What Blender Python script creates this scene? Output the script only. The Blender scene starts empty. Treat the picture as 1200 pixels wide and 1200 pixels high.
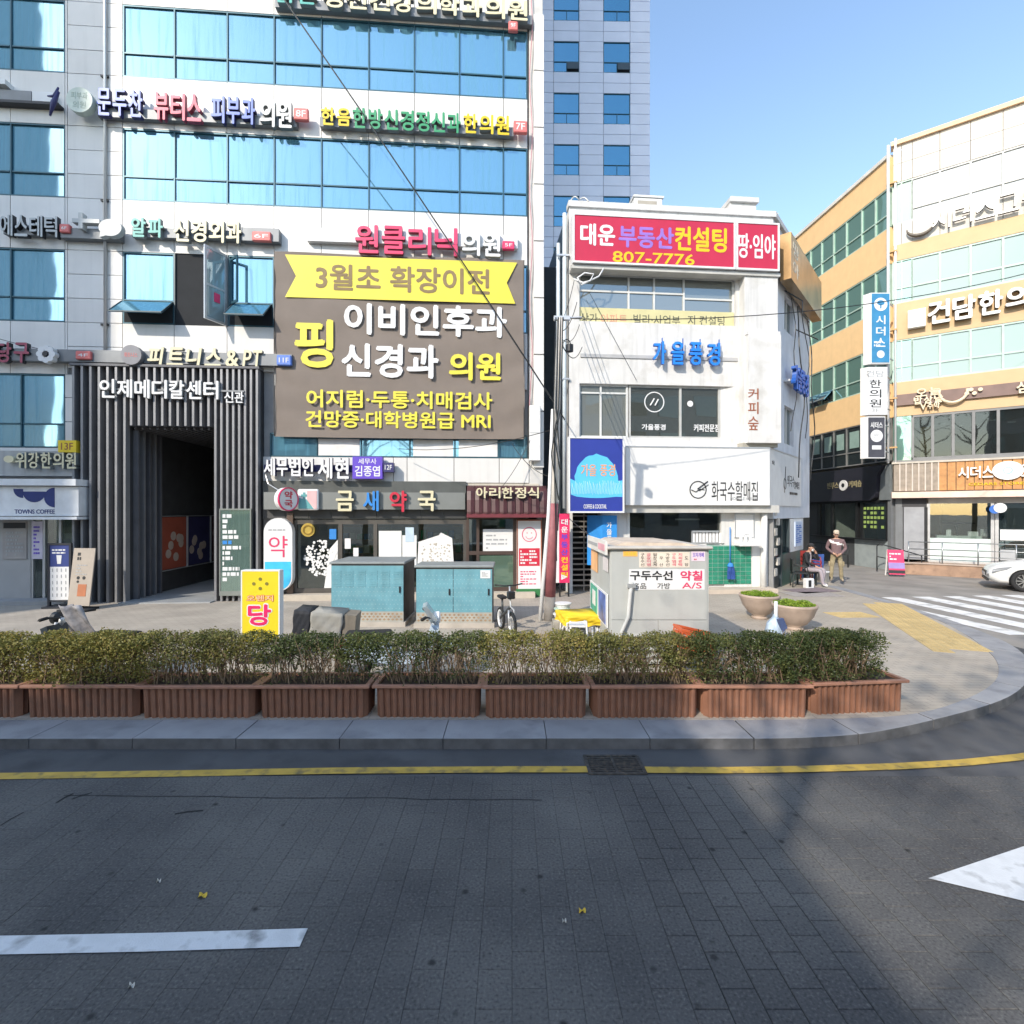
import bpy, bmesh, math, random
from mathutils import Vector, Matrix
random.seed(7)
sc = bpy.context.scene
COL = sc.collection
PI = math.pi
R = math.radians

# ---------------------------------------------------------------- camera, sky, sun, exposure
H = 2.4                      # height of the lens above the road
SW = 0.10                    # level of the pavement above the road
cd = bpy.data.cameras.new('camera'); cam = bpy.data.objects.new('camera', cd); COL.objects.link(cam)
cd.sensor_width = 36; cd.lens = 18; cd.clip_start = 0.05; cd.clip_end = 2000
cam.location = (0, 0, H); cam.rotation_euler = (R(90), 0, 0)
sc.camera = cam
SUN_EL, SUN_AZ = 33.0, 36.0      # the sun stands behind the camera, to its left
wd = bpy.data.worlds.new('World'); sc.world = wd; wd.use_nodes = True
wn = wd.node_tree; wn.nodes.clear()
sky = wn.nodes.new('ShaderNodeTexSky'); sky.sky_type = 'NISHITA'; sky.sun_disc = False
sky.sun_elevation = R(SUN_EL); sky.sun_rotation = R(180 + SUN_AZ)
sky.altitude = 50; sky.air_density = 1.25; sky.dust_density = 0.7; sky.ozone_density = 1.6
bg = wn.nodes.new('ShaderNodeBackground'); bg.inputs[1].default_value = 0.15
wo = wn.nodes.new('ShaderNodeOutputWorld')
wn.links.new(sky.outputs[0], bg.inputs[0]); wn.links.new(bg.outputs[0], wo.inputs[0])
sl = bpy.data.lights.new('sun', 'SUN'); sl.energy = 2.1; sl.angle = R(0.5); sl.color = (1.0, 0.91, 0.78)
so = bpy.data.objects.new('sun', sl); COL.objects.link(so)
_e, _a = R(SUN_EL), R(SUN_AZ)
so.rotation_euler = Vector((math.sin(_a)*math.cos(_e), math.cos(_a)*math.cos(_e), -math.sin(_e))).to_track_quat('-Z', 'Y').to_euler()
so.location = (-20, -30, 40)
sc.view_settings.view_transform = 'Standard'; sc.view_settings.look = 'None'
sc.view_settings.exposure = 1.17; sc.view_settings.gamma = 1.0
sc.view_settings.use_curve_mapping = False

# ---------------------------------------------------------------- materials
MATS = {}
def mat(name, col, rough=0.6, metal=0.0, var=0.12, scale=3.0, bump=0.0, bscale=40.0, streak=0.0, spec=0.5, emit=0.0, rand=0.0, dirt=None, trans=False):
    if name in MATS: return MATS[name]
    m = bpy.data.materials.new(name); m.use_nodes = True; nt = m.node_tree; N = nt.nodes; L = nt.links
    b = N['Principled BSDF']; b.inputs['Roughness'].default_value = rough; b.inputs['Metallic'].default_value = metal
    b.inputs['Specular IOR Level'].default_value = spec
    tc = N.new('ShaderNodeTexCoord')
    def noise(s, det=4, vec=None):
        n = N.new('ShaderNodeTexNoise'); n.inputs['Scale'].default_value = s; n.inputs['Detail'].default_value = det
        L.new(vec or tc.outputs['Object'], n.inputs['Vector']); return n
    def mixc(a, c2, fac, mode='MIX'):
        x = N.new('ShaderNodeMix'); x.data_type = 'RGBA'; x.blend_type = mode
        if isinstance(fac, (int, float)): x.inputs['Factor'].default_value = fac
        else: L.new(fac, x.inputs['Factor'])
        for s, v in (('A', a), ('B', c2)):
            k = [i for i in x.inputs if i.name == s and i.type == 'RGBA'][0]
            if hasattr(v, 'is_output'): L.new(v, k)
            else: k.default_value = (*v[:3], 1)
        return [o for o in x.outputs if o.type == 'RGBA'][0]
    def ramp(src, lo, hi, p0=0.3, p1=0.7):
        r = N.new('ShaderNodeMapRange'); L.new(src, r.inputs[0])
        r.inputs[1].default_value = p0; r.inputs[2].default_value = p1; r.inputs[3].default_value = lo; r.inputs[4].default_value = hi
        return r.outputs[0]
    c = tuple(col)
    n1 = noise(scale)
    dark = tuple(x*(1-var) for x in c); lite = tuple(min(1, x*(1+var)) for x in c)
    out = mixc(dark, lite, ramp(n1.outputs[0], 0, 1))
    if rand:
        oi = N.new('ShaderNodeObjectInfo')
        out = mixc(out, (0, 0, 0), ramp(oi.outputs['Random'], 0, rand, 0, 1))
    if streak:
        mp = N.new('ShaderNodeMapping'); mp.inputs['Scale'].default_value = (5.0, 5.0, 0.35); L.new(tc.outputs['Object'], mp.inputs[0])
        n2 = noise(1.6, 6, mp.outputs[0])
        out = mixc(out, tuple(x*0.45 for x in c), ramp(n2.outputs[0], 0, streak, 0.5, 0.8))
    if dirt:
        n3 = noise(dirt[1], 8)
        out = mixc(out, dirt[0], ramp(n3.outputs[0], 0, dirt[2], 0.52, 0.72))
    L.new(out, b.inputs['Base Color'])
    if bump:
        nb = noise(bscale, 5); bp = N.new('ShaderNodeBump'); bp.inputs['Strength'].default_value = bump; bp.inputs['Distance'].default_value = 0.01
        L.new(nb.outputs[0], bp.inputs['Height']); L.new(bp.outputs[0], b.inputs['Normal'])
    if emit:
        b.inputs['Emission Color'].default_value = (*c, 1); b.inputs['Emission Strength'].default_value = emit
    MATS[name] = m; return m

def glass(name, tint, body, refl=0.7, rough=0.02, wav=0.02, clear=0.0, streaks=0.0):
    """mirror-coated or clear window glass: a glossy coat over a dark body, partly see-through when clear > 0"""
    if name in MATS: return MATS[name]
    m = bpy.data.materials.new(name); m.use_nodes = True; nt = m.node_tree; N = nt.nodes; L = nt.links
    N.clear(); o = N.new('ShaderNodeOutputMaterial')
    g = N.new('ShaderNodeBsdfGlossy'); g.inputs['Color'].default_value = (*tint, 1); g.inputs['Roughness'].default_value = rough
    d = N.new('ShaderNodeBsdfDiffuse'); d.inputs['Color'].default_value = (*body, 1)
    tc = N.new('ShaderNodeTexCoord'); n = N.new('ShaderNodeTexNoise'); n.inputs['Scale'].default_value = 0.5
    oi = N.new('ShaderNodeObjectInfo'); va = N.new('ShaderNodeVectorMath'); va.operation = 'ADD'
    sc3 = N.new('ShaderNodeVectorMath'); sc3.operation = 'SCALE'; sc3.inputs['Scale'].default_value = 40
    L.new(oi.outputs['Random'], sc3.inputs[0]); L.new(tc.outputs['Object'], va.inputs[0]); L.new(sc3.outputs[0], va.inputs[1])
    L.new(va.outputs[0], n.inputs['Vector'])
    bp = N.new('ShaderNodeBump'); bp.inputs['Strength'].default_value = 1.0; bp.inputs['Distance'].default_value = wav
    L.new(n.outputs[0], bp.inputs['Height']); L.new(bp.outputs[0], g.inputs['Normal'])
    under = d.outputs[0]
    if clear:
        t = N.new('ShaderNodeBsdfTransparent'); t.inputs['Color'].default_value = (0.85, 0.9, 0.88, 1)
        mx = N.new('ShaderNodeMixShader'); mx.inputs[0].default_value = clear
        L.new(d.outputs[0], mx.inputs[1]); L.new(t.outputs[0], mx.inputs[2]); under = mx.outputs[0]
    if streaks:
        mp = N.new('ShaderNodeMapping'); mp.inputs['Scale'].default_value = (6, 6, 0.3); L.new(tc.outputs['Object'], mp.inputs[0])
        n2 = N.new('ShaderNodeTexNoise'); n2.inputs['Scale'].default_value = 2.2; n2.inputs['Detail'].default_value = 6; L.new(mp.outputs[0], n2.inputs['Vector'])
        mr = N.new('ShaderNodeMapRange'); L.new(n2.outputs[0], mr.inputs[0]); mr.inputs[1].default_value = 0.5; mr.inputs[2].default_value = 0.75
        mr.inputs[3].default_value = refl; mr.inputs[4].default_value = refl*(1-streaks); fac = mr.outputs[0]
    else: fac = None
    f = N.new('ShaderNodeMixShader'); f.inputs[0].default_value = refl
    if fac: L.new(fac, f.inputs[0])
    L.new(under, f.inputs[1]); L.new(g.outputs[0], f.inputs[2]); L.new(f.outputs[0], o.inputs[0])
    MATS[name] = m; return m

# ---------------------------------------------------------------- planes: map a sight line onto a real facade
class Plane:
    """local x runs along the facade, local -y points out of it, z is up"""
    def __init__(s, ox, oy, deg): s.o = (ox, oy); s.a = R(deg); s.deg = deg; s.c = math.cos(s.a); s.s = math.sin(s.a)
    def pt(s, u, y=0, z=0): return (s.o[0]+u*s.c-y*s.s, s.o[1]+u*s.s+y*s.c, z)
    def uz(s, px, py, y=0):
        kx = (px-600)/600
        ox = s.o[0]-y*s.s; oy = s.o[1]+y*s.c
        # (ox + u c) = kx (oy + u s)
        u = (kx*oy-ox)/(s.c-kx*s.s); d = oy+u*s.s
        return u, H+(600-py)/600*d
    def u(s, px, y=0): return s.uz(px, 600, y)[0]
    def rect(s, x0, y0, x1, y1, y=0):
        xm = (x0+x1)/2
        return s.u(x0, y), s.u(x1, y), s.uz(xm, y1, y)[1], s.uz(xm, y0, y)[1]
W = Plane(0, 0, 0)
def ground(px, py, z=SW):
    d = (H-z)*600/(py-600); return ((px-600)/600*d, d)

# ---------------------------------------------------------------- mesh builder
class MB:
    def __init__(s): s.v = []; s.f = []; s.mi = []; s.cur = 0; s.sm = []; s.smooth = False
    def add(s, vs, fs):
        n = len(s.v); s.v += [tuple(v) for v in vs]; s.f += [tuple(i+n for i in f) for f in fs]
        s.mi += [s.cur]*len(fs); s.sm += [s.smooth]*len(fs); return s
    def box(s, x0, x1, y0, y1, z0, z1, bev=0.0, M=None):
        if x0 > x1: x0, x1 = x1, x0
        if y0 > y1: y0, y1 = y1, y0
        if z0 > z1: z0, z1 = z1, z0
        if bev:
            b = bmesh.new(); bmesh.ops.create_cube(b, size=1)
            for v in b.verts: v.co = Vector(((x0+x1)/2+v.co.x*(x1-x0), (y0+y1)/2+v.co.y*(y1-y0), (z0+z1)/2+v.co.z*(z1-z0)))
            bmesh.ops.bevel(b, geom=list(b.edges), offset=bev, segments=1 if bev < .03 else 2, profile=.5, affect='EDGES')
            b.verts.index_update(); vs = [v.co.copy() for v in b.verts]; fs = [[v.index for v in f.verts] for f in b.faces]; b.free()
        else:
            vs = [Vector(p) for p in ((x0,y0,z0),(x1,y0,z0),(x1,y1,z0),(x0,y1,z0),(x0,y0,z1),(x1,y0,z1),(x1,y1,z1),(x0,y1,z1))]
            fs = [(0,3,2,1),(4,5,6,7),(0,1,5,4),(1,2,6,5),(2,3,7,6),(3,0,4,7)]
        if M is not None: vs = [M @ v for v in vs]
        return s.add(vs, fs)
    def prism(s, pts, y0, y1, M=None):
        """outline in (x,z), counter-clockwise seen from -y, thickness y0..y1 (y0 the outer face)"""
        n = len(pts); ar = sum(pts[i][0]*pts[(i+1) % n][1]-pts[(i+1) % n][0]*pts[i][1] for i in range(n))
        if ar < 0: pts = pts[::-1]
        vs = [Vector((p[0], y0, p[1])) for p in pts]+[Vector((p[0], y1, p[1])) for p in pts]
        fs = [tuple(range(n)), tuple(range(2*n-1, n-1, -1))]+[(i, i+n, (i+1) % n+n, (i+1) % n) for i in range(n)]
        if M is not None: vs = [M @ v for v in vs]
        return s.add(vs, fs)
    def slab(s, pts, z0, z1):
        n = len(pts); ar = sum(pts[i][0]*pts[(i+1) % n][1]-pts[(i+1) % n][0]*pts[i][1] for i in range(n))
        if ar < 0: pts = pts[::-1]
        vs = [(p[0], p[1], z0) for p in pts]+[(p[0], p[1], z1) for p in pts]
        return s.add(vs, [tuple(range(n-1, -1, -1)), tuple(range(n, 2*n))]+[(i, (i+1) % n, (i+1) % n+n, i+n) for i in range(n)])
    def tube(s, path, r, n=8, cap=True):
        path = [Vector(p) for p in path]; rr = r if isinstance(r, (list, tuple)) else [r]*len(path)
        vs = []; fs = []; prev = None
        for i, p in enumerate(path):
            t = (path[min(i+1, len(path)-1)]-path[max(i-1, 0)]).normalized()
            if prev is None: a = t.orthogonal().normalized()
            else:
                a = prev-t*prev.dot(t); a = a.normalized() if a.length > 1e-6 else t.orthogonal().normalized()
            prev = a; b = t.cross(a)
            for k in range(n):
                q = 2*PI*k/n; vs.append(p+(a*math.cos(q)+b*math.sin(q))*rr[i])
        for i in range(len(path)-1):
            for k in range(n): fs.append((i*n+k, i*n+(k+1) % n, (i+1)*n+(k+1) % n, (i+1)*n+k))
        if cap: fs.append(tuple(range(n-1, -1, -1))); fs.append(tuple(range((len(path)-1)*n, len(path)*n)))
        sm = s.smooth; s.smooth = n > 5; s.add(vs, fs); s.smooth = sm; return s
    def lathe(s, prof, cx=0, cy=0, n=24, axis='z', M=None, cz=0):
        vs = []; fs = []
        for r_, h in prof:
            for k in range(n):
                q = 2*PI*k/n
                if axis == 'z': vs.append(Vector((cx+r_*math.cos(q), cy+r_*math.sin(q), cz+h)))
                elif axis == 'y': vs.append(Vector((cx+r_*math.cos(q), cy-h, cz+r_*math.sin(q))))
                else: vs.append(Vector((cx+h, cy+r_*math.cos(q), cz+r_*math.sin(q))))
        for i in range(len(prof)-1):
            for k in range(n): fs.append((i*n+k, i*n+(k+1) % n, (i+1)*n+(k+1) % n, (i+1)*n+k))
        m_ = len(prof)
        if axis == 'y' and m_ > 3 and prof[0][0] == prof[-1][0] > .05: fs += [((m_-1)*n+k, (m_-1)*n+(k+1) % n, (k+1) % n, k) for k in range(n)]
        else: fs.append(tuple(range(n-1, -1, -1))); fs.append(tuple(range((m_-1)*n, m_*n)))
        if M is not None: vs = [M @ v for v in vs]
        sm = s.smooth; s.smooth = m_ > 4; s.add(vs, fs); s.smooth = sm; return s
    def disc(s, cx, cz, r, y0, y1, n=24, rz=None):
        return s.prism([(cx+r*math.cos(2*PI*k/n), cz+(rz or r)*math.sin(2*PI*k/n)) for k in range(n)], y0, y1)
    def move(s, M): s.v = [tuple(M @ Vector(v)) for v in s.v]; return s

def link(name, mb, mats, T=None, parent=None, base=(0, 0, 0)):
    me = bpy.data.meshes.new(name)
    bx, by, bz = base
    me.from_pydata([(v[0]-bx, v[1]-by, v[2]-bz) for v in mb.v], [], mb.f)
    for m in (mats if isinstance(mats, (list, tuple)) else [mats]): me.materials.append(m)
    if any(mb.mi): me.polygons.foreach_set('material_index', mb.mi)
    if any(mb.sm): me.polygons.foreach_set('use_smooth', mb.sm)
    me.update()
    o = bpy.data.objects.new(name, me); COL.objects.link(o)
    if parent is not None: o.parent = parent
    return o
PRINT = {'small_print', 'notice_print', 'menu_text', 'film_print', 'window_film', 'poster_text', 'poster_print', 'mark_print', 'menu_pictures', 'climbing_cables', 'tree_strokes', 'jars', 'door_papers'}
class Thing:
    def __init__(s, name, label, cat, plane=W, u=0, y=0, z=0, group=None, rot=0):
        s.e = bpy.data.objects.new(name, None); COL.objects.link(s.e); s.e.empty_display_size = 0.2
        s.e.location = plane.pt(u, y, z); s.e.rotation_euler = (0, 0, plane.a+rot); s.base = (u, y, z)
        s.e['label'] = label; s.e['category'] = cat
        if group: s.e['group'] = group
    def part(s, name, mb, m, parent=None, stuff=False, label=None):
        o = link(name, mb, m, parent=parent or s.e, base=s.base)
        if stuff or name in PRINT: o['kind'] = 'stuff'
        if label: o['label'] = label
        return o
    def box(s, name, r, m, parent=None, bev=0, **k):
        return s.part(name, MB().box(*r, bev=bev), m, parent, **k)
def structure(name, mb, m, parent=None):
    o = link(name, mb, m, parent=parent)
    if parent is None: o['kind'] = 'structure'
    return o
def here(name, label, cat, x, y, z=SW, deg=0, group=None):
    """a thing standing on its own spot, built in its own coordinates"""
    p = Plane(x, y, deg); t = Thing(name, label, cat, p, 0, 0, z, group); t.base = (0, 0, 0); t.p = p; return t
def copy_thing(src, loc, rotz, label, group=None):
    r = src.copy(); COL.objects.link(r); r.location = loc; r.rotation_euler = (0, 0, rotz); r['label'] = label
    if group: r['group'] = group
    for ch in [o for o in bpy.data.objects if o.parent == src]:
        c = ch.copy(); COL.objects.link(c); c.parent = r
        for g in [o for o in bpy.data.objects if o.parent == ch]:
            d = g.copy(); COL.objects.link(d); d.parent = c
    return r

# ---------------------------------------------------------------- lettering
GC = {}
def glyph(txt, w=0.0, shear=0.0, res=3):
    k = (txt, w, shear)
    if k in GC: return GC[k]
    c = bpy.data.curves.new('t', 'FONT'); c.body = txt; c.size = 1; c.extrude = 0.5; c.offset = w; c.resolution_u = res; c.shear = shear
    o = bpy.data.objects.new('t', c); me = bpy.data.meshes.new_from_object(o)
    vs = [v.co.copy() for v in me.vertices]; fs = [tuple(p.vertices) for p in me.polygons]; fr = [abs(p.normal.z) > 0.5 for p in me.polygons]
    bpy.data.objects.remove(o); bpy.data.curves.remove(c); bpy.data.meshes.remove(me)
    if not vs: vs = [Vector((0, 0, 0))]; fs = []
    lo = Vector([min(v[i] for v in vs) for i in range(3)]); hi = Vector([max(v[i] for v in vs) for i in range(3)])
    GC[k] = (vs, fs, fr, lo, hi); return GC[k]
def text_mb(mb, txt, x0, x1, z0, z1, yf, depth=0.004, w=0.0, shear=0.0, M=None):
    """one line of lettering stretched into a rectangle, outer face at y = yf; bold weights are the same
    word laid down five times a hair apart, each copy on its own depth"""
    if w > .004:
        d_ = min(w, .045)*.75*min(z1-z0, (x1-x0)/max(1, len(txt.replace(' ', '')))*1.1)
        for i in range(5):
            q = R(20+90*i); r_ = d_ if i < 4 else 0
            ox, oz = r_*math.cos(q), r_*math.sin(q)
            text_mb(mb, txt, x0+d_+ox, x1-d_+ox, z0+d_+oz, z1-d_+oz, yf+.0005*i, depth, 0, shear, M)
        return mb
    w = 0
    vs, fs, fr, lo, hi = glyph(txt, w, shear)
    sx = (x1-x0)/max(1e-6, hi.x-lo.x); sz = (z1-z0)/max(1e-6, hi.y-lo.y)
    n = len(mb.v)
    for v in vs:
        q = Vector((x0+(v.x-lo.x)*sx, yf+(0.5-v.z)*depth, z0+(v.y-lo.y)*sz))
        mb.v.append(tuple(M @ q if M is not None else q))
    for f, a in zip(fs, fr): mb.f.append(tuple(i+n for i in f)); mb.mi.append(mb.cur if a else mb.cur+mb.side if hasattr(mb, 'side') else mb.cur); mb.sm.append(False)
    return mb
def outline_mb(mb, txt, x0, x1, z0, z1, yf, t_, w=.028):
    """a wide backing outline: the same word repeated a hair apart in eight directions, each on its own depth"""
    for i in range(8):
        q = i*PI/4; text_mb(mb, txt, x0+t_*math.cos(q), x1+t_*math.cos(q), z0+t_*math.sin(q), z1+t_*math.sin(q), yf+.0004*i, .002, w)
    return mb
def letters(T, txt, x0, x1, z0, z1, yf, depth, mats, w=0.02, name='letter', parent=None, gap=0.12, shear=0.0, widths=None):
    """raised letters, each a part of its own"""
    chars = [c for c in txt]
    cw = [0.45 if c == ' ' else (widths or {}).get(c, 1.0) for c in chars]
    tot = sum(cw); x = x0; out = []
    for c, q in zip(chars, cw):
        wd_ = (x1-x0)*q/tot
        if c != ' ':
            mb = MB(); mb.side = 1 if len(mats) > 1 else 0
            g = wd_*gap/2
            text_mb(mb, c, x+g, x+wd_-g, z0, z1, yf, depth, w, shear)
            out.append(T.part(name, mb, mats, parent))
        x += wd_
    return out
def printed(T, txt, x0, x1, z0, z1, yf, m, w=0.01, name='lettering', parent=None, M=None, depth=0.004):
    return T.part(name, text_mb(MB(), txt, x0, x1, z0, z1, yf, depth, w, M=M), m, parent)
def fake_lines(mb, x0, x1, z0, z1, rows, yf, h=0.5, rnd=random, cols=1):
    """rows of small unreadable print: short dashes as raised print"""
    for c in range(cols):
        xa = x0+(x1-x0)*c/cols; xb = x0+(x1-x0)*(c+0.88)/cols
        for r_ in range(rows):
            zz = z1-(z1-z0)*(r_+0.5)/rows; hh = (z1-z0)/rows*h/2; x = xa
            while x < xb-0.01:
                l = min(rnd.uniform(0.25, 0.9)*(xb-xa)*0.35, xb-x); mb.box(x, x+l, yf-0.003, yf, zz-hh, zz+hh); x += l+(xb-xa)*0.06
                if rnd.random() < 0.12: break
    return mb

M_ = lambda *a, **k: mat(*a, **k)
white = M_('white_paint', (0.68, 0.68, 0.67), 0.55, var=0.05, streak=0.12)
print_white = M_('print_white', (0.72, 0.72, 0.72), 0.5, var=0.02)
print_black = M_('print_black', (0.02, 0.02, 0.022), 0.5, var=0.05)
print_red = M_('print_red', (0.55, 0.02, 0.05), 0.5, var=0.05)
print_pink = M_('print_pink', (0.65, 0.04, 0.13), 0.5, var=0.05)
print_yellow = M_('print_yellow', (0.75, 0.5, 0.01), 0.5, var=0.05)
print_lemon = M_('print_lemon', (0.74, 0.64, 0.06), 0.5, var=0.04)
print_blue = M_('print_blue', (0.03, 0.14, 0.5), 0.5, var=0.05)
print_sky = M_('print_sky', (0.03, 0.22, 0.6), 0.5, var=0.05)
print_green = M_('print_green', (0.02, 0.3, 0.14), 0.5, var=0.05)
print_purple = M_('print_purple', (0.12, 0.06, 0.5), 0.5, var=0.05)
print_brown = M_('print_brown', (0.3, 0.1, 0.05), 0.5, var=0.05)
print_grey = M_('print_grey', (0.35, 0.36, 0.37), 0.5, var=0.05)
dark_side = M_('sign_side_dark', (0.03, 0.03, 0.035), 0.5)
alu = M_('aluminium', (0.55, 0.56, 0.57), 0.4, 0.6, var=0.06)
dark_frame = M_('dark_window_frame', (0.05, 0.07, 0.08), 0.4, 0.3)
dark_metal = M_('dark_metal', (0.03, 0.032, 0.035), 0.45, 0.5)
black_rubber = M_('black_rubber', (0.015, 0.015, 0.016), 0.8)
# ---------------------------------------------------------------- ground, road, kerb, pavement
asphalt = M_('asphalt', (0.078, 0.077, 0.079), 0.8, var=0.25, scale=1.1, bump=0.5, bscale=160, dirt=((0.03, 0.03, 0.033), 2.3, 0.6))
road = structure('road', MB().add([(-400, -400, -0.006), (400, -400, -0.006), (400, 700, -0.006), (-400, 700, -0.006)], [(0, 1, 2, 3)]), asphalt)
def paver_material():
    m = bpy.data.materials.new('worn_road_block'); m.use_nodes = True; N = m.node_tree.nodes; L = m.node_tree.links
    b = N['Principled BSDF']; b.inputs['Roughness'].default_value = 0.85
    g = N.new('ShaderNodeNewGeometry'); oi = N.new('ShaderNodeObjectInfo')
    big = N.new('ShaderNodeTexNoise'); big.inputs['Scale'].default_value = 0.7; big.inputs['Detail'].default_value = 5; L.new(g.outputs['Position'], big.inputs['Vector'])
    fine = N.new('ShaderNodeTexNoise'); fine.inputs['Scale'].default_value = 62; fine.inputs['Detail'].default_value = 3; L.new(g.outputs['Position'], fine.inputs['Vector'])
    sp = N.new('ShaderNodeTexVoronoi'); sp.inputs['Scale'].default_value = 4.6; L.new(g.outputs['Position'], sp.inputs['Vector'])
    sk = N.new('ShaderNodeTexNoise'); sk.inputs['Scale'].default_value = 2.1; sk.inputs['Detail'].default_value = 2; L.new(g.outputs['Position'], sk.inputs['Vector'])
    def mix(a, c, f, mode='MIX'):
        x = N.new('ShaderNodeMix'); x.data_type = 'RGBA'; x.blend_type = mode; ins = [i for i in x.inputs if i.type == 'RGBA']
        for k, v in zip(ins, (a, c)):
            if hasattr(v, 'is_output'): L.new(v, k)
            else: k.default_value = (*v, 1)
        if isinstance(f, float): x.inputs['Factor'].default_value = f
        else: L.new(f, x.inputs['Factor'])
        return [o for o in x.outputs if o.type == 'RGBA'][0]
    def mr(src, a, c, lo, hi):
        r = N.new('ShaderNodeMapRange'); L.new(src, r.inputs[0]); r.inputs[1].default_value = a; r.inputs[2].default_value = c; r.inputs[3].default_value = lo; r.inputs[4].default_value = hi; return r.outputs[0]
    c = mix((0.064, 0.062, 0.063), (0.118, 0.113, 0.107), mr(big.outputs[0], .38, .62, 0., 1.))
    c = mix(c, (0.2, 0.195, 0.175), mr(fine.outputs[0], .54, .74, 0., .5))
    c = mix(c, (0.016, 0.016, 0.018), mr(fine.outputs[0], .3, .46, .6, 0.))
    spot = mr(sp.outputs[0], .05, .13, 1., 0.); gate = mr(sk.outputs[0], .46, .5, 0., .9)
    mu = N.new('ShaderNodeMath'); mu.operation = 'MULTIPLY'; L.new(spot, mu.inputs[0]); L.new(gate, mu.inputs[1])
    c = mix(c, (0.012, 0.012, 0.013), mu.outputs[0])
    c = mix(c, (0.03, 0.03, 0.03), mr(oi.outputs['Random'], 0., 1., 0., .18))
    L.new(c, b.inputs['Base Color'])
    bp = N.new('ShaderNodeBump'); bp.inputs['Strength'].default_value = .6; bp.inputs['Distance'].default_value = .006
    L.new(fine.outputs[0], bp.inputs['Height']); L.new(bp.outputs[0], b.inputs['Normal'])
    return m
pav_m = paver_material()
PW, PL, GAP = 0.175, 0.215, 0.0035
cells = []
for i in range(-46, 60):
    for j in range(6, 23):
        x0 = i*PW; y0 = j*PL+(PL/2 if i % 2 else 0)
        x1 = x0+PW; y1 = min(y0+PL, 4.66)
        if y1-y0 < 0.012 or y0 < 1.3: continue
        cells.append((x0, x1, y0, y1))
def vis(c): xm = (c[0]+c[1])/2; ym = (c[2]+c[3])/2; return ym > 2.1 and abs(xm) < ym+0.2
cells.sort(key=lambda c: (not vis(c), c[2] - 0.0*c[0]))
# the blocks that show largest are single pieces, the rest one field
near = [c for c in cells if vis(c)]
near.sort(key=lambda c: c[2]-(0.35 if c[0] > 0.8 else 0))
singles = set(near[:290])
pave_mesh = None
def block(mb, c, dz=0.0, gp=0.0035):
    x0, x1, y0, y1 = c; g = gp/2; b = .003 if gp > .003 else .0008
    vs = [(x0+g, y0+g, -0.012), (x1-g, y0+g, -0.012), (x1-g, y1-g, -0.012), (x0+g, y1-g, -0.012),
          (x0+g, y0+g, -0.005+dz), (x1-g, y0+g, -0.005+dz), (x1-g, y1-g, -0.005+dz), (x0+g, y1-g, -0.005+dz),
          (x0+g+b, y0+g+b, dz), (x1-g-b, y0+g+b, dz), (x1-g-b, y1-g-b, dz), (x0+g+b, y1-g-b, dz)]
    mb.add(vs, [(8, 9, 10, 11), (0, 1, 5, 4), (1, 2, 6, 5), (2, 3, 7, 6), (3, 0, 4, 7), (4, 5, 9, 8), (5, 6, 10, 9), (6, 7, 11, 10), (7, 4, 8, 11)])
rest = MB()
link('joint_bed', MB().add([(.6, 1.3, -.0052), (10.2, 1.3, -.0052), (10.2, 4.66, -.0052), (.6, 4.66, -.0052)], [(0, 1, 2, 3)]), M_('joint_bed_dark', (.018, .018, .018), .95), parent=road)
shared = {}
for c in cells:
    dz = random.uniform(-0.0012, 0.0004)
    if c in singles:
        k = (round(c[3]-c[2], 3), c[0] > .7)
        if k not in shared:
            mb = MB(); block(mb, (0, PW, 0, c[3]-c[2]), 0, .0036 if c[0] > .7 else .0007); me = bpy.data.meshes.new('road_block'); me.from_pydata(mb.v, [], mb.f); me.materials.append(pav_m); shared[k] = me
        o = bpy.data.objects.new('road_block', shared[k]); COL.objects.link(o); o.parent = road; o.location = (c[0], c[2], dz)
    else: block(rest, c, dz, .0036 if c[0] > .7 else .0007)
f = link('block_field', rest, pav_m, parent=road); f['kind'] = 'stuff'

yel = M_('road_paint_yellow', (0.5, 0.33, 0.06), 0.7, var=0.15, scale=6, dirt=((0.09, 0.085, 0.07), 9, 0.75), bump=.3, bscale=120)
whp = M_('road_paint_white', (0.62, 0.63, 0.64), 0.7, var=0.1, scale=6, dirt=((0.16, 0.16, 0.16), 6, 0.85), bump=.3, bscale=120)
def strip(pts, w, z=0.005):
    mb = MB(); vs = []
    for i, p in enumerate(pts):
        a = Vector(pts[max(i-1, 0)]); b = Vector(pts[min(i+1, len(pts)-1)]); t = (b-a).normalized(); n = Vector((-t.y, t.x))*w/2
        vs += [(p[0]-n.x, p[1]-n.y, z), (p[0]+n.x, p[1]+n.y, z)]
    mb.add(vs, [(2*i, 2*i+2, 2*i+3, 2*i+1) for i in range(len(pts)-1)]); return mb
def G0(px, py): return ground(px, py, 0)
line_pts = [G0(-400, 911), G0(0, 910), G0(200, 907), G0(400, 903.5), G0(600, 902), G0(689, 902)]
structure('yellow_edge_line', strip(line_pts, 0.115), yel)
structure('yellow_edge_line', strip([G0(757, 902.5), G0(850, 903), G0(950, 901.5), G0(1050, 898.5), G0(1130, 894), G0(1200, 887), G0(1290, 872), G0(1400, 850)], 0.115), yel)
structure('white_lane_line', strip([G0(-500, 1112), G0(0, 1108.5), G0(180, 1105), G0(356, 1099.5)], 0.125, 0.006), whp)
mb = MB(); a, b_, c_ = G0(1088, 1030), G0(1290, 962), G0(1290, 1078)
mb.add([(a[0], a[1], .005), (c_[0], c_[1], .005), (b_[0], b_[1], .005)], [(0, 1, 2)]); structure('painted_road_wedge', mb, whp)

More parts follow.
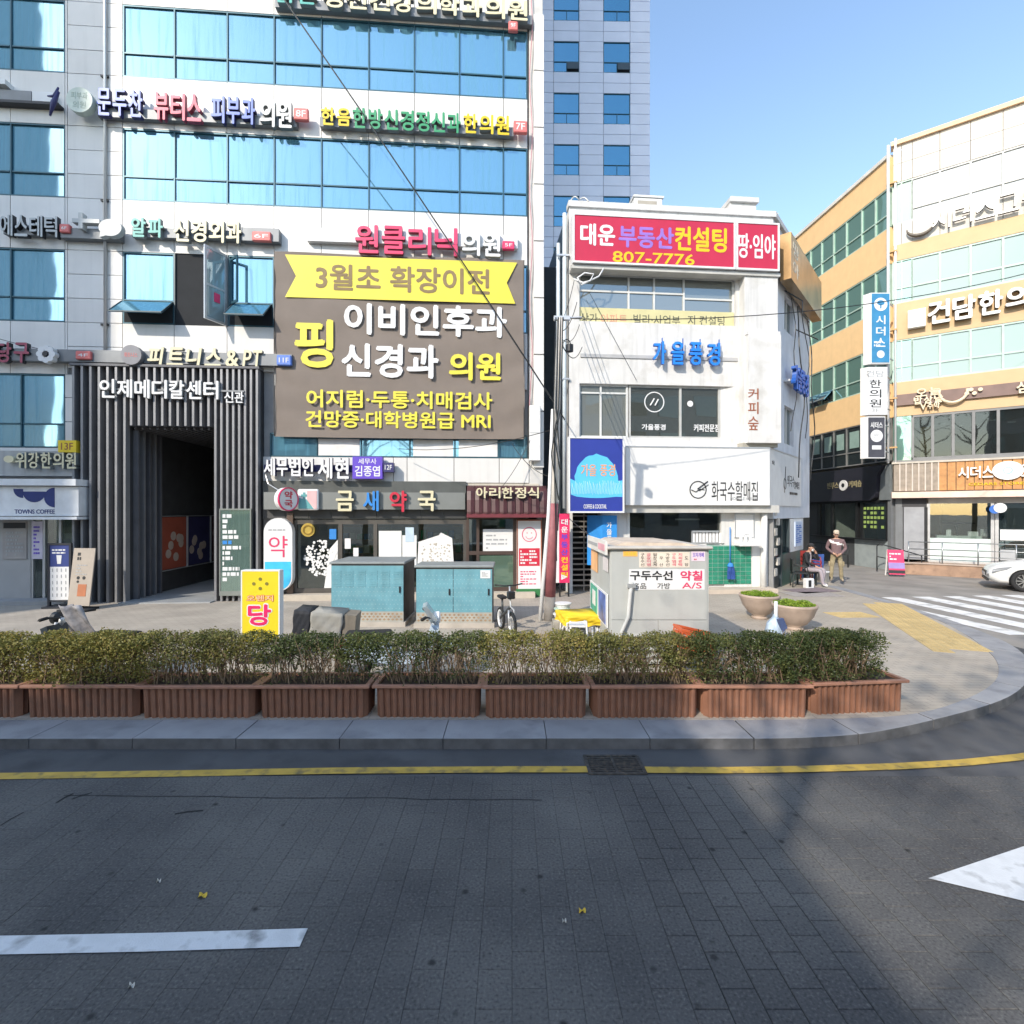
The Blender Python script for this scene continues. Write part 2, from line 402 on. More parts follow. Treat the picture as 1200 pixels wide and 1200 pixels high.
seam = [G0(75+35*i, 932+.35*i+random.uniform(-.9, .9)) for i in range(17)]
structure('road_crack', strip(seam, .009, .002), M_('crack_dark', (.014, .014, .015), .9))
for a, b, w in (((66, 941), (86, 930), .02), ((84, 937), (108, 929), .016), ((0, 968), (28, 952), .012), ((205, 954), (238, 950), .02)): structure('tyre_scuff', strip([G0(*a), G0((a[0]+b[0])/2, (a[1]+b[1])/2-.8), G0(*b)], w, .002), MATS['crack_dark'])
# pavement outline
inner = [(-60, 5.66), (3.2, 5.68), (4.45, 5.80), (5.55, 6.28), (6.55, 6.95), (7.35, 7.75), (7.95, 8.6), (8.6, 9.8), (9.15, 11.2), (9.5, 13), (9.75, 16)]
outer = [(-60, 5.19), (2.6, 5.19), (3.6, 5.30), (4.8, 5.72), (6.1, 6.32), (7.2, 7.12), (8.1, 8.05), (8.75, 9.1), (9.25, 10.6), (9.6, 12.4), (9.9, 14.2), (10.1, 16)]
def spline(pts, n):
    out = []
    for i in range(len(pts)-1):
        p0 = Vector(pts[max(i-1, 0)]); p1 = Vector(pts[i]); p2 = Vector(pts[i+1]); p3 = Vector(pts[min(i+2, len(pts)-1)])
        if i == 0: p0 = p1-(p2-p1)*0.02
        for k in range(n):
            t = k/n; out.append(tuple(0.5*((2*p1)+(-p0+p2)*t+(2*p0-5*p1+4*p2-p3)*t*t+(-p0+3*p1-3*p2+p3)*t*t*t)))
    out.append(tuple(pts[-1])); return out
inn = [inner[0]]+spline(inner[1:], 5); outn = [outer[0]]+spline(outer[1:], 5)
def brickmat(name, c1, c2, mortar, sx, sy, rough=.85, dirtc=None, bump=0.3):
    m = bpy.data.materials.new(name); m.use_nodes = True; N = m.node_tree.nodes; L = m.node_tree.links; b = N['Principled BSDF']; b.inputs['Roughness'].default_value = rough
    g = N.new('ShaderNodeNewGeometry'); br = N.new('ShaderNodeTexBrick'); br.inputs['Color1'].default_value = (*c1, 1); br.inputs['Color2'].default_value = (*c2, 1)
    br.inputs['Mortar'].default_value = (*mortar, 1); br.inputs['Scale'].default_value = 1; br.inputs['Brick Width'].default_value = sx; br.inputs['Row Height'].default_value = sy
    br.inputs['Mortar Size'].default_value = 0.006; br.inputs['Mortar Smooth'].default_value = .4
    L.new(g.outputs['Position'], br.inputs['Vector'])
    n = N.new('ShaderNodeTexNoise'); n.inputs['Scale'].default_value = 1.3; n.inputs['Detail'].default_value = 8; L.new(g.outputs['Position'], n.inputs['Vector'])
    x = N.new('ShaderNodeMix'); x.data_type = 'RGBA'; x.blend_type = 'MULTIPLY'; ins = [i for i in x.inputs if i.type == 'RGBA']; L.new(br.outputs['Color'], ins[0])
    cr = N.new('ShaderNodeValToRGB'); cr.color_ramp.elements[0].position = .3; cr.color_ramp.elements[0].color = (.78, .78, .78, 1); cr.color_ramp.elements[1].position = .65; cr.color_ramp.elements[1].color = (1, 1, 1, 1)
    L.new(n.outputs[0], cr.inputs[0]); L.new(cr.outputs[0], ins[1]); x.inputs['Factor'].default_value = 1
    L.new([o for o in x.outputs if o.type == 'RGBA'][0], b.inputs['Base Color'])
    bp = N.new('ShaderNodeBump'); bp.inputs['Strength'].default_value = bump; bp.inputs['Distance'].default_value = .005; L.new(br.outputs['Fac'], bp.inputs['Height']); bp.invert = True
    L.new(bp.outputs[0], b.inputs['Normal']); return m
pave = brickmat('pavement_blocks', (0.43, 0.375, 0.31), (0.39, 0.345, 0.285), (0.28, 0.25, 0.215), 0.2, 0.1)
slabp = MB().slab([(-60, 5.66)]+inn[1:]+[(9.75, 16), (10.2, 16.05), (11.0, 18.6), (11.0, 60), (-60, 60)], -0.05, SW)
sidewalk = structure('pavement', slabp, pave)
# side street beyond the crossing, slightly above the main road
lane_m = M_('side_street_asphalt', (0.27, 0.25, 0.225), 0.85, var=0.2, scale=0.8, bump=.4, bscale=90, dirt=((0.17, 0.16, 0.15), 1.3, .7))
structure('side_street', MB().slab([(9.0, 8.0), (60, 8.0), (60, 60), (9.0, 60)], -0.05, -0.004), lane_m)

granite = M_('granite_kerb', (0.30, 0.30, 0.31), 0.7, var=0.12, scale=2.5, bump=.5, bscale=130, dirt=((0.17, 0.17, 0.18), 3, .7), rand=0.12)
bed = MB(); kb = inn[1:]; ko = outn[1:]
bed.slab([(-60, 5.2)]+[(p[0]*0.999, p[1]+0.02) for p in ko]+[(p[0]-.01, p[1]-0.004) for p in reversed(inn)], -0.03, SW-0.02)
kerb = structure('kerb', bed, M_('kerb_bed', (0.12, 0.12, 0.12), 0.9))
def at_len(poly, s):
    for i in range(len(poly)-1):
        l = math.dist(poly[i], poly[i+1])
        if s <= l: t = s/l; return (poly[i][0]+(poly[i+1][0]-poly[i][0])*t, poly[i][1]+(poly[i+1][1]-poly[i][1])*t)
        s -= l
    return poly[-1]
def total(poly): return sum(math.dist(poly[i], poly[i+1]) for i in range(len(poly)-1))
stones = []
x = -9.1
while x < 2.44:
    stones.append([(x+.002, 5.19), (min(x+1.05, 2.45)-.002, 5.19), (min(x+1.05, 2.45)-.002, 5.66), (x+.002, 5.66)]); x += 1.05
ko2 = [(2.458, 5.19)]+[p for p in outn if p[0] > 2.55 or p[1] > 5.2]
ki2 = [(2.458, 5.66)]+[p for p in inn[1:]]; n = 13; lo, li = total(ko2), total(ki2)
for k in range(n):
    pts = []; 
    for q in range(5): pts.append(at_len(ko2, lo*(k+0.004+(q/4)*0.99)/n))
    for q in range(5): pts.append(at_len(ki2, li*(k+0.994-(q/4)*0.99)/n))
    stones.append(pts)
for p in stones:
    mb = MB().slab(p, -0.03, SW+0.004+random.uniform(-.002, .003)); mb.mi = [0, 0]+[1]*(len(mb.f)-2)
    o = link('kerb_stone', mb, [granite, M_('kerb_side_dark', (0.10, 0.10, 0.105), 0.8, var=.3, scale=6)], parent=kerb)  # side faces of each stone are a darker grey than its top
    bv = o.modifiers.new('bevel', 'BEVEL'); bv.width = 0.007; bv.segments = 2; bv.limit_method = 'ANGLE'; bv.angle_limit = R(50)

# crossing stripes over the side street
cw = bpy.data.objects.new('crosswalk', None); COL.objects.link(cw); cw['kind'] = 'structure'
for k in range(13):
    X = 9.72+0.94*k; mb = MB()
    ya, yb = 9.0+0.05*k, 14.3+0.1*k
    if k == 0: ya, yb = 10.0, 12.6
    mb.add([(X, ya, .001), (X+.5, ya+.02, .001), (X+.5-.28, yb, .001), (X-.28, yb, .001)], [(0, 1, 2, 3)])
    link('painted_stripe', mb, M_('crossing_paint', (0.72, 0.71, 0.69), .7, var=.1, scale=5, dirt=((0.2, 0.2, 0.19), 3.2, .8)), parent=cw)
# yellow guide tiles in the pavement
tact = M_('yellow_guide_tile', (0.55, 0.41, 0.19), 0.75, var=0.15, scale=4, dirt=((0.33, 0.27, 0.16), 4, .7), rand=.15)
strp = bpy.data.objects.new('guide_paving', None); COL.objects.link(strp); strp['kind'] = 'structure'
def tile_mb():
    mb = MB().box(0, .294, 0, .294, 0, .006)
    for a in range(3):
        for b in range(3): mb.box(.05+a*.085, .075+a*.085, .04+b*.085, .085+b*.085, .006, .012)
    return mb
tm = tile_mb(); tme = bpy.data.meshes.new('guide_tile'); tme.from_pydata(tm.v, [], tm.f); tme.materials.append(tact)
def tiles(ox, oy, deg, nx, ny, skip=()):
    a = R(deg)
    for i in range(nx):
        for j in range(ny):
            if (i, j) in skip: continue
            o = bpy.data.objects.new('guide_tile', tme); COL.objects.link(o); o.parent = strp
            x_, y_ = i*.3, j*.3; o.location = (ox+x_*math.cos(a)-y_*math.sin(a), oy+x_*math.sin(a)+y_*math.cos(a), SW+.001); o.rotation_euler = (0, 0, a)
tiles(6.95, 8.45, -22.8, 3, 17, {(0, 16), (2, 0), (1, 0)})
a2 = ground(988, 724); tiles(a2[0]-.05, a2[1], 3, 3, 2)
# gully grate by the yellow line
t = Thing('drain_grate', 'rusty dark drain grate set in the gutter between the yellow lines', 'drain', W, 1.0, 4.9, 0)
gx0, gx1, gy0, gy1 = 0.70, 1.24, 4.68, 5.05
mb = MB().box(gx0, gx1, gy0, gy0+.03, -.01, .008).box(gx0, gx1, gy1-.03, gy1, -.01, .008).box(gx0, gx0+.03, gy0+.03, gy1-.03, -.01, .008).box(gx1-.03, gx1, gy0+.03, gy1-.03, -.01, .008).box((gx0+gx1)/2-.012, (gx0+gx1)/2+.012, gy0+.03, gy1-.03, -.01, .007)
rust = M_('worn_iron', (0.09, 0.085, 0.08), 0.6, 0.5, var=.4, scale=20, dirt=((0.2, 0.15, 0.1), 20, .6))
t.part('frame', mb, rust)
for k in range(8):
    y = gy0+.05+k*.037
    t.box('bar', (gx0+.03, (gx0+gx1)/2-.012, y, y+.016, -.01, .005), rust); t.box('bar', ((gx0+gx1)/2+.012, gx1-.03, y, y+.016, -.01, .005), rust)
t.box('pit', (gx0, gx1, gy0, gy1, -.0118, -.0105), M_('drain_pit', (0.005, 0.005, 0.005), .9))
# fallen leaves and litter
def leaf(x, y, s, m, label, name='fallen_leaf', cat='leaf', grp=None):
    mb = MB(); n = 14; pts = []
    for k in range(n):
        q = 2*PI*k/n; r_ = s*(0.6+0.4*abs(math.cos(1.5*q))*random.uniform(.7, 1)); pts.append((x+r_*math.cos(q), y+r_*math.sin(q)*.8, .012+.012*math.sin(3*q)))
    mb.add([(x, y, .009)]+pts, [(0, k+1, (k+1) % n+1) for k in range(n)]); o = link(name, mb, m); o['label'] = label; o['category'] = cat
ly = M_('dry_leaf_yellow', (0.55, 0.38, 0.04), .7); lw = M_('litter_white', (0.55, 0.54, 0.5), .7)
q = G0(237, 1051); leaf(q[0], q[1], .032, ly, 'crumpled yellow leaf on the road above the white lane line')
q = G0(682, 1069); leaf(q[0], q[1], .026, ly, 'small orange leaf lying on the dark road blocks in the middle')
q = G0(154, 1157); leaf(q[0], q[1], .018, lw, 'white scrap of litter on the road below the white lane line', 'litter_scrap', 'litter')
q = G0(186, 1034); leaf(q[0], q[1], .016, lw, 'pale scrap of litter on the road just left of the yellow leaf', 'litter_scrap', 'litter')
q = G0(661, 1081); leaf(q[0], q[1], .014, lw, 'pale speck of litter beside the orange leaf', 'litter_scrap', 'litter')
# ---------------------------------------------------------------- the medical building
A = Plane(0.42, 14.0, 4.1)
au = A.u
cladding = M_('pale_cladding', (0.70, 0.685, 0.66), 0.45, var=0.05, scale=1.5, streak=0.16, rand=0.08, spec=.5)
joint = M_('joint_dark', (0.14, 0.14, 0.145), 0.8)
mirror = glass('mirror_glass_blue', (0.30, 0.50, 0.63), (0.12, 0.29, 0.39), 0.60, 0.03, 0.008, streaks=.45)
dark_glass = glass('shop_glass_dark', (0.75, 0.85, 0.85), (0.02, 0.028, 0.03), 0.22, 0.02, 0.004)
see_glass = glass('clear_shop_glass', (0.9, 0.95, 0.95), (0.02, 0.03, 0.03), 0.12, 0.01, 0.002, clear=.93)
mull = M_('mullion_dark_teal', (0.03, 0.09, 0.12), 0.4, 0.3)
main = Thing('medical_building', 'tall pale clad medical building with bands of blue mirror windows', 'building', A, 0, 0, 0)
UR = au(619)                                    # right end of the front
ML = [au(x) for x in (-66, 12, 76)]             # window edges of the left bay
MR = [au(x) for x in (143.5, 204, 266, 321, 376.5, 432, 485.5, 538.5, 590, 618)]
uj = au(79); up_ = au(125)
TOPS = [9.14+3.2*k for k in range(-1, 11)]      # heads of the window bands
core = MB()
uL = au(-200)
pL, pR = au(93), au(308)                        # portal
core.box(uL, pL, .08, 16, 3.2, 42.3).box(pR, UR+.0, .08, 16, 3.86, 42.3).box(pL, pR, .08, 16, 5.9, 42.3).box(pL, au(150), .3, 16, 0, 5.9).box(au(250.5), pR, .3, 16, 0, 5.9).box(au(150), au(250.5), 10, 16, 0, 5.9).box(au(150), au(250.5), .3, 10, 5.4, 5.9)
core.box(uL, pL, 4.5, 16, 0, 3.2).box(pR, UR, 4.5, 16, 0, 3.86).box(au(547), au(553), .1, 4.5, 0, 3.86)
main.part('wall', core, M_('core_wall', (0.3, 0.3, 0.3), .8))
def panel(u0, u1, z0, z1, y0=0.0, y1=.075, m=cladding):
    g = .008
    return main.box('panel', (u0+g, u1-g, y0+random.uniform(0, .004), y1, z0+g, z1-g), m)
def window(T, us, top, bot, trans, y=.05, fr=mull, gl=mirror, w=.035, skip=()):
    mb = MB(); f0 = y-.04
    mb.box(us[0], us[-1], f0, y+.03, top-w, top).box(us[0], us[-1], f0, y+.03, bot, bot+w)
    for i, u_ in enumerate(us):
        a = u_ if i == 0 else (u_-w if i == len(us)-1 else u_-w/2); mb.box(a, a+w, f0, y+.03, bot+w, top-w)
    for i in range(len(us)-1):
        if trans and i not in skip: mb.box(us[i]+w, us[i+1]-w, f0+.004, y+.03, trans-w/2, trans+w/2)
    f = T.part('window', mb, fr)
    for i in range(len(us)-1):
        if i in skip: continue
        a, b = us[i]+w*.6, us[i+1]-w*.6
        for z0, z1 in (((bot+w*.6, trans-w*.4), (trans+w*.4, top-w*.6)) if trans else ((bot+w*.6, top-w*.6),)):
            mb = MB(); t1, t2 = random.uniform(-.004, .004), random.uniform(-.004, .004)
            mb.add([(a, y+t1, z0), (b, y+t2, z0), (b, y+t2+t1, z1), (a, y+t1+t1, z1), (a, y+.02, z0), (b, y+.02, z0), (b, y+.02, z1), (a, y+.02, z1)],
                   [(0, 1, 2, 3), (7, 6, 5, 4), (0, 4, 5, 1), (1, 5, 6, 2), (2, 6, 7, 3), (3, 7, 4, 0)])
            T.part('pane', mb, gl, f)
    return f
for k, tp in enumerate(TOPS):
    bt = tp-1.86; tr = tp-1.24; nxt = tp+1.34
    detail = k <= 4
    if k >= 1:
        if detail:
            window(main, ML, tp, bt, tr)
            if k == 1:
                window(main, [MR[0], MR[1]], tp, bt, tr, skip=())
                window(main, [MR[2]+.02, MR[3]], tp, bt, tr)
                window(main, MR[3:], tp, bt, tr)
            else: window(main, MR, tp, bt, tr)
        else:
            mb = MB().box(ML[0], ML[-1], .02, .06, bt, tp).box(MR[0], MR[-1], .02, .06, bt, tp); main.part('window', mb, mirror)
    if detail:
        lo, hi = tp, nxt
        e = [uL, ML[0]]+ML[1:]
        for a, b in ((ML[0], ML[1]), (ML[1], ML[2]), (ML[2], uj)): panel(a, b, lo, hi)
        panel(uL, ML[0], lo, hi); panel(uL, ML[0], bt, lo)
        if k >= 1: panel(ML[2], uj, bt, lo)
        if not (k == 0):
            for i in range(len(MR)-1): panel(MR[i], MR[i+1], lo, hi)
            for z0, z1 in ((bt, bt+.62), (bt+.62, bt+1.24), (bt+1.24, tp), (tp, nxt)):
                panel(uj, up_, z0, z1); panel(up_, MR[0], z0, z1)
        else:
            for i in range(3, len(MR)-1): panel(MR[i], MR[i+1], lo-.2, hi)
            panel(uj, up_, 6.1, 6.66); panel(up_, MR[0], 6.1, 6.66)
            for a, b in ((uj, up_), (up_, MR[0])): panel(a, b, 6.66, 7.28)
            for i in range(3): panel(MR[i], MR[i+1], 6.1, 7.28)
    else:
        panel(uL, ML[0], bt, nxt); panel(ML[0], UR, tp, nxt, .02); panel(ML[2], MR[0], bt, tp, .02)
# ground-level left bay
window(main, [ML[0], ML[1]+.25, ML[2]], 5.94, 4.05, 4.66)
for z0, z1 in ((3.5, 4.1), (4.1, 4.72), (4.72, 5.34), (5.34, 5.94)): panel(ML[2], pL, z0, z1)
panel(ML[0], ML[2], 3.5, 4.05)
panel(uL, ML[0], 0, 5.94)
# right end: white pilaster and outer fin
for k in range(8):
    z0 = 3.6+1.55*k
    main.box('corner_panel', (au(625.5), au(637), -.05, .35, z0+.02, z0+1.53), cladding)
main.box('corner_core', (au(620), au(636), .03, .6, 3.1, 42), M_('core_wall2', (0.55, 0.54, 0.52), .7))
main.box('side_wall', (au(636), au(638.5), .45, 15.9, 0.1, 42.2), M_('side_wall_grey', (0.3, 0.31, 0.33), .7, streak=.3))
for k in range(9):
    z0 = 2.2+3.2*k
    main.box('side_window', (au(638.6), au(640), .9, 3.8, z0+.2, z0+2.1), mirror)
# downpipe
t = Thing('downpipe', 'thin white downpipe running up the pale panels left of the skin clinic letters', 'pipe', A, up_, -.06, 6.1)
t.part('pipe', MB().tube([(up_, -.06, 6.1), (up_, -.06, 16.5), (up_+.01, -.06, 26)], .035), alu)
for z in (7.2, 10.4, 13.6, 16.0): t.box('bracket', (up_-.12, up_+.06, -.05, .02, z, z+.05), dark_metal)
t = Thing('rooftop_cable', 'thin grey cable clipped down the right edge of the medical building', 'cable', A, au(622), -.05, 3.9)
t.part('cable', MB().tube([(au(622)+.04*math.sin(z*2.1), -.05, z) for z in [3.9+.5*i for i in range(28)]], .014, 5), M_('cable_pink', (.5, .25, .28), .6))

# awning-style open windows and the open door on the lowest full band (each one a moving leaf of the building)
tp = TOPS[1]
def awning_sash(ua, ub, swing, ztop):
    L_ = .66; dy = -math.sin(swing)*L_; dz = -math.cos(swing)*L_
    mb = MB(); n = Vector((0, math.cos(swing), -math.sin(swing)))*.03
    P = [Vector((ua, .0, ztop)), Vector((ub, .0, ztop)), Vector((ub, dy, ztop+dz)), Vector((ua, dy, ztop+dz))]
    mb.add([p for p in P]+[p+n for p in P], [(3, 2, 1, 0), (4, 5, 6, 7), (0, 1, 5, 4), (1, 2, 6, 5), (2, 3, 7, 6), (3, 0, 4, 7)])
    o = main.part('open_sash', mb, mirror)
    mb = MB().tube([(ua, dy, ztop+dz), (ua, 0, ztop)], .02, 4).tube([(ub, dy, ztop+dz), (ub, 0, ztop)], .02, 4).tube([(ua, dy, ztop+dz), (ub, dy, ztop+dz)], .02, 4)
    main.part('sash_frame', mb, dark_frame, o)
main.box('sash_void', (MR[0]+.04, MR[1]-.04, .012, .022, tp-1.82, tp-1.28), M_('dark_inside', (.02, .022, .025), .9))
main.box('sash_void', (MR[2]+.06, MR[3]-.04, .012, .022, tp-1.82, tp-1.28), MATS['dark_inside'])
awning_sash(MR[0]-.02, MR[1]-.03, R(48), tp-1.28); awning_sash(MR[2]+.15, MR[3]-.08, R(48), tp-1.28)
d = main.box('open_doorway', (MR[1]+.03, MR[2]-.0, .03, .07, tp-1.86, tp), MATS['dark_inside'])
main.box('door_jamb', (MR[1], MR[1]+.03, -.01, .07, tp-1.86, tp), dark_frame); main.box('door_jamb', (MR[2], MR[2]+.03, -.01, .07, tp-1.86, tp), dark_frame)
# casement leaf standing open
hu = MR[2]; lw_ = .62; aa = R(63)
def rotbox(mb, x0, x1, y0, y1, z0, z1, ox, oy, ang):
    M = Matrix.Translation((ox, oy, 0)) @ Matrix.Rotation(ang, 4, 'Z'); return mb.box(x0, x1, y0, y1, z0, z1, M=M)
lf = main.part('open_casement', rotbox(rotbox(rotbox(rotbox(rotbox(MB(), -lw_, 0, 0, .04, tp-.06, tp, hu, 0, aa), -lw_, 0, 0, .04, tp-1.86, tp-1.8, hu, 0, aa), -lw_, -lw_+.06, 0, .04, tp-1.8, tp-.06, hu, 0, aa), -.06, 0, 0, .04, tp-1.8, tp-.06, hu, 0, aa), -lw_+.06, -.06, 0, .04, tp-1.0, tp-.95, hu, 0, aa), alu)
main.part('casement_pane', rotbox(MB(), -lw_+.06, -.06, .01, .03, tp-1.8, tp-.06, hu, 0, aa), glass('casement_glass', (.6, .75, .8), (.35, .45, .47), .4), lf)
main.part('casement_notice', rotbox(MB(), -.36, -.2, -.004, .008, tp-1.35, tp-1.12, hu, 0, aa), print_pink, lf)
lf = main.part('open_casement', rotbox(rotbox(rotbox(rotbox(MB(), 0, .4, 0, .04, tp-.16, tp-.1, hu+.06, 0, R(-40)), 0, .4, 0, .04, tp-1.3, tp-1.24, hu+.06, 0, R(-40)), .34, .4, 0, .04, tp-1.24, tp-.16, hu+.06, 0, R(-40)), 0, .05, 0, .04, tp-1.24, tp-.16, hu+.06, 0, R(-40)), mull)

# ---------------------------------------------------------------- sign bars and letters on the medical building
bar_m = M_('sign_bar_grey', (0.2, 0.21, 0.22), 0.5, 0.3, var=.1)
L_cream = M_('letter_cream', (0.66, 0.6, 0.4), .45, var=.03); L_white = M_('letter_white', (0.7, 0.7, 0.7), .45, var=.03)
L_side = M_('letter_side_grey', (0.2, 0.22, 0.22), .5); L_blue = M_('letter_lavender', (0.13, 0.2, 0.62), .45, var=.03)
L_navy = M_('letter_side_navy', (0.03, 0.03, 0.12), .5); L_rose = M_('letter_rose', (0.6, 0.06, 0.13), .45, var=.03)
L_maroon = M_('letter_maroon', (0.32, 0.06, 0.1), .45); L_yel = M_('letter_yellow', (0.7, 0.5, 0.01), .45, var=.03); L_green = M_('letter_green', (0.03, 0.28, 0.12), .45, var=.03)
L_teal = M_('letter_teal', (0.08, 0.38, 0.34), .45, var=.03); L_pink = M_('letter_pink', (0.7, 0.04, 0.13), .45, var=.03); L_grey = M_('letter_grey', (0.45, 0.47, 0.47), .45)
tagm = M_('floor_tag_red', (0.65, 0.16, 0.15), .5)
def sign(name, label, x0, x1, y0, y1, bar=True, yoff=-.02, cat='sign', bary=None):
    u0, u1, z0, z1 = A.rect(x0, y0, x1, y1, -.3)
    T = Thing(name, label, cat, A, u0, yoff, z0)
    T.r = (u0, u1, z0, z1)
    if bar:
        zb = z0+(z1-z0)*.28 if bary is None else bary
        T.box('mounting_bar', (u0-.05, u1+.05, -.15, 0.0, zb, zb+.24), bar_m)
    return T
def word(T, txt, x0, x1, ms, y0=None, y1=None, yf=-.27, depth=.12, w=.035, widths=None, shear=0):
    u0, u1, z0, z1 = T.r
    ua, ub = A.u(x0, yf), A.u(x1, yf)
    if y0 is not None: _, _, z0, z1 = A.rect(x0, y0, x1, y1, yf)
    return letters(T, txt, ua, ub, z0, z1, yf, depth, ms, w, widths=widths, shear=shear)
def tag(T, x0, x1, y0, y1, txt, m=tagm, yf=-.27):
    ua, ub, za, zb = A.rect(x0, y0, x1, y1, yf)
    o = T.box('floor_tag', (ua, ub, yf, -.15, za, zb), m, bev=.02); T.part('lettering', text_mb(MB(), txt, ua+.06, ub-.06, za+.07, zb-.07, yf-.004, .004, .02), L_white, o)
T = sign('wall_sign', 'cream letters of the psychiatry clinic at the very top of the facade', 322, 622, -4, 18)
word(T, '맑은', 322, 372, [L_teal, L_side], -16, 4); word(T, '정신건강의학과의원', 376, 620, [L_cream, L_side], -8, 16)
tag(T, 596, 607, 24, 35, '9F')
T = sign('wall_sign', 'blue rose and white letters of the skin clinic beside a round emblem', 112, 343, 109, 148)
word(T, '문두찬', 112, 168, [L_blue, L_navy], 104, 136, w=.05); word(T, '뷰티스', 179, 237, [L_rose, L_maroon], 109, 141, w=.05)
word(T, '피부과', 246, 300, [L_blue, L_navy], 113, 145, w=.05); word(T, '의원', 303, 343, [L_white, L_side], 118, 149, w=.05); tag(T, 344, 361, 126, 140, '8F')
ua, ub, za, zb = A.rect(78, 101, 109, 134, -.34)
o = T.part('emblem', MB().disc((ua+ub)/2, (za+zb)/2, (ub-ua)/2, -.36, -.2), M_('emblem_pale', (.5, .56, .5), .5))
T.part('emblem_print', text_mb(text_mb(MB(), '피부과', ua+.12, ub-.12, (za+zb)/2+.02, zb-.16, -.365, .004), '의원', ua+.16, ub-.16, za+.14, (za+zb)/2-.04, -.365, .004), M_('emblem_text', (.3, .38, .33), .5), o)
mb = MB(); cx, cz = A.uz(70, 118, -.3)
mb.tube([(cx-.2, -.34, cz-.42), (cx-.1, -.36, cz-.1), (cx+.02, -.36, cz+.18)], [.02, .06, .03], 6).tube([(cx-.28, -.3, cz+.1), (cx-.08, -.36, cz+.05), (cx+.0, -.34, cz+.3)], [.02, .045, .02], 6)
T.part('figure_emblem', mb, L_navy)
T = Thing('blank_sign_bar', 'grey sign bar with blank plates at the left edge beside the round emblem', 'sign bar', A, au(-40), -.1, A.uz(30, 128)[1])
T.box('grey_plate', (au(-40), au(43), -.16, -.0, A.uz(30, 124)[1], A.uz(30, 112)[1]), bar_m); T.box('white_plate', (au(43)+.01, au(68), -.15, -.0, A.uz(55, 125)[1], A.uz(55, 113)[1]), L_white)
T.box('dark_rail', (au(-40), au(75), -.2, -.0, A.uz(30, 127.5)[1], A.uz(30, 124.5)[1]), dark_side); T.box('upper_lip', (au(-40), au(16), -.24, .0, A.uz(5, 107)[1], A.uz(5, 101)[1]), L_white)
T = sign('wall_sign', 'yellow and green letters of the oriental clinic with cast shadows below', 375, 600, 130, 156)
word(T, '한음', 375, 412, [L_yel, L_side], 126, 147, w=.045); word(T, '한방신경정신과', 412, 541, [L_green, L_side], 129, 153, w=.045); word(T, '한의원', 542, 598, [L_yel, L_side], 134, 157, w=.045); tag(T, 602, 618, 141, 155, '7F')
T = sign('wall_sign', 'grey letters of a beauty clinic at the left edge, ending in a cross', 0, 70, 250, 280)
word(T, '에스테틱', -2, 68, [L_grey, dark_side], 252, 277, w=.03)
ua, ub, za, zb = A.rect(84, 250, 114, 268, -.34); cx = ua+.22; cz = (za+zb)/2
T.part('cross', MB().box(cx-.05, cx+.05, -.36, -.2, cz-.2, cz+.2).box(cx-.2, cx-.05, -.36, -.2, cz-.05, cz+.05).box(cx+.05, cx+.45, -.36, -.2, cz-.05, cz+.05), L_grey)
ua, ub, za, zb = A.rect(116, 257, 143, 277, -.34)
T.part('speech_bubble', MB().disc((ua+ub)/2, (za+zb)/2, (ub-ua)/2, -.36, -.2, 24, (zb-za)/2).prism([(ua+.02, za-.03), (ua+.3, za+.05), (ua+.06, za+.2)], -.355, -.2), L_grey)
T.box('mounting_bar', (au(78), au(146), -.2, 0, za-.0, za+.25), bar_m)
tag(T, 69, 81, 262, 272, '6F')
T = sign('wall_sign', 'teal and cream letters of the neurosurgery clinic with red tag', 152, 285, 257, 283)
word(T, '알파', 152, 192, [L_teal, L_side], 255, 278, w=.045); word(T, '신경외과', 202, 284, [L_cream, L_side], 258, 284, w=.045); tag(T, 295, 317, 271, 282, '6F')
T.box('mounting_bar', (au(287), au(330), -.2, 0, *A.rect(287, 272, 330, 287)[2:]), bar_m)
T = sign('wall_sign', 'pink and white letters of a clinic directly above the big brown banner', 414, 602, 268, 299, bar=False)
word(T, '원클리닉', 414, 538, [L_pink, L_maroon], 265, 298, w=.03); word(T, '의원', 540, 588, [L_white, L_grey], 272, 300, w=.04); tag(T, 589, 603, 282, 292, '5F', L_pink)
T.box('mounting_bar', (au(362), au(606), -.16, 0, *A.rect(362, 275, 600, 290)[2:]), L_white)
T = sign('wall_sign', 'maroon billiard hall letters and flower emblem low on the left', 0, 36, 402, 424)
word(T, '당구', -6, 35, [L_maroon, dark_side], 401, 425, w=.05)
cx, cz = A.uz(54, 415, -.34); mb = MB()
for k in range(8):
    q = k*PI/4; mb.disc(cx+.15*math.cos(q), cz+.15*math.sin(q), .075, -.36-.002*(k % 2), -.22, 12)
T.part('flower_emblem', mb, L_white); T.part('flower_centre', MB().disc(cx, cz, .06, -.38, -.21, 12), dark_side)
ua, ub, za, zb = A.rect(-8, 411, 345, 427, -.2); zc = za+.04
T.box('long_bar', (au(-60), au(345), -.2, 0, A.uz(150, 425, -.2)[1], A.uz(150, 411, -.2)[1]), bar_m)
tag(T, 88, 106, 411, 421, '4F')
T = sign('wall_sign', 'cream fitness club letters with ampersand and round emblem over the portal', 171, 308, 407, 430, bar=False)
word(T, '피트니스', 171, 260, [L_cream, L_side], 407, 429, w=.05, shear=.15); word(T, '&', 263, 281, [L_cream, L_side], 410, 430, w=.05); word(T, 'PT', 283, 308, [L_cream, L_side], 410, 431, w=.05, shear=.15)
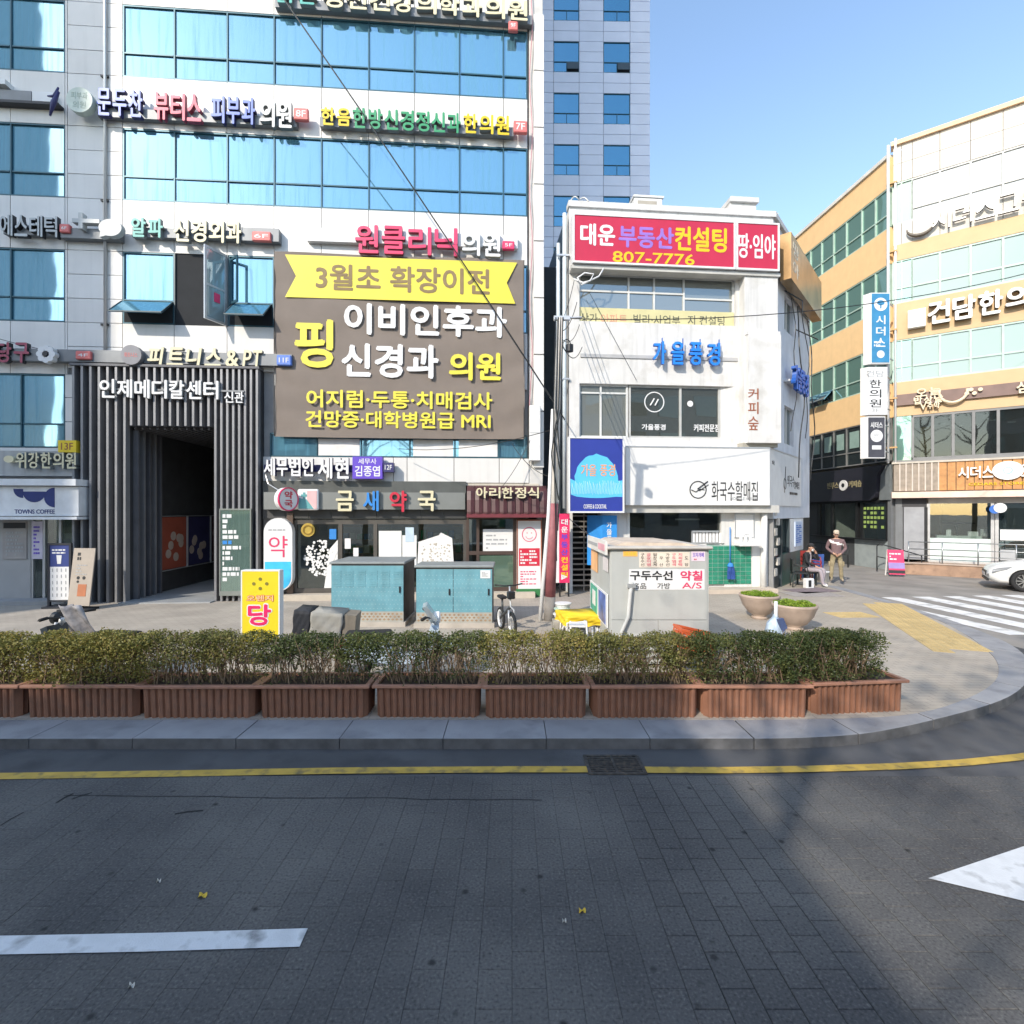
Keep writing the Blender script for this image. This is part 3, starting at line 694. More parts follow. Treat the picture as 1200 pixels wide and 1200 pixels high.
cx, cz = A.uz(154, 416, -.34); o = T.part('round_emblem', MB().disc(cx, cz, .25, -.36, -.21), M_('emblem_grey', (.2, .2, .22), .5)); T.part('emblem_print', text_mb(MB(), '휘트니스', cx-.16, cx+.16, cz-.06, cz+.06, -.365, .004), tagm, o)
tag(T, 324, 341, 416, 428, '11F', M_('floor_tag_blue', (.1, .2, .6), .5))

# brown fabric banner
T = Thing('fabric_banner', 'huge brown fabric banner with yellow ribbon and white Korean letters', 'banner', A, au(321), -.16, A.uz(320, 514)[1])
bu0, bu1 = au(321.5, -.16), au(614, -.16); bz1 = A.uz(468, 300, -.16)[1]; bz0 = A.uz(468, 513, -.16)[1]
mb = MB(); nx, nz = 60, 44; rnd = random.Random(3)
def bump_(a, b): return .022*math.sin(a*9+b*4)+.012*math.sin(b*17-a*6)+.02*math.sin(a*31+b*23)*(1-b)*.5+.035*max(0, .25-a)*math.sin(b*46+a*20)+.035*max(0, a-.78)*math.sin(b*40-a*22)
vs = []
for yy in (0, 1):
    for j in range(nz+1):
        for i in range(nx+1):
            a, b = i/nx, j/nz; vs.append((bu0+(bu1-bu0)*a+.02*math.sin(b*7), -.16+bump_(a, b)+yy*.004, bz0+(bz1-bz0)*b-.03*math.sin(a*PI)*(1-b)*.6))
fs = [(j*(nx+1)+i, j*(nx+1)+i+1, (j+1)*(nx+1)+i+1, (j+1)*(nx+1)+i) for j in range(nz) for i in range(nx)]
mb.smooth = True; mb.add(vs[:len(vs)//2], fs)
T.part('fabric', mb, M_('banner_brown', (0.2, 0.165, 0.14), .8, var=.06, scale=2, bump=.2, bscale=12))
by = -.205
def brect(x0, y0, x1, y1): return A.rect(x0, y0, x1, y1, by)
u0, u1, z0, z1 = brect(334, 303, 606, 352); dd = .3
T.part('ribbon', MB().prism([(u0, z0), (u1-.05, z0), (u1-.28, (z0+z1)/2), (u1, z1), (u0, z1), (u0+.28, (z0+z1)/2)], by-.004, by+.004), print_lemon)
brn = M_('banner_print_brown', (.24, .17, .08), .7)
def bword(txt, x0, x1, y0, y1, m, w=.03, off=0):
    r = brect(x0, y0, x1, y1); return T.part('lettering', text_mb(MB(), txt, r[0], r[1], r[2], r[3], by-.012-off, .006, w), m)
bword('3월초 확장이전', 370, 574, 312, 343, brn, .035); bword('이비인후과', 403, 594, 357, 394, print_white, .045); bword('신경과', 400, 514, 403, 443, print_white, .045)
bword('핑', 345, 391, 374, 431, print_lemon, .05); bword('의원', 526, 587, 413, 446, print_lemon, .05)
bword('어지럼·두통·치매검사', 359, 577, 458, 479, print_lemon, .035); bword('건망증·대학병원급 MRI', 358, 575, 482, 502, print_lemon, .035)
cr = []
T.part('hem', MB().tube([(bu0, -.17, bz1+.03), (bu0, -.17, bz0+.02)], .012, 5).tube([(bu1, -.17, bz1), (bu1, -.17, bz0)], .012, 5), dark_metal)

# windows under the banner
wz0, wz1 = A.uz(468, 536)[1], A.uz(468, 513)[1]+.1
ue = [au(x) for x in (316, 371, 423, 480, 533, 585, 618)]
window(main, ue, wz1, wz0, 0)
for a, b in ((372.5, 421), (484, 531), (537.5, 583)):
    main.box('roller_blind', (au(a), au(b), .035, .048, wz0+.04, wz1-.14), M_('blind_white', (.72, .7, .68), .6))
pz0 = A.uz(468, 563)[1]
pe = [au(x) for x in (461, 477, 532, 585, 620)]
for a, b in zip(pe, pe[1:]): panel(a, b, pz0-.06, wz0)
panel(pR, pe[0], pz0-.06, wz0)
main.box('beige_band', (pR, UR+.3, .01, .07, A.uz(590, 569)[1], pz0-.07), M_('beige_band', (.55, .5, .42), .6, streak=.3))

# tax office letters
T = sign('wall_sign', 'white letters of the tax office with a purple name panel at the end', 308, 412, 537, 560, bar=False)
word(T, '세무법인', 308, 368, [L_white, L_navy], 537, 558, w=.05, yf=-.3); word(T, '세현', 371, 410, [L_white, L_navy], 536, 561, w=.05, yf=-.3)
ua, ub, za, zb = A.rect(413, 535, 448, 561, -.3); o = T.box('name_panel', (ua, ub, -.3, -.08, za, zb), print_purple)
T.part('lettering', text_mb(text_mb(MB(), '세무사', ua+.15, ub-.15, zb-.2, zb-.05, -.304, .004, .02), '김종엽', ua+.06, ub-.06, za+.06, zb-.24, -.304, .004, .03), L_white, o)
ua, ub, za, zb = A.rect(449, 542, 461, 553, -.3); o = T.box('floor_tag', (ua, ub, -.28, -.08, za, zb), L_navy); T.part('lettering', text_mb(MB(), '12F', ua+.04, ub-.04, za+.06, zb-.06, -.284, .004, .02), L_white, o)
T.box('mounting_bar', (au(311), au(414), -.1, 0.0, A.uz(360, 553)[1], A.uz(360, 545)[1]), L_navy)

# ---------------------------------------------------------------- pharmacy front
grey_al = M_('fascia_grey', (.10, .105, .10), .45, .3, var=.1, streak=.2)
fas = M_('fascia_bar_grey', (.22, .23, .22), .5, .3, var=.06)
phu0, phu1 = pR+.02, au(546)
z = lambda py, x=430, y=0: A.uz(x, py, y)[1]
main.box('shop_header', (phu0, phu1, -.06, .1, z(608), z(564)), grey_al)
for k in range(9):
    a = phu0+(phu1-phu0)*k/9; b = phu0+(phu1-phu0)*(k+1)/9
    main.box('header_panel', (a+.01, b-.01, -.08, -.06, z(607), z(597)), M_('header_dark', (.06, .06, .06), .5))
T = Thing('pharmacy_sign', 'grey pharmacy sign bar with cream, blue and red letters over the shopfront', 'sign', A, phu0, -.3, z(596))
T.box('bar', (au(309, -.3), au(545, -.3), -.3, -.06, z(597, 430, -.3), z(577, 430, -.3)), fas)
def pw(txt, x0, x1, y0, y1, m): 
    r = A.rect(x0, y0, x1, y1, -.42); letters(T, txt, r[0], r[1], r[2], r[3], -.42, .12, [m, L_side], .035)
pw('금', 392, 416, 575, 599, L_cream); pw('새', 424, 445, 575, 599, print_sky); pw('약', 455, 478, 575, 600, print_red); pw('국', 488, 512, 575, 599, L_cream)
ua, ub, za, zb = A.rect(348, 573, 373, 598, -.42); o = T.box('square_emblem', (ua, ub, -.42, -.3, za, zb), L_white, bev=.05)
T.part('emblem_print', MB().prism([(ua+.04, za+.04), (ub-.12, za+.04), (ua+.25, za+.28), (ua+.04, za+.32)], -.425, -.419).box(ua+.1, ua+.26, -.425, -.419, zb-.2, zb-.14).box(ua+.15, ua+.21, -.4265, -.4205, zb-.25, zb-.09), M_('emblem_teal', (.12, .35, .36), .5), o)
T.part('emblem_print', MB().prism([(ub-.1, za+.04), (ub-.04, za+.04), (ub-.04, zb-.04), (ub-.28, zb-.04), (ub-.28, za+.26)], -.425, -.419), M_('emblem_rose', (.75, .45, .45), .5), o)
T2 = Thing('projecting_sign', 'round white blade sign of the pharmacy seen almost edge-on', 'sign', A, au(334), -.3, z(590))
r_ = .29; cx, cz = A.uz(335, 585, -.75); Mr = Matrix.Translation((cx, -.72, cz)) @ Matrix.Rotation(R(58), 4, 'Z')
mb = MB().disc(0, 0, r_, -.08, .08, 28); mb.move(Mr); o = T2.part('disc', mb, L_white)
mb = text_mb(text_mb(MB(), '약', -.12, .12, .01, .2, -.09, .004, .05), '국', -.12, .12, -.2, -.02, -.09, .004, .05).move(Mr); T2.part('lettering', mb, print_red, o)
mb = MB().lathe([(r_-.02, .0), (r_+.005, .0), (r_+.005, .05), (r_-.02, .05)], 0, -.05, 28, 'y').move(Mr); T2.part('rim', mb, print_pink, o)
T2.part('bracket', MB().tube([(cx, -.7, cz), (cx+.1, -.3, cz+.05), (cx+.1, -.28, cz+.05)], .02, 6).tube([(au(313), -.1, z(557)), (au(318), -.2, z(568)), (cx, -.7, cz+.1)], .015, 5), alu)
# shopfront of the pharmacy: frames, clear panes, room behind
fl = .26
def shop(T, ua, ub, zt, zb, depth, wallm, floorm, ceilm, name='shop_room', y0=.12):
    mb = MB(); mb.cur = 0; mb.box(ua, ub, depth, depth+.05, zb, zt); mb.box(ua-.04, ua, y0, depth, zb, zt); mb.box(ub, ub+.04, y0, depth, zb, zt)
    mb.cur = 1; mb.box(ua, ub, y0, depth, zb-.04, zb); mb.cur = 2; mb.box(ua, ub, y0, depth, zt, zt+.04)
    return T.part(name, mb, [wallm, floorm, ceilm])
room_w = M_('room_wall', (.45, .42, .38), .8, var=.1); room_f = M_('room_floor', (.3, .27, .23), .5); room_c = M_('room_ceiling', (.6, .6, .58), .8)
zt = z(609)
rm = shop(main, phu0+.35, phu1-.02, zt, fl, 3.6, room_w, room_f, room_c)
mb = MB()
for k in range(5):
    for j in range(4): mb.box(phu0+1+k*.95, phu0+1.8+k*.95, 3.25, 3.55, fl+.3+.45*j, fl+.33+.45*j)
main.part('shelf', mb, M_('shelf_wood', (.5, .4, .28), .6), rm)
mb = MB(); rnd = random.Random(5)
for k in range(60):
    a = phu0+1+(k % 20)*.23; zz = fl+.34+.45*(k//20); mb.cur = k % 3; mb.box(a, a+.17, 3.22, 3.4, zz, zz+rnd.uniform(.15, .33))
main.part('stock', mb, [L_white, print_green, print_sky], rm, stuff=True)
fx = [au(x) for x in (345, 398, 401, 440, 444, 500, 545)]
mb = MB()
for x_ in (346, 399, 440, 545): mb.box(au(x_)-.05, au(x_)+.05, -.02, .08, fl, zt)
mb.box(phu0+.3, phu1, -.018, .078, zt-.12, zt).box(phu0+.3, phu1, -.018, .078, fl, fl+.12)
fr = main.part('shopfront_frame', mb, M_('bronze_frame', (.12, .11, .1), .4, .5))
for a, b in ((346, 399), (399, 440), (440, 493), (493, 545)): main.box('shop_pane', (au(a)+.05, au(b)-.05*(b != 493), .02, .035, fl+.12, zt-.12), see_glass, fr)
# printed window film and posters on the glass, each its own sheet
def poster(T, x0, y0, x1, y1, m, yf=-.01, name='poster', parent=None, th=.01):
    r = A.rect(x0, y0, x1, y1, yf); return T.box(name, (r[0], r[1], yf, yf+th, r[2], r[3]), m, parent), r
film = M_('window_film_white', (.74, .74, .72), .6, var=.04)
mb = MB(); rnd = random.Random(11)
u0, u1, z0, z1 = A.rect(357, 628, 396, 692, .01)
mb.prism([(u0+.5, z0), (u1, z0), (u1, z1-.1), (u0+.65, z1-.35)], .0, .012)
for k in range(190):
    a = rnd.uniform(0, 2*PI); rr = .46*math.sqrt(rnd.random()); mb.disc(u0+.42+rr*math.cos(a)*.9, z0+.86+rr*math.sin(a)*1.05, rnd.uniform(.018, .04), -.006-.00003*k, .003, 6)
main.part('tree_film', mb, film, fr)
u0, u1, z0, z1 = A.rect(444, 622, 532, 665, .01); mb = MB()
mb.box(u0, u0+.6, 0, .01, z0, z1+.0).box(u0+.62, u0+1.0, 0, .01, z0, z1-.12).prism([(u0+1.02, z0), (u1, z0), (u1-.05, z1-.2), (u1-.35, z1-.05), (u0+1.6, z1-.12), (u0+1.05, z1-.3)], 0, .01)
main.part('window_film', mb, film, fr)
mb = MB()
for k in range(60): mb.disc(rnd.uniform(u0+1.1, u1-.1), rnd.uniform(z0+.05, z1-.35), rnd.uniform(.012, .03), -.004, .001, 6)
main.part('film_print', mb, M_('film_brown', (.45, .4, .33), .6), fr)
poster(main, 475, 618, 485, 635, M_('poster_paleblue', (.5, .62, .72), .6), -.012, parent=fr); poster(main, 404, 631, 411, 643, L_white, -.012, parent=fr)
poster(main, 386, 620, 394, 632, print_sky, -.012, parent=fr); poster(main, 414, 642, 420, 652, L_white, -.012, parent=fr)
cx, cz = A.uz(361, 621, -.05); o = main.part('gold_emblem', MB().disc(cx, cz, .18, -.06, -.03), M_('gold', (.7, .5, .12), .35, .6)); main.part('emblem_ring', MB().lathe([(.1, 0), (.13, 0), (.13, .02), (.1, .02)], cx, -.06, 20, 'y', cz=cz), M_('gold_dark', (.35, .22, .05), .4, .6), o)
# column between lantern sign and door
main.box('door_column', (au(338), au(345), -.12, .1, fl-.05, z(601)), M_('bronze_col', (.14, .1, .08), .4, .4))
main.box('side_panel', (pR+.02, au(338), -.02, .1, .15, z(605)), M_('dark_panel', (.09, .09, .09), .5))
# rounded blue and white medicine sign
T = Thing('pharmacy_light_box', 'tall rounded white and blue light box reading medicine beside the shop door', 'sign', A, au(310), -.2, .15)
ua, ub = au(309, -.3), au(342.5, -.3); zb_, zt_ = A.uz(326, 693, -.3)[1], A.uz(326, 607, -.3)[1]; rr = (ub-ua)/2
def pill(a, b, zl, zh, mb, y0, y1, grow=0, cut=None):
    cx = (a+b)/2; r = (b-a)/2+grow; pts = []
    for k in range(13): q = k*PI/12; pts.append((cx+r*math.cos(q), zh-(b-a)/2+r*math.sin(q)))
    for k in range(13): q = PI+k*PI/12; pts.append((cx+r*math.cos(q), zl+(b-a)/2+r*math.sin(q)))
    if cut is not None: pts = [p for p in pts if p[1] < cut]+[]; pts = [(cx+r, cut)]+[p for p in pts if p[0] > cx][::1]+[p for p in pts if p[0] <= cx]+[(cx-r, cut)]; 
    return mb.prism(pts, y0, y1)
T.part('case', pill(ua, ub, zb_, zt_, MB(), -.3, -.08), L_white)
pts = [((ua+ub)/2+(rr-.03)*math.cos(PI+k*PI/12), zb_+rr+(rr-.03)*math.sin(PI+k*PI/12)) for k in range(13)]; zc = z(657, 326)
T.part('blue_face', MB().prism([(ua+.03, zc)]+pts+[(ub-.03, zc)], -.306, -.299), M_('lightbox_blue', (.05, .45, .75), .4, var=.25, scale=3))
r = A.rect(315, 628, 337, 653, -.3); T.part('lettering', text_mb(MB(), '약', r[0], r[1], r[2], r[3], -.306, .006, -.0), print_pink)
T.part('small_print', fake_lines(MB(), ua+.12, ub-.12, z(622, 326), z(619, 326), 1, -.303), print_grey)

# ---------------------------------------------------------------- restaurant awning and window to the right of the pharmacy
T = Thing('restaurant_awning', 'dark maroon ribbed awning with cream Korean letters', 'awning', A, au(547), -.1, z(602, 592))
mar = M_('awning_maroon', (.065, .02, .022), .45, var=.2, streak=.3)
ua, ub = au(547, -.3), au(641, -.3); za, zb = A.uz(592, 602, -.4)[1], A.uz(592, 569, -.1)[1]
prof = [(-.06, zb), (-.2, zb-.03), (-.36, zb-.16), (-.46, zb-.4), (-.5, za+.05), (-.5, za)]
mb = MB(); n = 10
for k in range(n):
    a = ua+(ub-ua)*k/n; b = ua+(ub-ua)*(k+1)/n; mb_ = MB(); vs = []
    for i, (yy, zz) in enumerate(prof): vs += [(a+.006, yy+.012, zz), ((a+b)/2, yy-.012, zz), (b-.006, yy+.012, zz)]
    fs = []
    for i in range(len(prof)-1):
        for j in range(2): fs.append((i*3+j, (i+1)*3+j, (i+1)*3+j+1, i*3+j+1))
    mb_.smooth = False; mb_.add(vs, fs); T.part('awning_panel', mb_, mar)
T.box('valance', (ua, ub, -.49, -.06, za-.1, za), M_('valance_red', (.16, .03, .04), .5))
T.part('end_cap', MB().add([(ub, p[0], p[1]) for p in prof]+[(ub, -.06, za)], [tuple(range(len(prof)+1))]), mar)
r = A.rect(557, 571, 632, 584, -.5); letters(T, '아리한정식', r[0], r[1], r[2], r[3], -.56, .06, [L_cream, L_side], .03)
rz = z(604, 592)
rm = shop(main, phu1+.1, UR-.02, rz, fl, 3.2, M_('room_dim', (.2, .17, .14), .8), room_f, room_c)
mb = MB()
for x_ in (548, 560, 603, 637): mb.box(au(x_)-.04, au(x_)+.04, -.03, .09, fl, rz)
mb.box(phu1+.02, UR, -.028, .088, rz-.1, rz).box(phu1+.02, UR, -.028, .088, fl, fl+.1).box(au(548), au(603), -.025, .085, z(650, 580), z(647, 580)+.03)
fr2 = main.part('shopfront_frame', mb, M_('bronze_frame2', (.1, .07, .06), .4, .4))
main.box('shop_pane', (au(548)+.04, au(603)-.04, .02, .035, fl+.1, rz-.1), see_glass, fr2)
o, r = poster(main, 566, 620, 601, 648, L_white, -.02, 'notice', fr2); main.part('notice_print', fake_lines(MB(), r[0]+.08, r[1]-.08, r[2]+.08, r[3]-.12, 4, -.022, .35, random.Random(2)), print_grey, fr2)
main.box('lower_pane', (au(560), au(602), .0, .02, fl+.1, z(651, 580)), glass('green_glass', (.6, .75, .65), (.1, .16, .12), .25), fr2)
T = Thing('menu_board', 'white and red restaurant menu board with a round face emblem', 'sign', A, au(605), -.12, .2)
ua, ub, za, zb = A.rect(605.5, 609, 635, 690, -.12)
T.box('board', (ua, ub, -.12, -.04, za, zb), L_white); T.part('border', MB().box(ua, ub, -.13, -.12, zb-.03, zb).box(ua, ua+.03, -.13, -.12, za, zb-.03).box(ub-.03, ub, -.13, -.12, za, zb-.03), print_brown)
T.part('red_lines', MB().box(ua+.06, ub-.06, -.124, -.12, za+.62, za+1.1), print_red); T.part('lettering', fake_lines(MB(), ua+.1, ub-.1, za+.66, za+1.06, 5, -.126, .6, random.Random(4), 2), L_white)
T.part('face_emblem', MB().lathe([(.18, 0), (.2, 0), (.2, .006), (.18, .006)], (ua+ub)/2, -.119, 24, 'y', cz=zb-.4).tube([((ua+ub)/2+.1*math.cos(q), -.124, zb-.42+.1*math.sin(q)) for q in [PI+.3+i*.3 for i in range(9)]], .008, 4).disc((ua+ub)/2-.06, zb-.36, .015, -.125, -.119, 8).disc((ua+ub)/2+.06, zb-.36, .015, -.125, -.119, 8), print_pink)
T.part('small_print', fake_lines(MB(), ua+.1, ub-.1, za+.1, za+.5, 6, -.123, .4, random.Random(8)), print_pink)
T.part('green_base', MB().box(ua-.01, ub+.01, -.16, -.02, .11, za), M_('base_green', (.03, .16, .05), .5))
main.box('beige_step', (pR+.02, UR+.15, -.35, .12, 0, .25), M_('step_stone', (.5, .44, .36), .7, var=.12, dirt=((.3, .26, .22), 3, .5)))

# ---------------------------------------------------------------- slatted portal
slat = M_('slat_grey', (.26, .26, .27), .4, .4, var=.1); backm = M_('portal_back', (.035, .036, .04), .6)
T = Thing('entrance_portal', 'dark portal of tall vertical grey slats framing a deep passage', 'portal', A, au(93), 0, 0)
pz1 = A.uz(200, 430, -.3)[1]; oz = A.uz(200, 499, -.25)[1]
uo0, uo1 = au(147, -.25), au(251, -.25)
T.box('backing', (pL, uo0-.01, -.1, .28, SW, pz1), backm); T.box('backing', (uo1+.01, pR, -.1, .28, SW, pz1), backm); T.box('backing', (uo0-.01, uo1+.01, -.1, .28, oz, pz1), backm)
T.box('cap', (pL-.02, pR+.02, -.3, .0, pz1, pz1+.06), M_('portal_cap', (.1, .1, .11), .5))
def slat_at(u_, z0, z1, w=.055, y0=-.27, y1=-.1): T.box('slat', (u_, u_+w, y0, y1, z0, z1), slat)
n = 7
for k in range(n): slat_at(pL+.02+(uo0-pL-.06)*k/(n-1), SW, pz1)
n = 11
for k in range(n): slat_at(uo0+.12+(uo1-uo0-.28)*k/(n-1), oz, pz1)
n = 8
for k in range(n): slat_at(uo1+.01+(pR-uo1-.08)*k/(n-1), SW, pz1)
# passage
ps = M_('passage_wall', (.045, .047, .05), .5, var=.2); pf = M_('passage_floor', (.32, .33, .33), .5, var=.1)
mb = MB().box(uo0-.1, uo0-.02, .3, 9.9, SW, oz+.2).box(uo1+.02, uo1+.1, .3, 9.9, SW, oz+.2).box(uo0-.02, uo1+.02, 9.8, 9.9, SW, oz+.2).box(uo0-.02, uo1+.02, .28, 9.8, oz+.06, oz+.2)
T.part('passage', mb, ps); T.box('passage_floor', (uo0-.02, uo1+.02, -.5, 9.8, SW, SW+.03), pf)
for k in range(12):
    a = uo0+.05+(uo1-uo0-.15)*k/11; T.box('ceiling_slat', (a, a+.05, .0, 9.7, oz-.06, oz+.06), M_('ceiling_slat', (.14, .14, .15), .5))
for k in range(5):
    T.box('inner_slat', (uo0-.02, uo0+.12, .06+k*.24, .12+k*.24, SW, oz-.07), slat if k % 2 else M_('slat_dark', (.1, .1, .11), .5))
for i, (ya, yb, m) in enumerate(((1.25, 2.45, M_('poster_rust', (.3, .07, .04), .6)), (2.55, 3.85, M_('poster_navy', (.03, .03, .1), .6)), (3.95, 5.6, M_('poster_plum', (.08, .04, .05), .6)))):
    o = T.box('passage_poster', (uo0-.01, uo0+.02, ya, yb, .75, 2.25), m)
    mb = MB(); rnd = random.Random(20+i)
    Mx = Matrix.Translation((uo0+.02, 0, 0)) @ Matrix.Rotation(R(90), 4, 'Z')
    for k in range(7): mb.disc(ya+.2+rnd.random()*(yb-ya-.4), .95+rnd.random()*.75, .13, -.006-.001*k, 0, 12)
    mb.move(Mx); T.part('cup_picture', mb, M_('picture_pale', (.42, .35, .3), .6), o)
T.part('window_bar', MB().tube([(uo0+.03, 1.2, .72), (uo0+.03, 5.7, .72)], .02, 4).tube([(uo0+.03, 1.2, 2.28), (uo0+.03, 5.7, 2.28)], .015, 4).tube([(uo0+.03, 2.5, .72), (uo0+.03, 2.5, 2.28)], .03, 4).tube([(uo0+.03, 3.9, .72), (uo0+.03, 3.9, 2.28)], .03, 4), alu)
T = Thing('portal_sign', 'white medical centre letters mounted on the slats above the passage', 'sign', A, au(115), -.3, 4.9)
T.r = A.rect(115, 446, 257, 466, -.3)
word(T, '인제메디칼센터', 115, 257, [L_white, L_grey], 445, 467, yf=-.36, depth=.07, w=.035); word(T, '신관', 262, 286, [L_white, L_grey], 459, 472, yf=-.34, depth=.05, w=.03)
T.part('rail', MB().box(au(116, -.29), au(286, -.29), -.3, -.27, A.uz(200, 458, -.3)[1], A.uz(200, 456, -.3)[1]), bar_m)
# glass directory
T = Thing('directory_board', 'greenish glass directory board with white tenant lines on the right slats', 'sign', A, au(259), -.36, .2)
ua, ub, za, zb = A.rect(258.5, 596, 293, 698, -.36)
T.box('glass_plate', (ua, ub, -.36, -.345, za, zb), glass('directory_glass', (.8, .95, .88), (.2, .3, .26), .2, clear=.6))
T.part('frame', MB().box(ua-.03, ua, -.37, -.29, za, zb).box(ub, ub+.03, -.37, -.29, za, zb).box(ua, ub, -.37, -.29, zb-.04, zb).box(ua, ub, -.37, -.29, za, za+.12), M_('directory_frame', (.25, .27, .25), .4, .4))
rnd = random.Random(9)
for k in range(13):
    zz = zb-.24-k*.135; T.part('tenant_line', fake_lines(MB(), ua+.05, ub-.08-rnd.random()*.25, zz, zz+.1, 1, -.362, .9, rnd), L_white if k not in (5,) else print_sky)

# ---------------------------------------------------------------- coffee shop left of the portal
T = Thing('wall_sign', 'cream oriental clinic letters over a grey plate with a yellow floor tag', 'sign', A, au(0), -.1, A.uz(45, 550)[1])
T.box('plate', (au(-60), au(92), -.12, .06, A.uz(45, 558)[1], A.uz(45, 529)[1]), M_('plate_grey', (.38, .38, .37), .6, streak=.4))
T.r = A.rect(0, 530, 90, 549, -.3); word(T, '위강한의원', 17, 90, [L_cream, L_side], 530, 549, w=.04, yf=-.3, depth=.14)
cx, cz = A.uz(10, 538, -.3); T.part('leaf_emblem', MB().disc(cx, cz, .12, -.3, -.16, 14, .09), L_cream)
ua, ub, za, zb = A.rect(68, 516, 89, 530, -.3); o = T.box('floor_tag', (ua, ub, -.3, -.14, za, zb), M_('tag_yellow', (.75, .55, .03), .5)); T.part('lettering', text_mb(MB(), '13F', ua+.07, ub-.07, za+.06, zb-.06, -.305, .004, .03), print_brown, o)
T = Thing('coffee_shop_fascia', 'white coffee shop fascia with a navy half-disc logo at the left edge', 'sign', A, au(0), -.3, A.uz(45, 608)[1])
cw_ = M_('coffee_white', (.7, .72, .74), .5, streak=.1)
ua, ub, za, zb = A.rect(-80, 569, 92, 607, -.5)
T.box('fascia_panel', (ua, ub, -.5, .02, za+.05, zb-.02), cw_); T.box('ledge', (ua, ub+.02, -.62, .02, zb, zb+.16), cw_); T.box('lower_trim', (ua, ub, -.56, .02, za-.04, za+.03), cw_)
nav = M_('logo_navy', (.02, .035, .16), .5)
def pu(px, py): return A.uz(px, py, -.505)
def hd(mb, cx, cy, r, a0, a1, n=12):
    c = pu(cx, cy); rr = r*.0222*1.0; mb.prism([c]+[(c[0]+rr*math.cos(R(a0+(a1-a0)*i/n)), c[1]+rr*math.sin(R(a0+(a1-a0)*i/n))) for i in range(n+1)], -.508, -.499)
mb = MB(); hd(mb, 27, 573, 10, 180, 270); hd(mb, 40, 576, 12, 180, 360); hd(mb, 64, 583, 11, 90, 270); T.part('logo', mb, nav)
r = A.rect(17, 597, 64, 602, -.505); T.part('lettering', text_mb(MB(), 'TOWNS COFFEE', r[0], r[1], r[2], r[3], -.508, .006, .02), nav)
cwall = M_('coffee_wall', (.36, .36, .36), .6, var=.05)
main.box('shop_wall', (au(-120), au(38), -.02, .1, SW, za), cwall)
main.box('shop_wall', (au(90), pL-.01, -.02, .1, SW, za), cwall)
o = main.box('menu_panel', (au(5), au(33), -.05, -.02, A.uz(19, 655)[1], A.uz(19, 611)[1]), M_('menu_beige', (.33, .31, .3), .6))
main.box('menu_header', (au(6.5), au(32), -.06, -.05, A.uz(19, 619)[1], A.uz(19, 612.5)[1]), print_black, o)
main.part('menu_text', fake_lines(MB(), au(9), au(31), A.uz(19, 652)[1], A.uz(19, 622)[1], 7, -.053, .5, random.Random(6), 2), print_grey, o)
rm = shop(main, au(38), au(90), za, SW+.05, 3, M_('coffee_room', (.2, .2, .12), .8), room_f, room_c)
mb = MB()
for x_ in (38, 52, 71, 90): mb.box(au(x_)-.03, au(x_)+.03, -.02, .08, SW, za-.04)
mb.box(au(38), au(90), -.018, .078, SW, SW+.1)
fr3 = main.part('shopfront_frame', mb, alu)
for a, b in ((38, 52), (52, 71), (71, 90)): main.box('shop_pane', (au(a)+.03, au(b)-.03, .02, .035, SW+.1, za-.04), see_glass, fr3)
main.box('olive_blind', (au(52), au(90), .3, .32, A.uz(70, 632)[1], za-.05), M_('olive', (.17, .17, .07), .7))
o, r = poster(main, 37, 611, 50, 655, M_('poster_lilac', (.55, .52, .62), .6), -.03, 'window_poster', fr3)
main.part('poster_text', fake_lines(MB(), r[0]+.05, r[1]-.05, r[2]+.1, r[3]-.1, 8, -.032, .5, random.Random(12)), print_purple, fr3)
main.box('stone_step', (au(-140), pL, -.5, .1, 0, SW+.1), M_('step_grey', (.3, .3, .3), .8, var=.1))

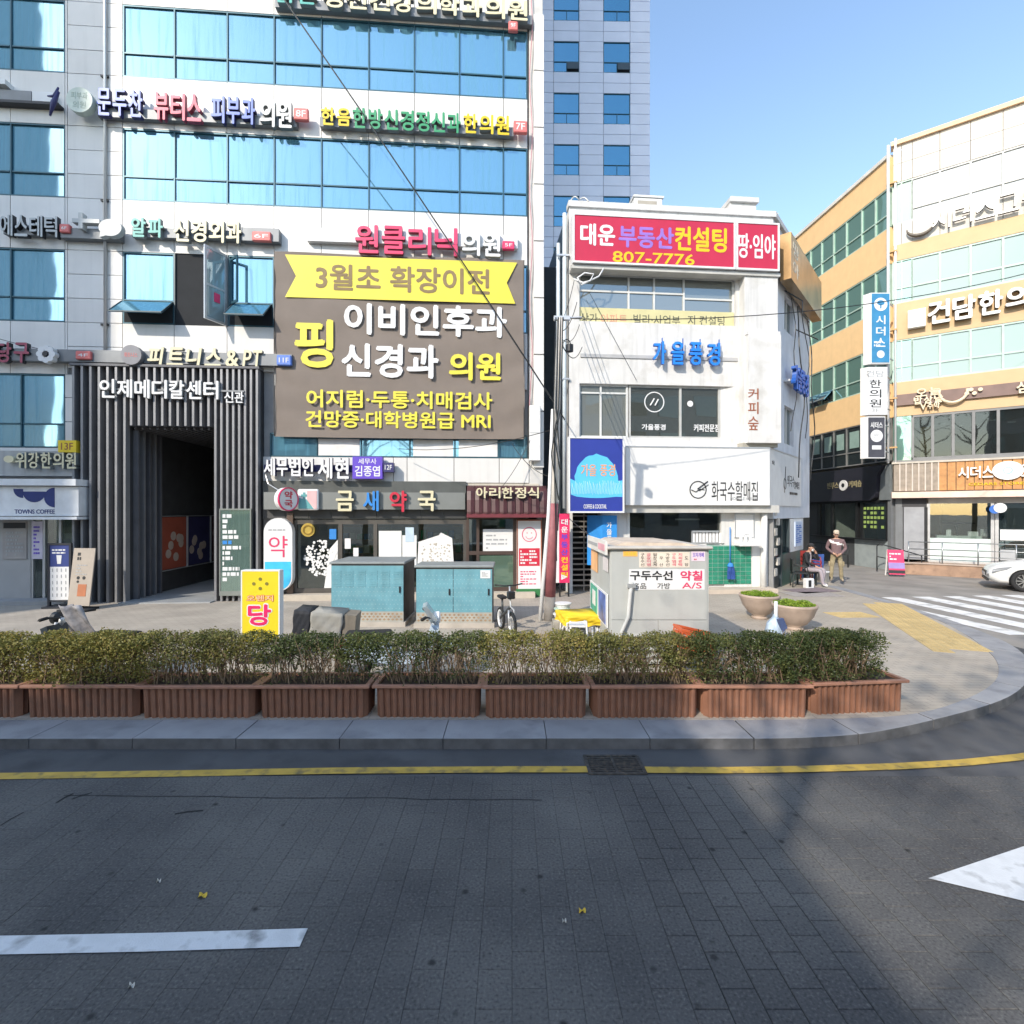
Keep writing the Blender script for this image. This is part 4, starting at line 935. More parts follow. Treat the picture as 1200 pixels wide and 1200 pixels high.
# ---------------------------------------------------------------- tower behind
B = Plane(2.32, 30, 1.0)
T = Thing('office_tower', 'lavender grey office tower with square blue windows behind the white building', 'building', B, 0, 0, 0)
bl = M_('tower_panel', (.70, .74, .86), .5, var=.04, rand=.05, scale=1); T.box('wall', (-1.2, 5.78, .06, 14, 0, 50), M_('tower_core', (.2, .2, .24), .7))
bw = [(.12, 1.62), (3.05, 4.62)]; cols = [(-1.2, .12), (.12, 1.62), (1.62, 3.05), (3.05, 4.62), (4.62, 5.8)]
tw_gl = glass('tower_glass', (.2, .42, .58), (.015, .11, .17), .55, .03, .02)
for k in range(0, 8):
    zt_ = 14.9+3.02*k; zb_ = zt_-1.8
    for (a, b) in cols:
        if (a, b) in bw: rs = [(zt_, zt_+.61), (zt_+.61, zt_+1.22)]
        else: rs = [(zb_+.6*i, zb_+.6*(i+1)) for i in range(3)]+[(zt_, zt_+.61), (zt_+.61, zt_+1.22)]
        for z0, z1 in rs: T.box('panel', (a+.012, b-.012, random.uniform(0, .004), .06, z0+.012, z1-.012), bl)
    for j, (a, b) in enumerate(bw):
        w = .035; tz = zb_+.6; mb = MB().box(a, b, .02, .08, zt_-w, zt_).box(a, b, .02, .08, zb_, zb_+w).box(a, a+w, .02, .08, zb_+w, zt_-w).box(b-w, b, .02, .08, zb_+w, zt_-w).box(a+w, b-w, .022, .08, tz, tz+w).box((a+b)/2, (a+b)/2+w, .024, .08, zb_+w, tz)
        f = T.part('window', mb, mull)
        T.box('pane', (a+w, b-w, .055, .059, tz+w, zt_-w), tw_gl, f); T.box('pane', (a+w, (a+b)/2, .055, .059, zb_+w, tz), tw_gl, f)
        if k == 5: T.box('open_pane', ((a+b)/2+w, b-w, .056, .0592, zb_+w, tz), MATS['dark_inside'], f); T.box('open_sash', ((a+b)/2+w, b-w, -.12, -.09, zb_+.1, tz-.12), dark_frame, f)
        else: T.box('pane', ((a+b)/2+w, b-w, .055, .059, zb_+w, tz), tw_gl, f)
# ---------------------------------------------------------------- the white corner building
C = Plane(1.74, 14.5, 5.0)
cu = C.u; cz_ = lambda py, x=770, y=0: C.uz(x, py, y)[1]
stucco = M_('white_stucco', (0.64, 0.63, 0.61), 0.8, var=0.06, scale=2, streak=.4, bump=.3, bscale=30, dirt=((.42, .4, .36), 2.2, .5))
wb = Thing('corner_building', 'white three storey corner building with signs on every floor', 'building', C, 0, 0, 0)
CL, CR = cu(667), cu(906)
a1 = math.radians(49-5.0)          # the side face turns back by this much in local coordinates
sd = (math.cos(a1), math.sin(a1)); SL = 4.9
ce = (CR+sd[0]*SL, sd[1]*SL)
top = cz_(248); f3 = (cz_(379), cz_(322)); f2 = (cz_(513), cz_(451)); g0 = (.75, cz_(600))
wl, wr = cu(679), cu(862)
gl_, gr_ = cu(735), cu(849)
def bw_(poly, z0, z1, name='wall', m=stucco): return wb.part(name, MB().slab(poly, z0, z1), m)
foot = [(CL, .35), (CR-.02, .35), (ce[0], ce[1]+.3), (ce[0]-.5, 10), (CL, 10)]
# solid bands and piers of the front, openings left free
for z0, z1 in ((f3[1], top), (f2[1], f3[0]), (g0[1], f2[0])): wb.box('wall', (CL, CR, 0, .36, z0, z1), stucco)
wb.box('wall', (CL, wl, 0, .36, f3[0], f3[1]), stucco); wb.box('wall', (wr, CR, 0, .36, f3[0], f3[1]), stucco)
wb.box('wall', (CL, wl, 0, .36, f2[0], f2[1]), stucco); wb.box('wall', (wr, CR, 0, .36, f2[0], f2[1]), stucco)
inner_m = M_('inside_shade', (.12, .115, .11), .8, var=.3)
# cut away back body behind rooms
wb.part('wall', MB().slab([(CL, 4), (CR-.3, 4), (ce[0], ce[1]+.3), (ce[0]-.5, 10), (CL, 10)], SW, top), stucco)
wb.part('floor_slab', MB().slab([(CL, .36), (CR-.05, .36), (CR+2.2, 3.9), (CL, 3.9)], f3[1]+.05, top-.02).slab([(CL, .36), (CR-.05, .36), (CR+2.2, 3.9), (CL, 3.9)], f2[1]+.05, f3[0]-.4).slab([(CL, .36), (CR-.05, .36), (CR+2.2, 3.9), (CL, 3.9)], g0[1]+.05, f2[0]-.5), M_('slab_grey', (.5, .5, .48), .8))
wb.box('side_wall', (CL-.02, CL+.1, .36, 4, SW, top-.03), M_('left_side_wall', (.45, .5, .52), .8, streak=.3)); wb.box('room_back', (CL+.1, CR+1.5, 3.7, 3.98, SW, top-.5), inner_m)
wb.box('parapet', (CL-.03, CR+.05, -.06, .25, top, top+.16), stucco)
wb.part('parapet', MB().slab([(CR+.06, -.06), (ce[0]+.1, ce[1]-.05), (ce[0]-.1, ce[1]+.2), (CR-.15, .24)], top, top+.16), stucco)
# third floor windows
wf = M_('white_frame', (.62, .62, .6), .5, var=.05); cg = glass('grey_window', (.8, .88, .9), (.16, .17, .16), .25, .02, .01)
def cwindow(us, zs, splits, m=wf, gl=cg, y=.14, w=.05, name='window'):
    mb = MB().box(us[0], us[-1], y-.05, y+.05, zs[-1]-w, zs[-1]).box(us[0], us[-1], y-.05, y+.05, zs[0], zs[0]+w)
    for i, u_ in enumerate(us): a = u_ if i == 0 else (u_-w if i == len(us)-1 else u_-w/2); mb.box(a, a+w, y-.05, y+.05, zs[0]+w, zs[-1]-w)
    for s_ in splits: mb.box(us[s_[0]]+w/2, us[s_[0]+1]-w/2, y-.045, y+.045, s_[1]-w/2, s_[1]+w/2)
    f = wb.part(name, mb, m)
    for i in range(len(us)-1):
        zz = [zs[0]]+sorted(s_[1] for s_ in splits if s_[0] == i)+[zs[-1]]
        for z0, z1 in zip(zz, zz[1:]): wb.box('pane', (us[i]+w*.4, us[i+1]-w*.4, y-.01+random.uniform(-.003, .003), y+.012, z0+w*.4, z1-w*.4), gl, f)
    return f
tz = cz_(342)
f = cwindow([wl, cu(738), cu(768), cu(803), wr], f3, [(0, tz), (1, tz), (2, tz), (3, cz_(347))])
wb.box('roller_blind', (wl+.3, cu(737), .2, .21, f3[0], tz-.1), M_('blind_cream', (.55, .52, .46), .7), f); wb.box('roller_blind', (cu(740), cu(801), .2, .21, f3[0], tz-.1), M_('blind_grey', (.5, .49, .47), .7), f)
wb.box('dark_inside', (cu(804), wr-.05, .3, .32, f3[0], cz_(347)), inner_m, f)
T = Thing('window_banner', 'pale yellow property banner strip along the third floor windows', 'banner', C, wl, .02, f3[0])
o = T.box('strip', (wl-.0, wr-.02, .06, .075, cz_(384), cz_(362)), M_('banner_pale_yellow', (.6, .55, .3), .7, var=.06))
def ctext(txt, x0, x1, y0, y1, yf, m, w=.02, TT=None, name='lettering', dep=.006):
    r = C.rect(x0, y0, x1, y1, yf); return (TT or T).part(name, text_mb(MB(), txt, r[0], r[1], r[2], r[3], yf, dep, w), m)
pg2 = M_('print_olive_grey', (.13, .13, .09), .6); ctext('상가·', 680, 703, 367, 379, .055, pg2, .01); ctext('아파트', 704, 735, 368, 380, .055, M_('print_faded_red', (.6, .3, .2), .6), .01)
ctext('·빌라·사업부', 739, 797, 369, 381, .055, pg2, .01); ctext('지 컨설팅', 806, 849, 370, 382, .055, pg2, .01)
# second floor windows
tz2 = cz_(461)
f = cwindow([wl, cu(705), cu(737)], f2, [(0, tz2), (1, tz2)])
f = cwindow([cu(738), cu(799), cu(846)], f2, [], M_('frame_greywhite', (.45, .45, .43), .5), glass('cafe_glass', (.8, .85, .85), (.05, .055, .05), .18, .02, .01), w=.06)
wb.part('window_reveal', MB().slab([(cu(846), .1), (wr, -.004), (wr, .4), (cu(846), .4)], f2[0], f2[1]), stucco)
mb = MB(); cxx, czz = C.uz(767, 471, .1); mb.lathe([(.27, 0), (.3, 0), (.3, .006), (.27, .006)], cxx, .12, 24, 'y', cz=czz).tube([(cxx-.12, .11, czz-.1), (cxx, .11, czz+.1)], .02, 5).tube([(cxx+.02, .11, czz-.1), (cxx+.12, .11, czz+.08)], .02, 5)
wb.part('window_emblem', mb, L_white, f); mb = MB(); c2 = C.uz(809, 473, .1); mb.disc(c2[0], c2[1], .09, .11, .118, 12); wb.part('window_emblem', mb, L_white, f)
r = C.rect(741, 489, 782, 504, .11); wb.box('paper_sheet', (r[0]+.3, r[0]+.75, .16, .168, f2[0]+.05, cz_(487)), M_('paper_grey', (.5, .52, .48), .7), f)
wb.part('lettering', text_mb(MB(), '가을풍경', *C.rect(752, 497, 780, 504, .11), .108, .005, .04), L_white, f)
wb.part('lettering', text_mb(MB(), '커피전문점', *C.rect(813, 497, 843, 506, .11), .108, .005, .04), L_white, f)
for k in range(5): wb.box('ceiling_strip', (cu(745)+k*.5, cu(745)+k*.5+.3, 2.6, 3.4, f2[1]-.14, f2[1]-.1), M_('dull_white', (.4, .4, .38), .6), f)
# roof sign, two red panels
rs = M_('roof_sign_red', (.50, .02, .06), .45, var=.05, streak=.06)
sz0, sz1 = cz_(313, 770, -.35), cz_(256, 770, -.35)
T = Thing('rooftop_sign', 'long red rooftop property sign with a telephone number', 'sign', C, cu(671), -.3, sz0)
ua, ub = cu(671, -.4), cu(861.5, -.4)
T.box('sign_face', (ua+.04, ub-.04, -.41, -.1, sz0+.05, sz1-.05), rs)
def frame(T, a, b, z0, z1, y0, y1, m, w=.05): T.part('frame', MB().box(a, b, y0, y1, z1-w, z1).box(a, b, y0, y1, z0, z0+w).box(a, a+w, y0, y1, z0+w, z1-w).box(b-w, b, y0, y1, z0+w, z1-w), m)
frame(T, ua, ub, sz0, sz1, -.43, -.08, L_white)
yf = -.418
ctext('대운', 680, 721, 262, 288, yf, print_white, .05); ctext('부동산', 725, 790, 265, 291, yf, M_('print_violet', (.3, .16, .55), .5), .05); ctext('컨설팅', 791, 852, 266, 295, yf, print_yellow, .05); ctext('807-7776', 718, 814, 296, 309, yf, print_yellow, .035)
T = Thing('rooftop_sign', 'short red rooftop sign panel at the corner beside the long one', 'sign', C, cu(863), -.3, sz0)
ua, ub = cu(862.5, -.4), cu(913, -.4); T.box('sign_face', (ua+.04, ub-.04, -.41, -.1, sz0+.05, sz1-.05), rs); frame(T, ua, ub, sz0, sz1, -.43, -.08, L_white)
ctext('땅·임야', 865, 909, 274, 303, yf, print_white, .05)
wb.box('sign_soffit', (CL, CR, -.35, 0, sz0-.12, sz0-.02), M_('soffit_grey', (.5, .49, .46), .7))
# rooftop ac and chimney
T = Thing('rooftop_unit', 'white rooftop air conditioner standing behind the red sign', 'air conditioner', C, cu(742), .5, top)
ua, ub = cu(742, .5), cu(775, .5); T.box('case', (ua, ub, .4, .9, top+.05, cz_(234, 758, .5)), white, bev=.02); T.box('grille', (ua+.1, ub-.18, .385, .4, top+.2, cz_(238, 758, .5)), M_('grille_beige', (.4, .36, .3), .6)); T.box('cap', (ua-.03, ub+.03, .37, .93, cz_(234, 758, .5), cz_(233, 758, .5)+.03), white)
T = Thing('rooftop_chimney', 'white stepped chimney block on the roof near the corner', 'chimney', C, cu(850), .6, top)
ua, ub = cu(851, .5), cu(886, .5); T.box('shaft', (ua+.12, ub, .5, 1.3, top, cz_(238, 868, .5)), stucco); T.box('cap', (ua+.1, ub+.06, .42, 1.38, cz_(238, 868, .5), cz_(232, 868, .5)), stucco, bev=.01)
T.part('slope', MB().prism([(ua-.05, cz_(252, 850, .5)), (ua+.12, cz_(252, 850, .5)), (ua+.12, cz_(240, 850, .5))], .5, 1.2), stucco)
T.box('base', (cu(848, .5), cu(911, .5), .45, 1.5, top+.05, cz_(249, 880, .5)), stucco)
T = Thing('roof_cable', 'loops of white cable lying over the roof edge at the left end', 'cable', C, CL, -.1, top)
T.part('cable', MB().tube([(CL+.05+.5*i/20, -.02+.05*math.cos(i*.5), top+.2+.05*math.sin(i*.55)+.06*math.sin(i*.16)) for i in range(21)], .018, 5), M_('cable_white', (.6, .6, .58), .5))
T.part('cable_loop', MB().tube([(CL+.06, -.3, sz0-.4+.0), (CL+.3, -.42, sz0-.55), (CL+.5, -.44, sz0-.5), (CL+.6, -.42, sz0-.3), (CL+.35, -.42, sz0-.28), (CL+.15, -.42, sz0-.42), (CL+.25, -.44, sz0-.62), (CL+.75, -.4, sz0-.35), (CL+.9, -.35, sz0-.1)], .022, 6), L_white)
# blue letters on the front
mid = cz_(424)
wb.box('groove_strip', (cu(680), cu(864), -.03, 0, cz_(421), cz_(417)), M_('strip_grey', (.42, .42, .42), .6))
L_azure = M_('letter_azure', (.02, .22, .8), .4, var=.05)
T = Thing('wall_sign', 'bright blue cafe letters on the white band between the upper floors', 'sign', C, cu(763), -.02, cz_(430))
r = C.rect(763, 400, 848, 427, -.25); letters(T, '가을풍경', r[0], r[1], r[2], r[3], -.22, .1, [L_azure, M_('letter_azure_side', (.02, .1, .4), .4)], .055, gap=.3)
for x_ in (773, 797, 817, 839): T.box('tie_bar', (cu(x_), cu(x_)+.025, -.17, -.15, cz_(429), cz_(398)), MATS['letter_azure_side'])
T.part('small_print', fake_lines(MB(), cu(693), cu(727), cz_(418.5, 700), cz_(414, 700), 1, -.004), print_grey)
# corner pillar with recess
T = wb
pl, pr = cu(866), cu(911, -.28)
wb.part('corner_pillar', MB().box(pl, pr, -.3, 0, cz_(519, 890, -.3), sz0-.02), stucco)
wb.part('corner_pillar', MB().box(cu(874, -.3), pr+.01, -.44, -.3, cz_(519, 890, -.4), cz_(392, 890, -.4)).box(cu(873, -.3), pr, -.42, -.3, cz_(392, 890, -.4), cz_(388, 890, -.4)), stucco)
wb.part('pillar_ledge', MB().box(pl-.05, pr, -.3, 0, cz_(524, 890, -.3), cz_(519, 890, -.3)), M_('ledge_grey', (.35, .33, .28), .8))
for ch, y0, y1 in (('커', 455, 468), ('피', 471, 485), ('숲', 488, 504)): ctext(ch, 877, 889, y0, y1, -.45, print_brown, .01, wb, dep=.02)
# ground floor sign box
yb = -.42
gb0, gb1 = cz_(592, 800, yb), cz_(524, 800, yb)
bl_, br_ = cu(733, yb), cu(902, yb)
T = Thing('noodle_shop_sign', 'long white fascia box of the noodle house wrapped round the corner', 'sign', C, bl_, yb, gb0)
sn = (sd[1], -sd[0])
e2 = (br_+sd[0]*3.9, yb+sd[1]*3.9)
T.part('fascia_box', MB().slab([(bl_, yb), (br_, yb), e2, (e2[0]-sn[0]*.4, e2[1]-sn[1]*.4+.1), (CR, -.002), (bl_, -.002)], gb0, gb1), white)
T.part('trim', MB().slab([(bl_-.01, yb-.012), (br_, yb-.012), (e2[0]+sn[0]*.012, e2[1]+sn[1]*.012), (e2[0], e2[1]+.03), (br_-.02, yb+.02), (bl_, yb+.02)], gb1-.015, gb1+.02), alu)
def ct2(txt, x0, x1, y0, y1, m, w): return ctext(txt, x0, x1, y0, y1, yb-.006, m, w, T)
ct2('화국수할매집', 834, 888, 564, 587, print_black, .0); ct2('NOODLE HOUSE', 856, 887, 582.5, 586, print_grey, .02)
cxx, czz = C.uz(818, 574, yb); T.part('bowl_logo', MB().lathe([(.22, 0), (.25, 0), (.25, .006), (.22, .006)], cxx, yb, 28, 'y', cz=czz).tube([(cxx-.2, yb-.008, czz+.0), (cxx-.07, yb-.008, czz-.06), (cxx+.05, yb-.008, czz+.02), (cxx+.18, yb-.008, czz+.0)], .015, 4).tube([(cxx-.02, yb-.01, czz+.02), (cxx+.28, yb-.01, czz+.24)], .018, 4).tube([(cxx+.03, yb-.01, czz-.03), (cxx+.3, yb-.01, czz+.15)], .012, 4), print_black)
# side print on the wrapped part
MS = Matrix.Translation((br_, yb, 0)) @ Matrix.Rotation(a1, 4, 'Z')
h_ = gb1-gb0
for tx, x0, x1, z0, z1, w_ in (('외국', .25, .5, .72, .8, .02), ('외국수', 2.0, 2.9, .38, .6, .0), ('할매집', 2.9, 3.6, .35, .5, .0)):
    T.part('lettering', text_mb(MB(), tx, x0, x1, gb0+h_*z0, gb0+h_*z1, -.006, .006, w_, M=MS), print_black)
T.part('small_print', fake_lines(MB(), 2.3, 3.5, gb0+h_*.2, gb0+h_*.3, 1, -.004).move(MS), print_black)
mb = MB().lathe([(.15, 0), (.18, 0), (.18, .006), (.15, .006)], 1.7, 0, 20, 'y', cz=gb0+h_*.42).tube([(1.62, -.006, gb0+h_*.25), (1.78, -.006, gb0+h_*.75)], .015, 4); T.part('bowl_logo', mb.move(MS), print_black)
wb.box('soffit_beam', (bl_, CR, -.3, .0, g0[1]-.02, gb0), M_('soffit_beam', (.5, .49, .46), .7, streak=.2))
# ground floor front
wb.box('wall', (CL, cu(671), 0, .36, SW, g0[1]), stucco); wb.box('wall', (cu(704), gl_, 0, .36, SW, g0[1]), stucco)
sash = cz_(637)
wb.box('opening_frame', (gl_, gl_+.07, -.02, .3, sash, g0[1]), wf)
wb.box('wall', (gl_+.0, cu(828), 0, .36, SW, sash), stucco); wb.box('wall', (gr_, cu(886), 0, .36, SW, g0[1]), stucco); wb.box('wall', (cu(829), gr_, .05, .36, SW, sash), stucco)
o = wb.box('open_window', (gl_+.07, gr_, .1, .12, sash, g0[1]-.02), glass('noodle_glass', (.8, .85, .85), (.015, .015, .015), .08, clear=.8))
wb.box('lamp_tube', (cu(800), cu(829), .5, .54, cz_(610), cz_(608)), M_('tube_pale', (.6, .6, .58), .4), o)
mb = MB()
for k in range(9): mb.box(cu(812)+k*.1, cu(812)+k*.1+.07, .02, .06, sash, cz_(623)-.02*(k % 3))
wb.part('jars', mb, L_white, o); wb.part('basket', MB().box(cu(810), cu(842), -.02, .0, sash, sash+.03).box(cu(810), cu(842), -.02, 0, cz_(624), cz_(622)).box(cu(810), cu(810)+.02, -.02, 0, sash, cz_(622)), alu, o)
wb.box('window_post', (cu(845), gr_, -.01, .09, sash, g0[1]), wf)
# small square green tiles: joined strips, each tile a proud piece
gt = M_('green_tile', (.03, .22, .14), .25, var=.25, scale=4)
grout = M_('green_grout', (.3, .45, .38), .8)
wb.box('tile_bed', (cu(828), cu(880), -.01, .04, .3, sash-.06), grout)
mb = MB(); a = cu(828); zz0 = .3; nx = 8; nz = 9; tw = (cu(880)-a)/nx; th = (sash-.08-zz0)/nz
for i in range(nx):
    for j in range(nz): mb2 = MB().box(a+i*tw+.008, a+(i+1)*tw-.008, -.022, -.01, zz0+j*th+.008, zz0+(j+1)*th-.008); wb.part('tile', mb2, gt)
wb.part('white_post', MB().tube([(cu(892), -.1, SW), (cu(893), -.12, g0[1])], .085, 10), white)
wb.box('wall', (cu(881), cu(899), -.02, .3, SW, g0[1]), white)
wb.box('front_step', (gl_, cu(900), -.5, 0, 0, SW+.12), M_('step_stone2', (.5, .42, .34), .8, var=.12))
# sink niche
T = Thing('wash_basin', 'white wash basin and mirror board outside the noodle house window', 'basin', C, cu(860), -.05, cz_(637))
T.box('board', (cu(860), cu(883), -.05, -.0, cz_(630), cz_(602)), L_white); T.part('board_frame', MB().box(cu(860), cu(883), -.06, -.05, cz_(603), cz_(601)).box(cu(860), cu(860)+.03, -.06, -.05, cz_(630), cz_(603)).box(cu(883)-.03, cu(883), -.06, -.05, cz_(630), cz_(603)), alu)
T.box('basin', (cu(859), cu(884), -.4, -.05, cz_(640), cz_(635)), L_white, bev=.02); T.part('tap', MB().tube([(cu(871), -.1, cz_(635)), (cu(871), -.1, cz_(627)), (cu(871), -.25, cz_(626))], .02, 6), alu)
for k in range(3): T.part('bottle', MB().lathe([(.04, 0), (.045, .02), (.045, .12), (.015, .16), (.015, .19)], cu(863)+k*.14, -.25, 10, cz=cz_(635)), L_white)
T = Thing('hanging_mop', 'blue mop hanging upside down on the green tiles', 'mop', C, cu(856), -.08, .5)
mx_ = cu(856, -.1); zt2 = cz_(618)
T.part('handle', MB().tube([(mx_, -.08, zt2), (mx_, -.08, cz_(663))], .014, 6), print_sky)
mb = MB(); rnd = random.Random(31)
for k in range(26): q = rnd.uniform(-.1, .1); mb.tube([(mx_+q*.5, -.08-rnd.random()*.08, cz_(662)), (mx_+q, -.1-rnd.random()*.08, cz_(670)), (mx_+q*1.05, -.1-rnd.random()*.06, cz_(679))], .016, 4)
T.part('mop_head', mb, M_('mop_blue', (.03, .08, .3), .8)); T.part('collar', MB().lathe([(.05, 0), (.08, -.06), (.09, -.1)], mx_, -.1, 12, cz=cz_(660)), print_sky)
# shutter doorway on the left
sl_, sr_ = cu(670), cu(704)
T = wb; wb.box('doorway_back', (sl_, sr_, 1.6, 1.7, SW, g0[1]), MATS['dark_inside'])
sh = MB()
for k in range(17): zz = SW+.15+k*.155; sh.box(sl_+.05, sr_-.05, .3, .33, zz, zz+.045)
sh.box((sl_+sr_)/2-.015, (sl_+sr_)/2+.015, .29, .3, SW, g0[1]-.05); s_ = wb.part('shutter_bars', sh, M_('shutter_steel', (.3, .28, .26), .4, .5))
wb.box('shutter_post', (sl_, sl_+.05, .26, .36, SW, g0[1]), dark_metal)
# blue poster sign standing out from the wall
yb2 = -.7
T = Thing('blade_poster_sign', 'large dark blue framed cafe poster sign with a light blue tree shape', 'sign', C, cu(668), yb2, cz_(601, 700, yb2))
ua, ub = cu(666, yb2), cu(731.5, yb2); za, zb = cz_(601, 700, yb2), cz_(512, 700, yb2)
T.box('poster', (ua+.04, ub-.04, yb2, yb2+.14, za+.04, zb-.04), M_('poster_indigo', (.025, .045, .3), .5, var=.06)); frame(T, ua, ub, za, zb, yb2-.02, yb2+.16, L_white, .045)
cyan = M_('poster_cyan', (.1, .5, .8), .5, var=.06); mx = (ua+ub)/2; hh = zb-za; ww = ub-ua
pts = [(mx+ww*.39*math.cos(k*PI/18)*(1+.03*math.sin(k*3.1)), za+hh*.42+hh*.35*math.sin(k*PI/18)*(1+.03*math.sin(k*2.3))) for k in range(19)]
T.part('tree_shape', MB().prism([(ua+.07, za+hh*.24)]+[(ua+.045+(ww-.09)*k/8, za+hh*(.225-.03*math.sin(k/8*PI))) for k in range(1, 8)]+[(ub-.05, za+hh*.21), (ub-.05, za+hh*.43)]+pts+[(ua+.05, za+hh*.45)], yb2-.005, yb2+.001), cyan)
mb = MB(); rnd = random.Random(44)
for k in range(34): x_ = ua+.08+(ww-.16)*k/33; mb.tube([(x_, yb2-.006, za+hh*(.24+.02*rnd.random())), (x_+.02, yb2-.006, za+hh*(.3+rnd.random()*.05)), (x_+rnd.uniform(-.03, .03), yb2-.006, za+hh*(.38+rnd.random()*.05))], .006, 4)
T.part('tree_strokes', mb, M_('poster_ice', (.5, .72, .85), .5))
r = C.rect(681, 544, 698, 558, yb2); ctext('가을', 681, 699, 544, 558, yb2-.012, M_('print_rustorange', (.7, .35, .2), .5), .03, T); ctext('풍경', 703, 721, 544, 558, yb2-.012, MATS['print_rustorange'], .03, T); ctext('COFFEE & COCKTAIL', 684, 711, 591, 596, yb2-.006, L_white, .03, T)
T.part('bracket', MB().box(ua+.3, ua+.36, yb2+.16, 0, zb-.4, zb-.36).box(ub-.3, ub-.24, yb2+.16, 0, zb-.4, zb-.36).box(ua+.3, ua+.36, yb2+.16, .0, za+.3, za+.34).box(ub-.3, ub-.24, yb2+.16, 0, za+.3, za+.34), alu)
T = Thing('wedge_sign', 'small bright blue wedge sign with white characters under the indigo poster', 'sign', C, cu(705), -.3, cz_(632, 712))
ua, ub = cu(705.5, -.3), cu(722.5, -.3); za, zb = .9, cz_(604, 712, -.3)
T.part('sign_body', MB().slab([(ua, -.34), (ub, -.34), (ub, -.1), (ua-.35, -.002)], za, zb), M_('wedge_blue', (.03, .25, .65), .45)); 
for i, ch in enumerate('가을풍경'): ctext(ch, 711, 717, 612+i*8, 619+i*8, -.348, L_white, .03, T)
# red vertical sign at the left
T = Thing('vertical_sign', 'narrow pink red vertical property sign beside the dark shutter', 'sign', C, cu(656), -.4, cz_(684, 661))
ua, ub = cu(655.5, -.6), cu(667.5, -.6); za, zb = cz_(683, 661, -.6), cz_(602, 661, -.6)
T.box('sign_face', (ua, ub, -.6, -.5, za, zb), M_('vertical_red', (.65, .03, .12), .45)); T.box('white_back', (ua-.12, ua-.002, -.58, -.4, za, zb-.1), L_white)
for i, (ch, m) in enumerate((('대', L_white), ('운', L_white), ('부', print_purple), ('동', print_purple), ('산', print_purple), ('컨', print_yellow), ('설', print_yellow), ('팅', print_yellow))):
    zz = zb-.12-(i+1)*.205; T.part('lettering', text_mb(MB(), ch, ua+.05, ub-.05, zz+.02, zz+.18, -.606, .006, .05), m)
T.part('arrow', MB().prism([(ua+.05, za+.08), (ub-.05, za+.16), (ua+.05, za+.24)], -.606, -.6), L_white)
T.box('leg', (ua, ua+.04, -.58, -.54, SW, za), dark_metal); T.box('leg', (ub-.04, ub, -.58, -.54, SW, za), dark_metal)
# left edge strip: pipes
T = Thing('downpipe', 'white downpipe with brackets at the left edge of the white building', 'pipe', C, CL-.1, .05, SW)
T.part('pipe', MB().tube([(CL-.14, -.02, 2.5), (CL-.14, -.02, top-.2)], .055, 8).tube([(CL-.3, .1, 1), (CL-.3, .1, top-1)], .06, 8), M_('pipe_paleblue', (.55, .62, .66), .6)); T.box('bracket', (CL-.36, CL, -.08, .0, cz_(448), cz_(446)), alu); T.box('bracket', (CL-.36, CL, -.08, .0, cz_(306), cz_(304)), alu)
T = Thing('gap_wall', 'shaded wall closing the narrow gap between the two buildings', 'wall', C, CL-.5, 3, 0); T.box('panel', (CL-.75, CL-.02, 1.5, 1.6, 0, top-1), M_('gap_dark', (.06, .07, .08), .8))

# ---- side face, its own plane
cpt = C.pt(CR, 0)
S = Plane(cpt[0], cpt[1], 54-5.0+0.0)
side_m = M_('side_paint', (.62, .64, .68), .8, var=.06, streak=.3)
T = wb
def sbox(name, u0, u1, y0, y1, z0, z1, m, parent=None, bev=0):
    M = Matrix.Translation((CR, 0, 0)) @ Matrix.Rotation(a1, 4, 'Z'); return wb.part(name, MB().box(u0, u1, y0, y1, z0, z1, bev=bev, M=M), m, parent)
sbox('side_wall', 0.02, 1.3, .0, .3, f2[0], top, side_m); sbox('side_wall', 2.5, SL, 0, .3, f2[0], top, side_m)
sbox('side_wall', 1.3, 2.5, 0, .3, f2[1]-.3, f3[0]+.3, side_m); sbox('side_wall', 1.3, 2.5, 0, .3, f3[1], top, side_m)
sbox('side_wall', .02, SL, 0, .3, g0[1]-.2, f2[0], side_m)
for z0, z1 in ((f2[0], f2[1]-.3), (f3[0]+.3, f3[1])):
    f = sbox('side_window', 1.3, 2.5, .12, .2, z0, z1, cg); sbox('window_bar', 1.88, 1.93, .08, .12, z0, z1, wf, f); sbox('window_bar', 1.3, 2.5, .07, .12, z0, z0+.05, wf, f); sbox('window_bar', 1.3, 1.35, .072, .12, z0+.05, z1, wf, f)
gs = M_('gold_sign', (.4, .25, .12), .28, .75, var=.35, scale=1.2)
o = sbox('side_sign_panel', .35, 4.8, -.4, -.1, sz0, sz1, gs)
MS2 = Matrix.Translation((CR, 0, 0)) @ Matrix.Rotation(a1, 4, 'Z')
wb.part('worn_lettering', text_mb(text_mb(MB(), '땅', .6, 1.3, sz1-.6, sz1-.15, -.406, .006, .03, M=MS2), '야', .6, 1.3, sz1-1.15, sz1-.7, -.406, .006, .03, M=MS2), M_('worn_cream', (.6, .55, .45), .6), o)
wb.part('sign_stay', MB().tube([(0.9, -.1, sz0-.1), (1.3, -.5, sz0-.4), (1.3, -.5, sz0-.8), (2.2, -.5, sz0-.8)], .02, 5).tube([(2.4, -.1, sz0-.9), (3.6, -.5, sz0-1.0)], .02, 5).move(MS2), dark_metal, o)
T = Thing('side_wall_sign', 'dark blue cafe letters on the shaded side wall of the white building', 'sign', S, 1.2, -.1, cz_(450))
lz0, lz1 = cz_(447)+.1, cz_(418)+.15
